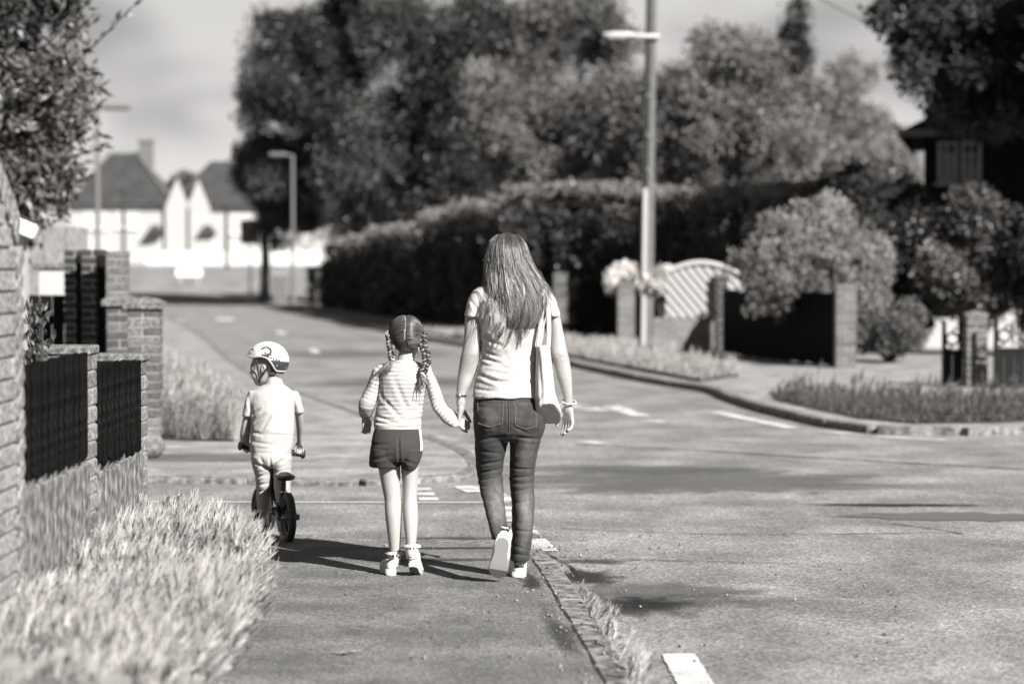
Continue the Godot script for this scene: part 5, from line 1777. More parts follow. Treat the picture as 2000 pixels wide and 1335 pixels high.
# ---------------------------------------------------------------- the woman
func build_woman():
	var S := 401.5
	var X := 1000.0
	var Y := 1132.0
	var t := thing("person", "woman in white t-shirt and dark jeans, long loose hair, holding the girl's hand", "person", Vector3(0, 0, -11.76))
	var skin := lin(0.26)
	var lw := rows([[566, 930, 962, 0, 16], [580, 918, 948, 0, 17], [600, 911, 940, 0, 16], [630, 908, 937, 0, 15.5], [660, 906, 939, 0, 15], [680, 904, 939, 0, 15], [698, 900, 938, 1, 15.5], [715, 897, 934, 0, 15], [735, 894, 928, -3, 14.5], [755, 892, 919, 0, 12.5], [772, 891, 911, 2, 10], [784, 891, 908, 3, 9], [797, 891, 909, 4, 9]], X, Y, S)
	var rw := rows([[566, 1046, 1072, 0, 16], [580, 1054, 1080, 0, 17], [600, 1063, 1089, 0, 16], [625, 1071, 1095, 0, 15.5], [650, 1072, 1100, 0, 15], [680, 1074, 1106, 0, 15], [698, 1077, 1110.5, 1, 15], [715, 1082, 1114, 0, 15], [740, 1088, 1117, -2, 14], [762, 1095, 1118, -5, 12], [783, 1101, 1119, -8, 9.5], [798, 1102.5, 1119, -9, 9]], X, Y, S)
	var torso := rows([[556, 974, 1008, -4, 15], [566, 952, 1040, -2, 26], [578, 936, 1062, 0, 34], [600, 934, 1064, 2, 40], [650, 944, 1056, 2, 38], [700, 948, 1048, 0, 34], [740, 936, 1050, 3, 38], [800, 930, 1058, 8, 46], [840, 932, 1054, 8, 46], [862, 945, 1045, 6, 38]], X, Y, S)
	var lleg := rows([[800, 932, 984, 6, 38], [850, 932, 990, 6, 40], [907, 934, 978, -4, 31], [945, 940, 977, -4, 26], [982, 949, 980, 38, 24], [1022, 962, 986, 90, 18], [1034, 966, 987, 102, 14]], X, Y, S)
	var rleg := rows([[800, 1004, 1058, 6, 38], [850, 1001, 1054, 6, 40], [916, 1000, 1040, -2, 30], [964, 1003, 1038, 0, 28], [1036, 1005, 1036, 6, 24], [1092, 1004, 1028, 5, 16], [1114, 1006, 1026, -8, 10]], X, Y, S)
	var b := B.new()
	var f := Field.new(Vector3(-0.28, 0.02, -0.16), Vector3(0.31, 1.5, 0.38), 0.0075)
	f.loft(torso, 0.03)
	for a in [lw, rw]: f.loft(a, 0.035)
	for a in [lleg, rleg]: f.loft(a, 0.03)
	f.cone(Vector3(-0.025, 1.40, 0.0), 0.058, Vector3(-0.03, 1.53, -0.01), 0.052, 0.03)
	var blush := FastNoiseLite.new()
	blush.seed = 2
	blush.frequency = 9.0
	blush.fractal_octaves = 3
	var el := creases([[910, 699, 930, 703, 2.0, 1.2], [908, 708, 926, 705, 2.0, 0.9], [1084, 697, 1102, 701, 2.0, 1.2], [1088, 705, 1100, 702, 2.0, 0.9]], X, Y, S)
	f.emit(b, func(p: Vector3, _n): return lin(0.26 * (1.0 + 0.22 * blush.get_noise_3dv(p)) * (1.0 - 0.22 * exp(-pow((p.y - 1.07) / 0.03, 2)))), func(p: Vector3, n: Vector3): return p + n * fold(p, el) if n.z > 0.0 else p)
	head(b, Vector3(-0.036, 1.44, -0.02), Vector3(-0.57, -0.04, -0.82), 0.222, 0.26)
	# her left hand hangs down round the girl's hand, her right hand hangs loosely curled
	hand(b, Vector3(-0.247, 0.838, 0.01), Vector3(-0.10, -1.0, -0.12), Vector3(0.15, 0.0, -1.0), 0.86, [0.42, 0.45, 0.48, 0.5], skin, 0.5, 1.0)
	hand(b, Vector3(0.274, 0.830, -0.022), Vector3(0.02, -1.0, 0.0), Vector3(-0.75, 0, -0.7), 0.9, [0.28, 0.42, 0.5, 0.55], skin, 0.35, -1.0)
	obj("body", b.mesh(), M.skin, t)
	# t-shirt
	var sh := rows([[558, 968, 1016, -5, 20], [567, 944, 1046, -2, 32], [578, 930, 1070, 0, 40], [592, 928, 1073, 2, 45], [620, 933, 1068, 3, 47], [650, 939.5, 1062, 2, 46], [700, 940, 1055, 0, 43], [740, 930, 1057, 3, 47], [765, 925, 1061, 6, 51], [779, 923, 1063, 8, 54]], X, Y, S)
	var sl := rows([[564, 934, 964, 0, 17], [574, 922, 956, 0, 22], [590, 914, 948, 0, 25], [606, 909.5, 942, 0, 26], [622, 906.5, 938, 0, 26]], X, Y, S)
	var sr := rows([[566, 1040, 1068, 0, 17], [578, 1048, 1080, 0, 22], [592, 1055, 1087, 0, 25], [606, 1062, 1091, 0, 26], [622, 1068, 1095, 0, 26]], X, Y, S)
	f = Field.new(Vector3(-0.26, 0.86, -0.16), Vector3(0.26, 1.44, 0.17), 0.0062)
	f.loft(sh, 0.02)
	f.loft(sl, 0.025)
	f.loft(sr, 0.025)
	var cr := creases([[942, 700, 985, 716, 4, 2.6], [944, 690, 975, 700, 3.4, 2.2], [936, 735, 985, 752, 4, 3.0], [950, 742, 1000, 748, 3.5, 2.2], [930, 762, 970, 766, 3, 2.2], [975, 735, 1030, 728, 4, 2.2], [990, 756, 1040, 745, 4, 2.0], [942, 655, 962, 672, 4, 2.2], [948, 715, 1000, 722, 3, 1.8], [1000, 690, 1040, 672, 5, 1.8], [950, 600, 944, 640, 4, 2.5], [1056, 604, 1060, 640, 4, 2.5], [955, 668, 985, 680, 4, 1.6], [1005, 715, 1040, 700, 4, 1.8], [920, 590, 934, 612, 3, 1.6], [1075, 590, 1066, 612, 3, 1.6]], X, Y, S)
	var nz := FastNoiseLite.new()
	nz.seed = 5
	nz.frequency = 9.0
	nz.fractal_octaves = 3
	var rd := FastNoiseLite.new()
	rd.seed = 31
	rd.frequency = 6.5
	rd.fractal_type = FastNoiseLite.FRACTAL_RIDGED
	rd.fractal_octaves = 3
	var soft := func(p: Vector3, n: Vector3):
		var low := smoothstep(1.28, 1.0, p.y)
		return p + n * (1.35 * fold(p, cr) * (1.0 if n.z > -0.2 else 0.4) + 0.0035 * nz.get_noise_3d(p.x * 0.7, p.y * 1.5, p.z * 0.7) + 0.0045 * (0.3 + 0.7 * low) * rd.get_noise_3d(p.x * 0.7 + p.y * 0.35, p.y * 1.5 - p.x * 0.5, p.z * 0.8))
	b = B.new()
	f.emit(b, func(_p, _n): return lin(0.42), soft)
	obj("t_shirt", b.mesh(), M.shirt_white, t)
	# jeans
	var hips := rows([[775, 926, 1061, 5, 48], [800, 925, 1064, 9, 55], [826, 926, 1064, 12, 58], [848, 929, 1060, 10, 51], [862, 940, 1050, 6, 40]], X, Y, S)
	var jl := rows([[800, 927, 990, 7, 50], [830, 926, 994, 10, 54], [850, 927, 995, 7, 48], [880, 928, 989, 2, 42], [907, 929.5, 983, -4, 37], [928, 931, 981, -8, 34], [945, 934, 982, -4, 33], [958, 937, 983, 8, 33], [982, 944, 985, 38, 32], [1012, 953, 989, 78, 29], [1030, 959, 991, 100, 26], [1043, 962, 992.5, 114, 24]], X, Y, S)
	var jr := rows([[800, 999, 1064, 7, 50], [830, 997, 1064, 10, 54], [850, 996, 1059, 7, 48], [880, 996, 1052, 2, 42], [916, 995.5, 1045, -2, 36], [940, 995.5, 1043, -3, 35], [964, 998, 1043, 0, 35], [1000, 1000, 1043.5, 6, 35], [1036, 1000, 1041, 6, 31], [1070, 999, 1037, 5, 28], [1084, 998, 1035, 5, 27], [1097, 997.5, 1034.5, 5, 26]], X, Y, S)
	f = Field.new(Vector3(-0.20, 0.07, -0.17), Vector3(0.18, 0.90, 0.40), 0.0058)
	f.loft(hips, 0.012)
	f.loft(jl, 0.012)
	f.loft(jr, 0.012)
	var cj := creases([[929, 909, 984, 902, 2.6, 3.0], [930, 926, 982, 918, 2.6, 3.2], [932, 941, 983, 934, 2.6, 2.6], [934, 953, 975, 949, 2.2, 2.0], [999, 916, 1045, 919, 2.6, 3.2], [997, 934, 1043, 932, 2.8, 3.2], [998, 947, 1043, 946, 2.4, 2.2], [1000, 962, 1035, 956, 2.4, 2.0], [1006, 852, 1058, 860, 3, 2.6], [930, 862, 985, 850, 3, 2.2], [1000, 1036, 1041, 1040, 2.4, 2.0], [1003, 1066, 1036, 1078, 2.4, 2.0], [1000, 1082, 1034, 1088, 2.2, 2.2], [950, 975, 984, 968, 2.4, 1.6], [955, 1010, 988, 1004, 2.2, 1.6], [996, 826, 1030, 846, 3, 2.0], [993, 780, 994, 846, 2.2, 2.2], [930, 880, 980, 888, 3, 1.6], [1004, 984, 1040, 978, 2.4, 1.4]], X, Y, S)
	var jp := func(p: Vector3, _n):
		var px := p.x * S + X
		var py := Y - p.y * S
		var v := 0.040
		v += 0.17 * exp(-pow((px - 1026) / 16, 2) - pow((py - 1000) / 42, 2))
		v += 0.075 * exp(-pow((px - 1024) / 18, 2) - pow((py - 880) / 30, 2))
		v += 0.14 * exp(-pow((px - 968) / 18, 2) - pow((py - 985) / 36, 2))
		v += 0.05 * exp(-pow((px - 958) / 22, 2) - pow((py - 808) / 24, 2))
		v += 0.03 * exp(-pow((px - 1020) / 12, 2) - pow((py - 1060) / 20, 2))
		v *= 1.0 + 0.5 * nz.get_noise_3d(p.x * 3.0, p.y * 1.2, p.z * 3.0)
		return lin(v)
	b = B.new()
	f.emit(b, jp, func(p: Vector3, n: Vector3): return p + n * (0.85 * fold(p, cj) * (1.0 if n.z > -0.1 else 0.3) + 0.0018 * nz.get_noise_3d(p.x, p.y * 2.0, p.z) + 0.003 * rd.get_noise_3d(p.x * 0.6, p.y * 1.9, p.z * 0.6)))
	var je := obj("jeans", b.mesh(), M.denim, t)
	# back pockets, seams and hems follow the cloth
	var on := func(px: float, py: float, lift: float) -> Vector3:
		var x := (px - X) / S
		var y := (Y - py) / S
		return Vector3(x, y, f.surface_z(x, y) + lift)
	for q in [[[[933, 786], [984, 784], [981, 826], [958, 834], [935, 828]], "left"], [[[1005, 786], [1046, 790], [1047, 832], [1026, 838], [1007, 830]], "right"]]:
		var pts := []
		var pg: Array = q[0]
		for i in pg.size():
			for k in 8:
				var u := k / 8.0
				var a: Array = pg[i]
				var e: Array = pg[(i + 1) % pg.size()]
				pts.append(on.call(lerpf(a[0], e[0], u), lerpf(a[1], e[1], u), 0.0028))
		pts.append(pts[0])
		b = B.new()
		b.col = lin(0.16)
		b.tube(pts, [0.0016], 5, false)
		var mid: Vector3 = Vector3.ZERO
		for p in pts: mid += p / pts.size()
		mid.z += 0.004
		var pk := B.new()
		pk.col = lin(0.055)
		for i in pts.size() - 1: pk.tri(mid, pts[i], pts[i + 1])
		obj("pocket", pk.mesh(), M.denim, je)
		obj("stitching", b.mesh(), M.denim, je)
	for q in [[[994, 780], [995, 842]], [[928, 792], [1060, 790]]]:
		var pts := []
		for k in 17: pts.append(on.call(lerpf(q[0][0], q[1][0], k / 16.0), lerpf(q[0][1], q[1][1], k / 16.0), 0.0025))
		b = B.new()
		b.col = lin(0.14)
		b.tube(pts, [0.0015], 5, false)
		obj("seam", b.mesh(), M.denim, je)
	for q in [[1043, 962, 992.5, 114, 25, 0.55], [1094, 997.5, 1034.5, 5, 26.5, 0.0]]:
		b = B.new()
		b.col = lin(0.17)
		ring(b, Vector3(((q[1] + q[2]) * 0.5 - X) / S, (Y - q[0]) / S, q[3] / S), (q[2] - q[1]) * 0.5 / S, 0.0045, Vector3(0, 1, 0), 6, 28)
		obj("hem", b.mesh(), M.denim, je)
	# hair
	var g := RandomNumberGenerator.new()
	g.seed = 99
	var env_rows := [[459, 982, 998, -4, 6], [464, 970, 1010, -4, 20], [474, 960, 1020, -3, 32], [488, 955, 1027.5, -2, 38], [505, 953, 1032, -1, 41], [530, 952, 1042, 1, 43], [556, 952, 1060, 4, 45], [580, 952, 1073, 8, 47], [605, 954, 1076, 12, 47], [630, 960, 1068, 14, 46], [650, 968, 1056, 14, 45]]
	var er := rows(env_rows, X, Y, S)
	f = Field.new(Vector3(-0.15, 1.22, -0.13), Vector3(0.19, 1.69, 0.17), 0.0065)
	var small := []
	for r in er:
		var cx: float = (r[1] + r[2]) * 0.5
		small.append([r[0], cx + (r[1] - cx) * 0.9, cx + (r[2] - cx) * 0.9, r[3], r[4] * 0.9])
	f.loft(small, 0.01)
	f.plane(Vector3(-0.036, 1.5, -0.02) + Vector3(-0.57, 0, -0.82) * 0.035, Vector3(-0.57, 0, -0.82))
	b = B.new()
	f.emit(b, func(_p, _n): return lin(0.03))
	var ev := func(y: float) -> Array:  # centre x, half width, centre z, half depth at a height
		var i := 0
		while i < er.size() - 2 and y < er[i + 1][0]: i += 1
		var u := clampf((er[i][0] - y) / (er[i][0] - er[i + 1][0]), 0, 1.2)
		var q := []
		for k in 5: q.append(lerpf(er[i][k], er[i + 1][k], u))
		return [(q[1] + q[2]) * 0.5, (q[2] - q[1]) * 0.5, q[3], q[4]]
	for l in 120:
		var th := g.randf_range(-1.75, 1.6)
		var rr := g.randf_range(0.93, 1.03)
		var y1 := (Y - (604 + 44 * exp(-pow((th - 0.12) / 0.75, 2)) + g.randfn() * 12)) / S
		var y0 := (Y - 460.5) / S - 0.004 * absf(th)
		var ph := g.randf() * TAU
		var wob := g.randf_range(0.5, 1.0)
		var path := []
		for k in 22:
			var u := k / 21.0
			var y := lerpf(y0, y1, u)
			var q: Array = ev.call(y)
			var a: float = th + 0.20 * sin(ph + u * 10.0 * wob) * u * (0.4 + u)
			var w: float = rr + 0.04 * sin(ph * 1.7 + u * 11.0) * u
			path.append(Vector3(q[0] + q[1] * sin(a) * w + 0.012 * sin(ph + u * 15.0 * wob) * u * u, y, q[2] + q[3] * cos(a) * w))
		lock(b, path, 22, 0.0048, 0.0095 if l % 3 else 0.004, 0.0012, 0.03, 0.30, g)
	for l in 34:
		var th := g.randf_range(-1.7, 1.6)
		var ph := g.randf() * TAU
		var rr := g.randf_range(1.03, 1.12)
		var y1 := (Y - g.randf_range(520, 640)) / S
		var path := []
		for k in 16:
			var u := k / 15.0
			var y := lerpf((Y - 462) / S, y1, u)
			var q: Array = ev.call(y)
			var a: float = th + 0.2 * sin(ph + u * 7.0) * u
			var w: float = 1.0 + (rr - 1.0) * sin(PI * minf(1.0, u * 0.8 + 0.1))
			path.append(Vector3(q[0] + q[1] * sin(a) * w, y, q[2] + q[3] * cos(a) * w))
		lock(b, path, 2, 0.001, 0.006, 0.0006, 0.06, 0.2, g)
	for q in [[955, 575, 946, 605, 936, 650], [960, 590, 958, 620, 940, 662], [962, 610, 968, 640, 972, 672], [975, 630, 972, 660, 962, 676], [985, 640, 975, 665, 966, 688], [1000, 645, 1000, 668, 985, 680], [1015, 640, 1018, 660, 1012, 678], [1030, 620, 1036, 640, 1022, 668], [1060, 560, 1078, 582, 1082, 602], [1066, 575, 1072, 600, 1056, 632], [1050, 530, 1068, 558, 1084, 588], [1058, 580, 1062, 606, 1048, 640], [957, 520, 951, 570, 955, 620], [1020, 648, 1014, 664, 1018, 684]]:
		var path := []
		for k in 14:
			var u := k / 13.0
			var px = (1 - u) * (1 - u) * q[0] + 2 * u * (1 - u) * q[2] + u * u * q[4]
			var py = (1 - u) * (1 - u) * q[1] + 2 * u * (1 - u) * q[3] + u * u * q[5]
			path.append(Vector3((px - X) / S + 0.003 * sin(k * 0.9 + q[0]), (Y - py) / S, (44 + 10 * (1 - absf(px - 1005) / 80.0)) / S))
		lock(b, path, 7, 0.004, 0.006, 0.0011, 0.04, 0.16, g)
	obj("hair", b.mesh(), M.hair, t)
	# sunglasses
	var fw := Vector3(-0.57, -0.04, -0.82).normalized()
	var rt := fw.cross(Vector3.UP).normalized()
	var o := Vector3(-0.036, 1.44, -0.02)
	b = B.new()
	for s in [-1, 1]:
		var c: Vector3 = o + (fw * 0.445 + rt * 0.16 * s + Vector3.UP * 0.50) * 0.222
		b.lathe(c, [Vector2(0, 0.003), Vector2(0.02, 0.003), Vector2(0.0275, 0.0), Vector2(0.0275, -0.003), Vector2(0.0, -0.004)], 14, Basis(rt, fw, rt.cross(fw)), Vector2(1.0, 0.85))
		b.tube([c + rt * 0.022 * s, c + rt * 0.038 * s - fw * 0.03, c + rt * 0.04 * s - fw * 0.1], [0.004, 0.0035, 0.003], 6)
	b.tube([o + (fw * 0.46 - rt * 0.05 + Vector3.UP * 0.51) * 0.222, o + (fw * 0.46 + rt * 0.05 + Vector3.UP * 0.51) * 0.222], [0.003], 6)
	obj("sunglasses", b.mesh(), M.black_gloss, t)
	# wrist watch and bangle
	b = B.new()
	ring(b, Vector3(-0.249, (Y - 776) / S, 0.006), 0.0245, 0.005, Vector3(0.05, 1, 0), 6, 24)
	var wa := obj("watch", b.mesh(), M.black_matt, t)
	b = B.new()
	b.lathe(Vector3(-0.262, (Y - 776) / S, 0.027), [Vector2(0, 0.006), Vector2(0.014, 0.006), Vector2(0.017, 0.003), Vector2(0.017, -0.003)], 18, Basis(Vector3(0.8, 0, 0.6), Vector3(-0.6, 0, 0.8), Vector3(0, -1, 0)))
	obj("dial", b.mesh(), M.steel, wa)
	b = B.new()
	ring(b, Vector3((1112 - X) / S, (Y - 789) / S, -0.02), 0.034, 0.0042, Vector3(0.1, 1, 0.25), 7, 30)
	ring(b, Vector3((1112 - X) / S, (Y - 793) / S, -0.02), 0.031, 0.003, Vector3(-0.1, 1, 0.1), 6, 28)
	obj("bangle", b.mesh(), M.sole_rubber, t)
	# white trainers with a black heel patch
	for q in [[Vector3(0.036, 0.0, 0.035), Basis(Vector3.UP, 0.05), "white trainer flat on the ground", 1], [Vector3(-0.040, 0.240, 0.355), Basis(Vector3(0, 0, 1), -0.2) * Basis(Vector3.RIGHT, -1.02) * Basis(Vector3.UP, -0.05), "white trainer lifted, showing its sole", 0]]:
		var s := shoe(t, q[2], 1.03, 0.027, M.shoe_white, M.sole_rubber)
		s.position = q[0]
		s.basis = q[1]
		b = B.new()
		var prev := []
		for k in 9:
			var a: float = -0.75 + 1.5 * k / 8.0
			var cur := [Vector3(sin(a) * 0.0335, 0.050, -0.037 + cos(a) * 0.0345), Vector3(sin(a) * 0.0365, 0.094, -0.042 + cos(a) * 0.0365)]
			if prev: b.quad(prev[0], cur[0], cur[1], prev[1])
			prev = cur
		obj("heel_patch", b.mesh(), M.black_matt, s)
		lettering(s, "VEJA", Vector3(0, 0.068, -0.0012), Basis.IDENTITY, 0.0125, M.white_print)
	# the tote bag hangs from her right shoulder
	var tb := thing("tote_bag", "plain white canvas tote bag hanging from the woman's right shoulder", "bag", Vector3(0, 0, -11.76))
	f = Field.new(Vector3(0.07, 0.70, -0.2), Vector3(0.27, 1.16, 0.24), 0.0055)
	f.loft(rows([[678, 1046, 1074, 14, 44], [700, 1047, 1076, 14, 48], [735, 1046, 1080, 12, 56], [770, 1044, 1086, 10, 60], [800, 1042.5, 1094, 8, 62], [818, 1043, 1097, 4, 60], [831, 1050, 1092, 0, 54]], X, Y, S), 0.01, 3.2)
	f.plane(Vector3(0.12, (Y - 798) / S, 0.15), Vector3(0.10, -0.80, 0.58))
	var cb := creases([[1052, 690, 1058, 790, 3, 2.4], [1046, 790, 1058, 770, 3, 2.0], [1080, 740, 1090, 800, 3, 1.4], [1044, 806, 1056, 800, 2, 1.6], [1064, 684, 1066, 730, 3, 1.2]], X, Y, S)
	b = B.new()
	f.emit(b, func(_p, _n): return lin(0.43), func(p: Vector3, n: Vector3): return p + n * (fold(p, cb) + 0.003 * nz.get_noise_3d(p.x * 1.2, p.y * 0.7, p.z)))
	obj("bag_body", b.mesh(), M.canvas, tb)
	for q in [[[1051, 681, 1056, 640, 1060, 600], 46, 30], [[1070, 679, 1074, 640, 1066, 596], 40, -24]]:
		var pl := B.new()
		pl.col = lin(0.43)
		var pts := []
		for k in 13:
			var u := k / 12.0
			var px: float = (1 - u) * (1 - u) * q[0][0] + 2 * u * (1 - u) * q[0][2] + u * u * q[0][4]
			var py: float = lerpf(q[0][1], 580, u)
			pts.append(Vector3((px - X) / S, (Y - py) / S, lerpf(q[1], 42, u) / S))
		for k in 8:
			var u := k / 7.0
			pts.append(Vector3((lerpf(1063, 1060, u) - X) / S, (Y - 572 + 9 * sin(PI * u)) / S, lerpf(40, -40, u) / S))
		pl.tube(pts, [0.012], 8, true, 0.25)
		obj("strap", pl.mesh(), M.canvas, tb)

# ---------------------------------------------------------------- the girl
func build_girl():
	var S := 398.8
	var X := 780.0
	var Y := 1119.0
	var t := thing("person", "girl with two plaits, striped top and dark shorts, holding the woman's hand", "person", Vector3(-0.552, 0, -11.84))
	var skin := lin(0.285)
	var torso := rows([[690, 778, 805, -2, 13], [701, 772, 810, -1, 16], [708, 755, 824, 0, 22], [722, 748, 830, 2, 28], [760, 750, 826, 2, 28], [800, 742, 820, 3, 29], [840, 736, 820, 7, 36], [880, 730, 818, 6, 36], [893, 735, 814, 4, 30]], X, Y, S)
	var ll := rows([[870, 730, 779, 5, 30], [907, 738, 781, 3, 24], [940, 744, 781.5, 2, 20], [969, 750, 783, 3, 17], [985, 751, 784, 5, 17], [1002, 752, 784, 6, 17], [1030, 755, 783.5, 5, 15.5], [1055, 758.5, 782, 4, 12.5], [1074, 760.5, 781, 3, 10.5], [1098, 759, 781, 0, 11]], X, Y, S)
	var rl := rows([[870, 783, 822, 5, 30], [907, 783.5, 818, 1, 24], [940, 785.5, 816, 0, 20], [965, 786.5, 814.5, 4, 17], [985, 786, 816, 8, 17], [1002, 787, 817, 12, 17], [1030, 790, 815.5, 18, 15], [1051, 793, 813.5, 22, 12], [1066, 794, 812.5, 24, 10.5], [1082, 795, 814, 24, 10.5]], X, Y, S)
	var b := B.new()
	var f := Field.new(Vector3(-0.22, 0.03, -0.12), Vector3(0.33, 1.12, 0.16), 0.0068)
	f.loft(torso, 0.02)
	f.loft(ll, 0.008)
	f.loft(rl, 0.008)
	f.cone(Vector3(0.035, 1.04, -0.005), 0.037, Vector3(0.03, 1.14, -0.01), 0.036, 0.015)
	f.emit(b, func(_p, _n): return skin)
	head(b, Vector3(0.033, 1.066, -0.012), Vector3(0.42, -0.12, -0.9), 0.20, 0.285, 0.7)
	hand(b, Vector3(-0.172, 0.775, -0.06), Vector3(0.12, -1.0, -0.2), Vector3(0.8, 0.1, -0.5), 0.62, [0.3, 0.45, 0.5, 0.5], skin, 0.3, -1.0)
	hand(b, Vector3(0.258, 0.768, 0.097), Vector3(0.95, -0.28, -0.05), Vector3(0.15, 0.75, -0.5), 0.66, [0.45, 0.5, 0.5, 0.55], skin, 0.4, -1.0)
	obj("body", b.mesh(), M.skin, t)
	# striped top: torso and sleeves are sewn pieces
	var sh := rows([[699, 772, 809, 0, 19], [704, 757, 823, 0, 25], [712, 744, 835, 1, 30], [728, 740, 836, 3, 35], [745, 741, 834, 4, 36], [770, 738, 829, 3, 34], [790, 735, 826, 2, 33], [812, 731, 823, 3, 35], [824, 729.5, 823, 5, 37], [834, 731, 822, 5, 37]], X, Y, S)
	var cr := creases([[748, 770, 790, 815, 4, 2.4], [770, 730, 800, 800, 5, 2.0], [735, 806, 775, 818, 3, 3.0], [775, 818, 822, 812, 3, 3.0], [733, 818, 780, 824, 2.6, 2.2], [740, 788, 760, 780, 3.5, 2.2], [800, 770, 825, 790, 4, 1.8], [743, 742, 748, 775, 3, 2.0], [815, 745, 805, 785, 4, 1.6], [740, 735, 743, 712, 2.2, 1.8]], X, Y, S)
	var nz := FastNoiseLite.new()
	nz.seed = 8
	nz.frequency = 11.0
	f = Field.new(Vector3(-0.15, 0.70, -0.12), Vector3(0.17, 1.075, 0.13), 0.0055)
	f.loft(sh, 0.012)
	b = B.new()
	f.emit(b, func(_p, _n): return lin(0.46), func(p: Vector3, n: Vector3): return p + n * (fold(p, cr) + 0.002 * nz.get_noise_3dv(p)), func(p: Vector3, _n): return Vector2(p.x, p.y / 0.0205))
	var top := obj("striped_top", b.mesh(), M.striped, t)
	for q in [[[[706, 738, 753, 0, 13], [716, 728, 749, 0, 18], [732, 722, 747, 0, 19], [748, 716, 743, 0, 19], [765, 707, 740, 1, 18], [780, 700.5, 735.5, 3, 18], [792, 699.5, 731, 0, 18], [801, 700, 727, -8, 18], [811, 702, 723, -18, 15]], 1.05], [[[707, 822, 840, 0, 13], [718, 826, 843.5, 0, 18], [740, 830, 854.5, 4, 19], [765, 836, 864, 8, 19], [781, 841, 870, 13, 18], [795, 847, 886, 22, 18], [808, 858, 899, 30, 17], [818, 868, 903, 36, 15], [825, 880, 897, 39, 11]], 1.35]]:
		var sec := rows(q[0], X, Y, S)
		f = Field.new(Vector3(minf(sec[4][1], sec[-1][1]) - 0.05, 0.71, -0.11), Vector3(maxf(sec[0][2], sec[-2][2]) + 0.03, 1.07, 0.26), 0.005)
		f.loft(sec, 0.012)
		var ax := []
		var acc := 0.0
		for i in sec.size():
			var c := Vector3((sec[i][1] + sec[i][2]) * 0.5, sec[i][0], sec[i][3])
			if i: acc += c.distance_to(ax[-1][0])
			ax.append([c, acc])
		b = B.new()
		f.emit(b, func(_p, _n): return lin(0.46), func(p: Vector3, n: Vector3): return p + n * 0.0025 * nz.get_noise_3d(p.x * 1.5, p.y * 2.0, p.z * 1.5), func(p: Vector3, _n):
			var best := 9.0
			var v := 0.0
			for i in ax.size() - 1:
				var e: Vector3 = ax[i + 1][0] - ax[i][0]
				var u := clampf((p - ax[i][0]).dot(e) / e.length_squared(), -0.3 if i == 0 else 0.0, 1.3 if i == ax.size() - 2 else 1.0)
				var d := p.distance_to(ax[i][0] + e * u)
				if d < best:
					best = d
					v = ax[i][1] + u * e.length()
			return Vector2(p.x, v / 0.0205))
		obj("sleeve", b.mesh(), M.striped, top)
	# shorts with a pale side panel
	f = Field.new(Vector3(-0.17, 0.50, -0.14), Vector3(0.14, 0.75, 0.16), 0.0055)
	f.loft(rows([[830, 731.5, 821.5, 5, 38], [845, 727.5, 824, 8, 42], [865, 724.5, 826, 10, 45], [885, 722.5, 823.5, 8, 43], [894, 722, 820, 6, 38]], X, Y, S), 0.006)
	f.loft(rows([[870, 724, 778, 8, 43], [890, 721, 781, 7, 42], [902, 720.5, 781.5, 5, 40], [906, 722, 781.5, 5, 39]], X, Y, S), 0.004)
	f.loft(rows([[870, 776, 825, 8, 43], [890, 780, 821.5, 6, 41], [904, 783, 817, 4, 37], [911, 787, 813, 3, 33]], X, Y, S), 0.004)
	var cs := creases([[780, 840, 782, 900, 2.4, 3.2], [726, 862, 765, 858, 3, 1.8], [724, 892, 770, 880, 3, 2.0], [762, 880, 781, 862, 3, 1.8], [790, 890, 815, 900, 3, 1.6], [735, 875, 768, 868, 2.6, 1.4]], X, Y, S)
	b = B.new()
	f.emit(b, func(p: Vector3, _n):
		var px := p.x * S + X
		var py := Y - p.y * S
		if px > 819 + 3 * sin((py - 833) * 0.05) and py < 874: return lin(0.6)
		return lin(0.032), func(p: Vector3, n: Vector3): return p + n * (fold(p, cs) + 0.002 * nz.get_noise_3dv(p)))
	obj("shorts", b.mesh(), M.jersey, t)
	# socks with a frill, trainers
	for q in [[770, 1075, 3, 1096, 766, 1, Basis(Vector3.UP, 0.24), 0.0, "pale trainer flat on the ground"], [804, 1058, 24, 1080, 807, 22, Basis(Vector3.UP, -0.1) * Basis(Vector3.RIGHT, -0.5), 0.055, "pale trainer with its heel lifted"]]:
		b = B.new()
		var c := Vector3((q[0] - X) / S, (Y - q[1]) / S, q[2] / S)
		for k in 40:
			var a := TAU * k / 40
			var a2 := TAU * (k + 1) / 40
			var r0 := 0.030
			var ro := 0.044 + 0.006 * sin(k * 2.4)
			var rn := 0.044 + 0.006 * sin((k + 1) * 2.4)
			b.quad(c + Vector3(cos(a2) * r0, 0.006, sin(a2) * r0), c + Vector3(cos(a) * r0, 0.006, sin(a) * r0), c + Vector3(cos(a) * ro, -0.006 + 0.007 * sin(k * 2.4 + 1.0), sin(a) * ro), c + Vector3(cos(a2) * rn, -0.006 + 0.007 * sin((k + 1) * 2.4 + 1.0), sin(a2) * rn))
		b.tube([c + Vector3(0, 0.008, 0), c + Vector3(0, -0.02, 0), Vector3((q[4] - X) / S, (Y - q[3]) / S, q[5] / S - 0.005)], [0.0305, 0.031, 0.034], 16, false)
		obj("frilled_sock", b.mesh(), M.shoe_white, t)
		var s := shoe(t, q[8], 0.74, 0.045, M.shoe_pale, M.shoe_grey)
		s.basis = q[6]
		s.position = Vector3((q[4] - X) / S, q[7], q[5] / S + 0.035)
		b = B.new()
		b.box(Vector3(0.004, 0.098, 0.0015), Vector3(0.009, 0.03, 0.004), 0.001)
		b.box(Vector3(-0.008, 0.086, 0.0015), Vector3(0.018, 0.009, 0.004), 0.001)
		obj("heel_loop", b.mesh(), M.black_matt, s)
		b = B.new()
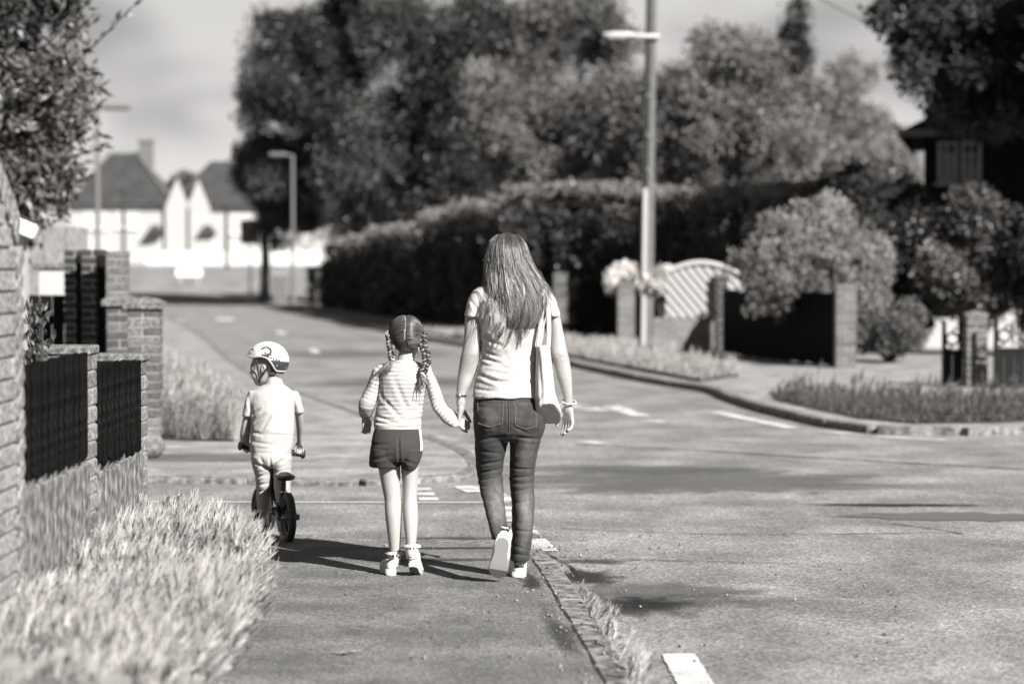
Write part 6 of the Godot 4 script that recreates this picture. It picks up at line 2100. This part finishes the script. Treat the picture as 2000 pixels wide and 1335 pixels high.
		for u in [-1, 1]:
			b.tube([Vector3(0.004 * u, 0.082, 0.0), Vector3(0.022 * u, 0.066, -0.012), Vector3(0.0265 * u, 0.052, -0.05)], [0.002], 5)
		obj("trim", b.mesh(), M.black_matt, s)
	# hair: two halves combed to a plait each
	var g := RandomNumberGenerator.new()
	g.seed = 5
	b = B.new()
	var hc := Vector3((793 - X) / S, (Y - 648) / S, -0.004)
	var hr := Vector3(0.084, 0.094, 0.099)
	f = Field.new(hc - Vector3(0.11, 0.11, 0.12), hc + Vector3(0.11, 0.11, 0.12), 0.0055)
	f.ball(hc, hr * 0.97, Basis.IDENTITY)
	f.plane(hc + Vector3(0.3, 0, -0.85).normalized() * 0.045, Vector3(0.3, -0.15, -0.85).normalized())
	f.cone(hc + Vector3(-0.004, -0.12, 0.07), 0.034, hc + Vector3(-0.003, -0.055, 0.11), 0.006, 0.0, true)
	f.emit(b, func(p: Vector3, _n): return lin(0.24) if absf(p.x - hc.x + 0.006 * sin(p.y * 60.0)) < 0.0035 and p.y > hc.y - 0.02 else lin(0.03))
	for side in [-1, 1]:
		var root := hc + (Vector3(-0.075, 0.0, 0.03) if side < 0 else Vector3(0.079, 0.004, 0.028))
		for i in 420:
			var u := g.randf()
			var el := lerpf(-0.95, 2.3, u)      # along the parting, nape to crown and over
			var st := hc + Vector3(side * 0.0045, sin(el) * hr.y, cos(el) * hr.z)
			if el < -0.1: st.x += side * (-0.1 - el) * 0.022
			var pts := []
			var ds := (st - hc) / hr
			var de := (root + Vector3(g.randfn() * 0.006, g.randfn() * 0.012, g.randfn() * 0.006) - hc) / hr
			for k in 9:
				var w := k / 8.0
				var d := ds.lerp(de, w).normalized() * (1.0 + 0.05 * sin(PI * w) + 0.012 * sin(i * 1.3))
				pts.append(hc + d * hr)
			b.col = lin(lerpf(0.02, 0.085, g.randf()))
			b.tube(pts, [0.0011, 0.0013, 0.0011], 3, false)
		var pl := [root + Vector3(0, 0.015, 0), Vector3((764 - X) / S, (Y - 660) / S, 0.048), Vector3((767 - X) / S, (Y - 680) / S, 0.058), Vector3((768 - X) / S, (Y - 695) / S, 0.068)] if side < 0 else [root + Vector3(0, 0.012, 0), Vector3((824 - X) / S, (Y - 664) / S, 0.048), Vector3((832 - X) / S, (Y - 682) / S, 0.064), Vector3((834 - X) / S, (Y - 702) / S, 0.085), Vector3((826 - X) / S, (Y - 722) / S, 0.10)]
		var cv := Curve3D.new()
		for i in pl.size():
			var tn: Vector3 = (pl[mini(i + 1, pl.size() - 1)] - pl[maxi(i - 1, 0)]) * 0.17
			cv.add_point(pl[i], -tn, tn)
		var L := cv.get_baked_length()
		for k in 3:
			for h in 7:
				var pts := []
				var off := Vector3(g.randfn(), g.randfn(), g.randfn()) * 0.0026
				var n := int(L / 0.004)
				for i in n + 1:
					var w := float(i) / n
					var p := cv.sample_baked(w * L)
					var ph := w * L / 0.052 * TAU + k * TAU / 3.0
					var R := 0.0175 * (1.0 - 0.2 * w)
					pts.append(p + Vector3(sin(ph) * R, 0, sin(2.0 * ph) * R * 0.6) + off * (1.0 - 0.4 * w))
				b.col = lin(lerpf(0.015, 0.13, g.randf()))
				b.tube(pts, [0.0040 * (1.0 if h else 1.8)], 5, true)
		var e: Vector3 = pl[-1]
		for i in 60:
			var d := Vector3((-0.045 if side < 0 else 0.018) + g.randfn() * 0.018, -0.062 + g.randfn() * 0.014, 0.010 + g.randfn() * 0.01)
			var q := e + d * g.randf_range(0.7, 1.2)
			b.col = lin(lerpf(0.04, 0.2, g.randf()))
			b.tube([e + Vector3(g.randfn(), 0, g.randfn()) * 0.004, e.lerp(q, 0.5) + Vector3(g.randfn() * 0.006, -0.006, 0.008), q + Vector3(0.008 * sin(i), 0, 0)], [0.0018, 0.0017, 0.0008], 3, false)
		var hb := B.new()
		ring(hb, e, 0.009, 0.0045, Vector3(0.1, 1, 0), 6, 16)
		obj("hair_band", hb.mesh(), M.shoe_white, t)
	obj("hair", b.mesh(), M.hair, t)

# ---------------------------------------------------------------- the boy
func build_boy():
	var S := 348.0
	var X := 530.0
	var Y := 1048.0
	var t := thing("person", "small boy in pale polo shirt and patterned helmet, astride the balance bike", "person", Vector3(-1.351, 0, -13.57))
	var skin := lin(0.27)
	var b := B.new()
	var f := Field.new(Vector3(-0.22, 0.0, -0.33), Vector3(0.2, 0.9, 0.2), 0.007)
	f.loft(rows([[748, 520, 552, 0, 17], [762, 500, 566, 1, 26], [790, 494, 570, 4, 32], [860, 494, 566, 5, 34], [900, 496, 564, 6, 36], [912, 502, 560, 4, 30]], X, Y, S), 0.02)
	f.loft(rows([[768, 482, 504, 0, 14], [790, 477, 497, 0, 13], [812, 474, 491.5, -2, 11.5], [835, 469, 488, -6, 11], [852, 466, 486, -12, 10], [866, 467, 484, -20, 9]], X, Y, S), 0.012)
	f.loft(rows([[768, 564, 582, 0, 14], [790, 570, 588, -4, 13], [812, 574, 590, -16, 12], [838, 574, 588.5, -42, 13], [858, 573, 584, -66, 12], [870, 572, 583, -82, 11]], X, Y, S), 0.012)
	f.loft(rows([[890, 496, 528, 5, 30], [930, 503, 528, 2, 26], [975, 504, 523, -12, 20], [1007, 506, 520, -28, 17], [1030, 507, 521, -32, 15]], X, Y, S), 0.012)
	f.loft(rows([[890, 538, 562, 6, 30], [930, 539, 562, 8, 26], [975, 545, 563, 20, 20], [1020, 547, 562, 34, 17], [1042, 548, 562, 40, 15]], X, Y, S), 0.012)
	f.cone(Vector3(0.012, 0.83, -0.003), 0.040, Vector3(-0.005, 0.93, -0.008), 0.040, 0.015)
	f.emit(b, func(_p, _n): return skin)
	var fw := Vector3(-0.95, -0.10, -0.16)
	var ho := Vector3((521 - X) / S, (Y - 752) / S, -0.01)
	head(b, ho, fw, 0.20, 0.27, 1.0)
	hand(b, Vector3((476 - X) / S, (Y - 862) / S, -0.055), Vector3(0.05, -0.7, -0.7), Vector3(1, 0.0, 0.0), 0.56, [0.75, 0.8, 0.8, 0.8], skin, 0.6, 1.0)
	hand(b, Vector3((577.5 - X) / S, (Y - 868) / S, -0.225), Vector3(0.0, -0.75, -0.65), Vector3(-1, 0.0, 0.0), 0.56, [0.75, 0.8, 0.8, 0.8], skin, 0.6, -1.0)
	obj("body", b.mesh(), M.skin, t)
	var nz := FastNoiseLite.new()
	nz.seed = 12
	nz.frequency = 10.0
	var rd := FastNoiseLite.new()
	rd.seed = 33
	rd.frequency = 7.0
	rd.fractal_type = FastNoiseLite.FRACTAL_RIDGED
	rd.fractal_octaves = 3
	# polo shirt with a collar
	f = Field.new(Vector3(-0.18, 0.46, -0.14), Vector3(0.19, 0.90, 0.15), 0.0058)
	f.loft(rows([[752, 512, 556, 0, 21], [760, 498, 567, 0, 27], [768, 489, 575, 1, 32], [782, 487.5, 577, 3, 36], [800, 489, 575, 5, 38], [824, 489.5, 574, 5, 39], [850, 489, 573, 5, 40], [866, 488.5, 571, 6, 40], [882, 488, 568, 6, 40]], X, Y, S), 0.012)
	f.loft(rows([[764, 485, 506, 0, 17], [778, 479.5, 500, 0, 19], [793, 475.5, 497, 0, 19], [812, 473, 493.5, 0, 19]], X, Y, S), 0.012)
	f.loft(rows([[764, 561, 581, 0, 16], [778, 566, 586.5, -1, 19], [793, 571, 590, -5, 19], [806, 574, 592, -10, 19]], X, Y, S), 0.012)
	var cr := creases([[496, 808, 510, 796, 3, 3.2], [500, 822, 520, 806, 3, 2.4], [514, 838, 536, 802, 3, 2.6], [494, 842, 520, 846, 3.4, 2.6], [530, 846, 572, 850, 3.4, 2.8], [548, 856, 572, 858, 2.6, 2.2], [492, 860, 540, 866, 3, 2.0], [486, 770, 492, 810, 2.6, 2.2], [493, 790, 497, 812, 2.4, 2.2], [574, 776, 576, 806, 2.6, 2.0], [505, 872, 560, 874, 2.4, 1.4], [550, 800, 556, 840, 4, 1.4]], X, Y, S)
	b = B.new()
	f.emit(b, func(_p, _n): return lin(0.37), func(p: Vector3, n: Vector3): return p + n * (0.8 * fold(p, cr) + 0.003 * nz.get_noise_3dv(p) + 0.002 * rd.get_noise_3d(p.x * 0.8 + p.y * 0.5, p.y * 1.4, p.z)))
	var polo := obj("polo_shirt", b.mesh(), M.jersey, t)
	f = Field.new(Vector3(-0.08, 0.80, -0.1), Vector3(0.10, 0.91, 0.1), 0.0048)
	f.loft(rows([[738, 521, 549, -1, 15], [747, 519, 552, -0.5, 17.5], [757, 513, 556, 0, 21]], X, Y, S), 0.005)
	f.loft(rows([[730, 524, 547, -1, 12], [744, 524, 547, -1, 12]], X, Y, S), 0.003)
	f.cone(Vector3(0.016, 0.89, 0), 0.035, Vector3(0.016, 0.91, 0), 0.035, 0.0, true)
	b = B.new()
	f.emit(b, func(_p, _n): return lin(0.37))
	obj("collar", b.mesh(), M.jersey, polo)
	# trousers
	f = Field.new(Vector3(-0.15, 0.0, -0.2), Vector3(0.13, 0.51, 0.22), 0.0058)
	f.loft(rows([[877, 490, 567.5, 5, 39], [892, 491, 568, 9, 43], [904, 493, 567.5, 8, 41], [911, 498, 563, 4, 33]], X, Y, S), 0.008)
	f.loft(rows([[890, 491, 531, 7, 39], [911, 494, 532, 6, 38], [930, 498, 531, 2, 34], [950, 499, 529, -3, 30], [975, 499, 526.5, -12, 27], [998, 500, 526.5, -22, 26], [1006, 503, 521, -28, 23], [1012, 507, 517, -30, 19]], X, Y, S), 0.008)
	f.loft(rows([[890, 533, 568, 7, 39], [911, 533, 568, 6, 37], [930, 534, 567.5, 8, 33], [950, 536, 567, 14, 30], [975, 540, 567, 20, 28], [1000, 541, 567, 27, 26], [1020, 543, 566, 34, 23], [1034, 546, 565, 38, 20]], X, Y, S), 0.008)
	var ct := creases([[531, 882, 532, 912, 2.4, 3.2], [494, 898, 530, 914, 3, 3.0], [536, 908, 562, 892, 3, 2.6], [499, 912, 520, 908, 2.6, 2.0], [500, 930, 524, 924, 2.6, 2.2], [500, 946, 526, 942, 2.4, 2.0], [500, 960, 520, 956, 2.4, 2.0], [500, 996, 524, 993, 2.2, 2.6], [512, 888, 520, 906, 3, 2.2], [538, 920, 564, 916, 2.6, 2.0], [542, 960, 566, 955, 2.4, 2.2]], X, Y, S)
	b = B.new()
	f.emit(b, func(_p, _n): return lin(0.33), func(p: Vector3, n: Vector3): return p + n * (0.85 * fold(p, ct) + 0.003 * nz.get_noise_3dv(p) + 0.003 * rd.get_noise_3d(p.x * 0.8, p.y * 1.8, p.z)))
	obj("trousers", b.mesh(), M.jersey, t)
	for q in [[Vector3(-0.052, 0.015, -0.055), Basis(Vector3.UP, 0.2) * Basis(Vector3.RIGHT, -0.12), M.shoe_dark, "dark shoe in the grass"], [Vector3(0.073, 0.0, 0.16), Basis(Vector3.UP, -0.15), M.shoe_white, "pale shoe behind the rear wheel"]]:
		var s := shoe(t, q[3], 0.62, 0.03, q[2], M.shoe_grey)
		s.position = q[0]
		s.basis = q[1]
	# short hair showing under the helmet
	var g := RandomNumberGenerator.new()
	g.seed = 3
	b = B.new()
	var fwn := fw.normalized()
	var rt := fwn.cross(Vector3.UP).normalized()
	var hb := Basis(rt, rt.cross(fwn), -fwn)
	for i in 520:
		var a := g.randf_range(1.95, PI) * (1 if g.randf() < 0.5 else -1)
		var y := g.randf_range(0.36, 0.66) if absf(a) > 1.95 else g.randf_range(0.60, 0.72)
		var k := sqrt(maxf(0.05, 1.0 - pow((y - 0.61) / 0.4, 2)))
		var p := ho + hb * (Vector3(sin(a) * 0.34 * k, y, -cos(a) * 0.46 * k + 0.07) * 0.2)
		var d := hb * Vector3(sin(a) * 0.4 + g.randfn() * 0.2, -0.8, -cos(a) * 0.4 + 0.3 + g.randfn() * 0.3).normalized()
		b.col = lin(lerpf(0.02, 0.14, g.randf()))
		b.tube([p, p + d * 0.012 + (hb * Vector3(sin(a), 0, -cos(a))) * 0.004, p + d * 0.024], [0.0022, 0.002, 0.0008], 4, false)
	obj("hair", b.mesh(), M.hair, t)
	helmet(t, ho, fwn)

func helmet(t: Node3D, ho: Vector3, fwn: Vector3):
	var tilt := 0.20
	var rt := fwn.cross(Vector3.UP).normalized()
	var up := rt.cross(fwn).normalized()
	var f2 := (fwn * cos(tilt) + up * sin(tilt)).normalized()
	var u2 := rt.cross(f2).normalized()
	var bs := Basis(rt, u2, -f2)
	var c := ho + up * 0.137 - fwn * 0.018
	var R := Vector3(0.098, 0.108, 0.122)
	var rim := func(a: float) -> float:  # a: 0 front, PI back; height of the rim against the centre
		var q := absf(wrapf(a, -PI, PI))
		return 0.022 - 0.010 * smoothstep(0.3, 1.0, q) + 0.012 * exp(-pow((q - 1.45) / 0.35, 2)) - 0.062 * smoothstep(1.7, 2.35, q)
	var shell := B.new()
	var inner := B.new()
	var trim := []
	var NA := 64
	var NT := 14
	for i in NA + 1:
		var a := TAU * i / NA
		var yr: float = rim.call(a)
		var tm := acos(clampf(yr / R.y, -0.9, 0.99))
		for k in NT + 1:
			var th := tm * k / NT
			var d := Vector3(sin(a) * sin(th), cos(th), -cos(a) * sin(th))
			var p := d * R
			var n := (d / R).normalized()
			shell.vert(c + bs * p, bs * n, Vector2(float(i) / NA, th / 2.3))
			inner.vert(c + bs * (p * 0.9), bs * -n, Vector2.ZERO)
		var dd := Vector3(sin(a) * sin(tm), cos(tm), -cos(a) * sin(tm))
		trim.append(c + bs * (dd * R * 0.985))
	for i in NA:
		for k in NT:
			var q := i * (NT + 1) + k
			shell.ix.append_array(PackedInt32Array([q, q + 1, q + NT + 1, q + 1, q + NT + 2, q + NT + 1]))
			inner.ix.append_array(PackedInt32Array([q, q + NT + 1, q + 1, q + 1, q + NT + 1, q + NT + 2]))
	var h := obj("helmet", shell.mesh(), M.helmet_print, t)
	obj("liner", inner.mesh(), M.black_matt, h)
	var b := B.new()
	b.tube(trim, [0.0055], 8, false)
	obj("rim_trim", b.mesh(), M.helmet_trim, h)
	b = B.new()
	for s in [-1, 1]:
		var chin := ho + bs * Vector3(0.055 * s, 0.03, -0.03)
		for q in [1.15, 1.95]:
			var a: float = q * s
			var yr: float = rim.call(a)
			var tm := acos(clampf(yr / R.y, -0.9, 0.99))
			var p := c + bs * (Vector3(sin(a) * sin(tm), cos(tm), -cos(a) * sin(tm)) * R * 0.93)
			b.tube([p, p.lerp(chin, 0.5) + rt * 0.012 * s, chin + rt * 0.010 * s], [0.0055], 6, true, 0.5)
		b.tube([chin + rt * 0.010 * s, ho + bs * Vector3(0.0, -0.008, -0.045)], [0.0055], 6, true, 0.5)
	obj("strap", b.mesh(), M.black_matt, h)
	b = B.new()
	for q in [[-2.25, -0.018], [2.25, -0.018], [-2.9, -0.03], [-0.75, 0.035], [0.75, 0.035]]:
		var a: float = q[0]
		var tm := acos(q[1] / R.y)
		var d := Vector3(sin(a) * sin(tm), cos(tm), -cos(a) * sin(tm))
		b.lathe(c + bs * (d * R * 1.004), [Vector2(0, 0.002), Vector2(0.0035, 0.0015), Vector2(0.0045, 0)], 8, Basis(bs * d.cross(Vector3.UP).normalized(), bs * d, bs * d.cross(Vector3.UP).normalized().cross(d)))
	obj("rivet", b.mesh(), M.steel, h)

# ---------------------------------------------------------------- the balance bike
func wheel(parent: Node3D, called: String, at: Vector3, turn := 0.0) -> Node3D:
	var w := Node3D.new()
	put(w, called, parent)
	w.position = at
	w.rotation.y = turn
	var b := B.new()
	var R := 0.135
	ring(b, Vector3.ZERO, R - 0.02, 0.0215, Vector3.RIGHT, 12, 44)
	for k in 44:
		for s in [-1, 0, 1]:
			var a = TAU * (k + 0.5 * (s & 1)) / 44
			var d := Vector3(0, sin(a), cos(a))
			b.box(d * (R + 0.0005 - 0.002 * s * s) + Vector3(0.0105 * s, 0, 0), Vector3(0.007, 0.004, 0.009), 0.0, Basis(Vector3.RIGHT, d, Vector3.RIGHT.cross(d)))
	obj("tyre", b.mesh(), M.rubber, w)
	b = B.new()
	ring(b, Vector3.ZERO, R - 0.043, 0.012, Vector3.RIGHT, 8, 40)
	for k in 5:
		var a := TAU * k / 5 + 0.3
		var d := Vector3(0, sin(a), cos(a))
		b.tube([d * 0.015, d * (R - 0.045)], [0.011, 0.008], 6)
	obj("rim", b.mesh(), M.black_gloss, w)
	b = B.new()
	b.tube([Vector3(-0.062, 0, 0), Vector3(-0.03, 0, 0), Vector3(0.03, 0, 0), Vector3(0.062, 0, 0)], [0.006, 0.017, 0.017, 0.006], 10)
	obj("hub", b.mesh(), M.steel, w)
	return w

func build_bike():
	var t := thing("balance_bike", "small black balance bike without pedals, between the boy's legs", "bicycle", Vector3(-1.233, 0, -13.29), deg_to_rad(17))
	wheel(t, "rear_wheel", Vector3(0, 0.135, 0))
	var b := B.new()
	b.tube([Vector3(0, 0.185, -0.165), Vector3(0, 0.21, -0.25), Vector3(0, 0.30, -0.37), Vector3(0, 0.375, -0.455)], [0.030, 0.034, 0.034, 0.028], 12)
	b.tube([Vector3(0, 0.17, -0.15), Vector3(0, 0.27, -0.135)], [0.026, 0.02], 10)
	for s in [-1, 1]:
		b.tube([Vector3(0.012 * s, 0.185, -0.165), Vector3(0.044 * s, 0.16, -0.12), Vector3(0.05 * s, 0.135, 0.0)], [0.016, 0.013, 0.012], 8)
		b.tube([Vector3(0.05 * s, 0.15, 0.0), Vector3(0.05 * s, 0.12, 0.0)], [0.014], 8)
	b.box(Vector3(-0.02, 0.155, -0.16), Vector3(0.09, 0.045, 0.07), 0.015)
	b.tube([Vector3(0, 0.345, -0.445), Vector3(0, 0.415, -0.475)], [0.024], 12)
	obj("frame", b.mesh(), M.black_gloss, t)
	b = B.new()
	b.tube([Vector3(0, 0.26, -0.137), Vector3(0, 0.335, -0.125)], [0.0145], 10)
	var sp := obj("seat_post", b.mesh(), M.black_matt, t)
	b = B.new()
	ring(b, Vector3(0, 0.265, -0.136), 0.018, 0.006, Vector3(0, 1, 0), 6, 16)
	obj("clamp", b.mesh(), M.steel, sp)
	var f := Field.new(Vector3(-0.07, 0.31, -0.24), Vector3(0.07, 0.39, 0.0), 0.0048)
	f.ball(Vector3(0, 0.35, -0.075), Vector3(0.055, 0.022, 0.055), Basis.IDENTITY, 0.02)
	f.cone(Vector3(0, 0.35, -0.08), 0.03, Vector3(0, 0.353, -0.20), 0.018, 0.02)
	f.plane(Vector3(0, 0.332, 0), Vector3(0, -1, 0))
	b = B.new()
	f.emit(b)
	obj("seat", b.mesh(), M.black_gloss, t)
	# steering: fork, front wheel and handlebar turned a little to the left
	var st := Node3D.new()
	put(st, "steering", t)
	st.position = Vector3(0, 0.0, -0.50)
	st.basis = Basis(Vector3.UP, deg_to_rad(16))
	b = B.new()
	for s in [-1, 1]:
		b.tube([Vector3(0.02 * s, 0.35, 0.03), Vector3(0.052 * s, 0.31, 0.01), Vector3(0.056 * s, 0.135, -0.08)], [0.016, 0.015, 0.012], 8)
	b.tube([Vector3(-0.03, 0.345, 0.03), Vector3(0.03, 0.345, 0.03)], [0.02], 8)
	obj("fork", b.mesh(), M.black_gloss, st)
	wheel(st, "front_wheel", Vector3(0, 0.135, -0.08))
	b = B.new()
	var l := Vector3(-0.2, 0.505, 0.02)
	var r := Vector3(0.2, 0.44, 0.02)
	b.tube([Vector3(0, 0.40, 0.025), Vector3(0, 0.475, 0.03)], [0.016], 10)
	b.tube([l, l * 0.3 + Vector3(0, 0.33, 0.02), r * 0.3 + Vector3(0, 0.33, 0.02), r], [0.0105], 8)
	obj("handlebar", b.mesh(), M.black_matt, st)
	for s in [[l, r], [r, l]]:
		var d: Vector3 = (s[1] - s[0]).normalized()
		b = B.new()
		b.tube([s[0] - d * 0.004, s[0] + d * 0.004], [0.026], 12)
		b.tube([s[0], s[0] + d * 0.10], [0.0165], 10)
		for k in 6: b.tube([s[0] + d * (0.016 + k * 0.014), s[0] + d * (0.022 + k * 0.014)], [0.0185], 10)
		b.tube([s[0] + d * 0.10, s[0] + d * 0.108], [0.024], 12)
		obj("grip", b.mesh(), M.rubber, st)

func people_materials():
	# stripes: narrow white lines on pale grey, one repeat per unit of v
	var im := Image.create(8, 64, false, Image.FORMAT_RGB8)
	for y in 64:
		var w: float = smoothstep(20.0, 24.0, float(y)) - smoothstep(38.0, 42.0, float(y))
		var v := lerpf(0.78, 1.0, w)
		for x in 8: im.set_pixel(x, y, Color(v, v, v))
	var m := mat("striped", 1.0, 0.95)
	m.albedo_texture = ImageTexture.create_from_image(im)
	tinted(m)
	mat("shoe_pale", 0.42, 0.7)
	mat("shoe_dark", 0.05, 0.7)
	mat("helmet_trim", 0.28, 0.5)
	var hp := mat("helmet_print", 1.0, 0.3)
	hp.clearcoat_enabled = true
	hp.clearcoat = 0.4
	# helmet print: pale shell, grey front swirl, dotted tail on both sides, dark band low at the back
	var W := 1024
	var H := 400
	var hi := Image.create(W, H, false, Image.FORMAT_RGB8)
	for y in H:
		var th := y / float(H) * 2.3
		for x in W:
			var a := wrapf(x / float(W) * TAU, -PI, PI)
			var q := absf(a)
			var v := 0.72
			if q < 1.0 + 0.14 * sin(th * 6.0) and th > 0.95 + 0.25 * sin(q * 3.0): v = 0.62
			if th > 1.30 + 0.10 * (q - 1.4) and q > 1.55: v = 0.72
			if th > 1.45 + 0.05 * (q - 1.6) and q > 1.6: v = 0.17
			if q < 0.85 and absf(th - 1.12 - 0.12 * sin(q * 7.0)) < 0.05: v = 0.22
			if q < 0.6 and absf(th - 1.28 - 0.1 * cos(q * 9.0)) < 0.03: v = 0.3
			hi.set_pixel(x, y, Color(v, v * 0.99, v * 0.98))
	var dot := func(a: float, th: float, r: float, v: float):
		var cx := fposmod(a, TAU) / TAU * W
		var cy := th / 2.3 * H
		for y in range(int(cy - r * 200), int(cy + r * 200)):
			for x in range(int(cx - r * 220), int(cx + r * 220)):
				var d := Vector2((x - cx) / W * TAU * sin(th), (y - cy) / H * 2.3).length()
				if d < r and y >= 0 and y < H: hi.set_pixel(posmod(x, W), y, Color(v, v, v))
	for s in [-1, 1]:
		for k in 12:
			var u := k / 11.0
			var an := 0.5 + u * 4.2
			dot.call(s * (1.62 - 0.26 * cos(an) * 1.1), 1.02 - 0.25 * sin(an), 0.06 + 0.012 * u, 0.12)
		for k in 6: dot.call(s * (1.62 + k * 0.14), 1.13 + 0.03 * k, 0.055, 0.14)
		for k in 7: dot.call(s * (1.50 + k * 0.14), 1.255 + 0.035 * k, 0.058, 0.12)
		dot.call(s * 1.9, 0.12, 0.06, 0.05)
	hp.albedo_texture = ImageTexture.create_from_image(hi)
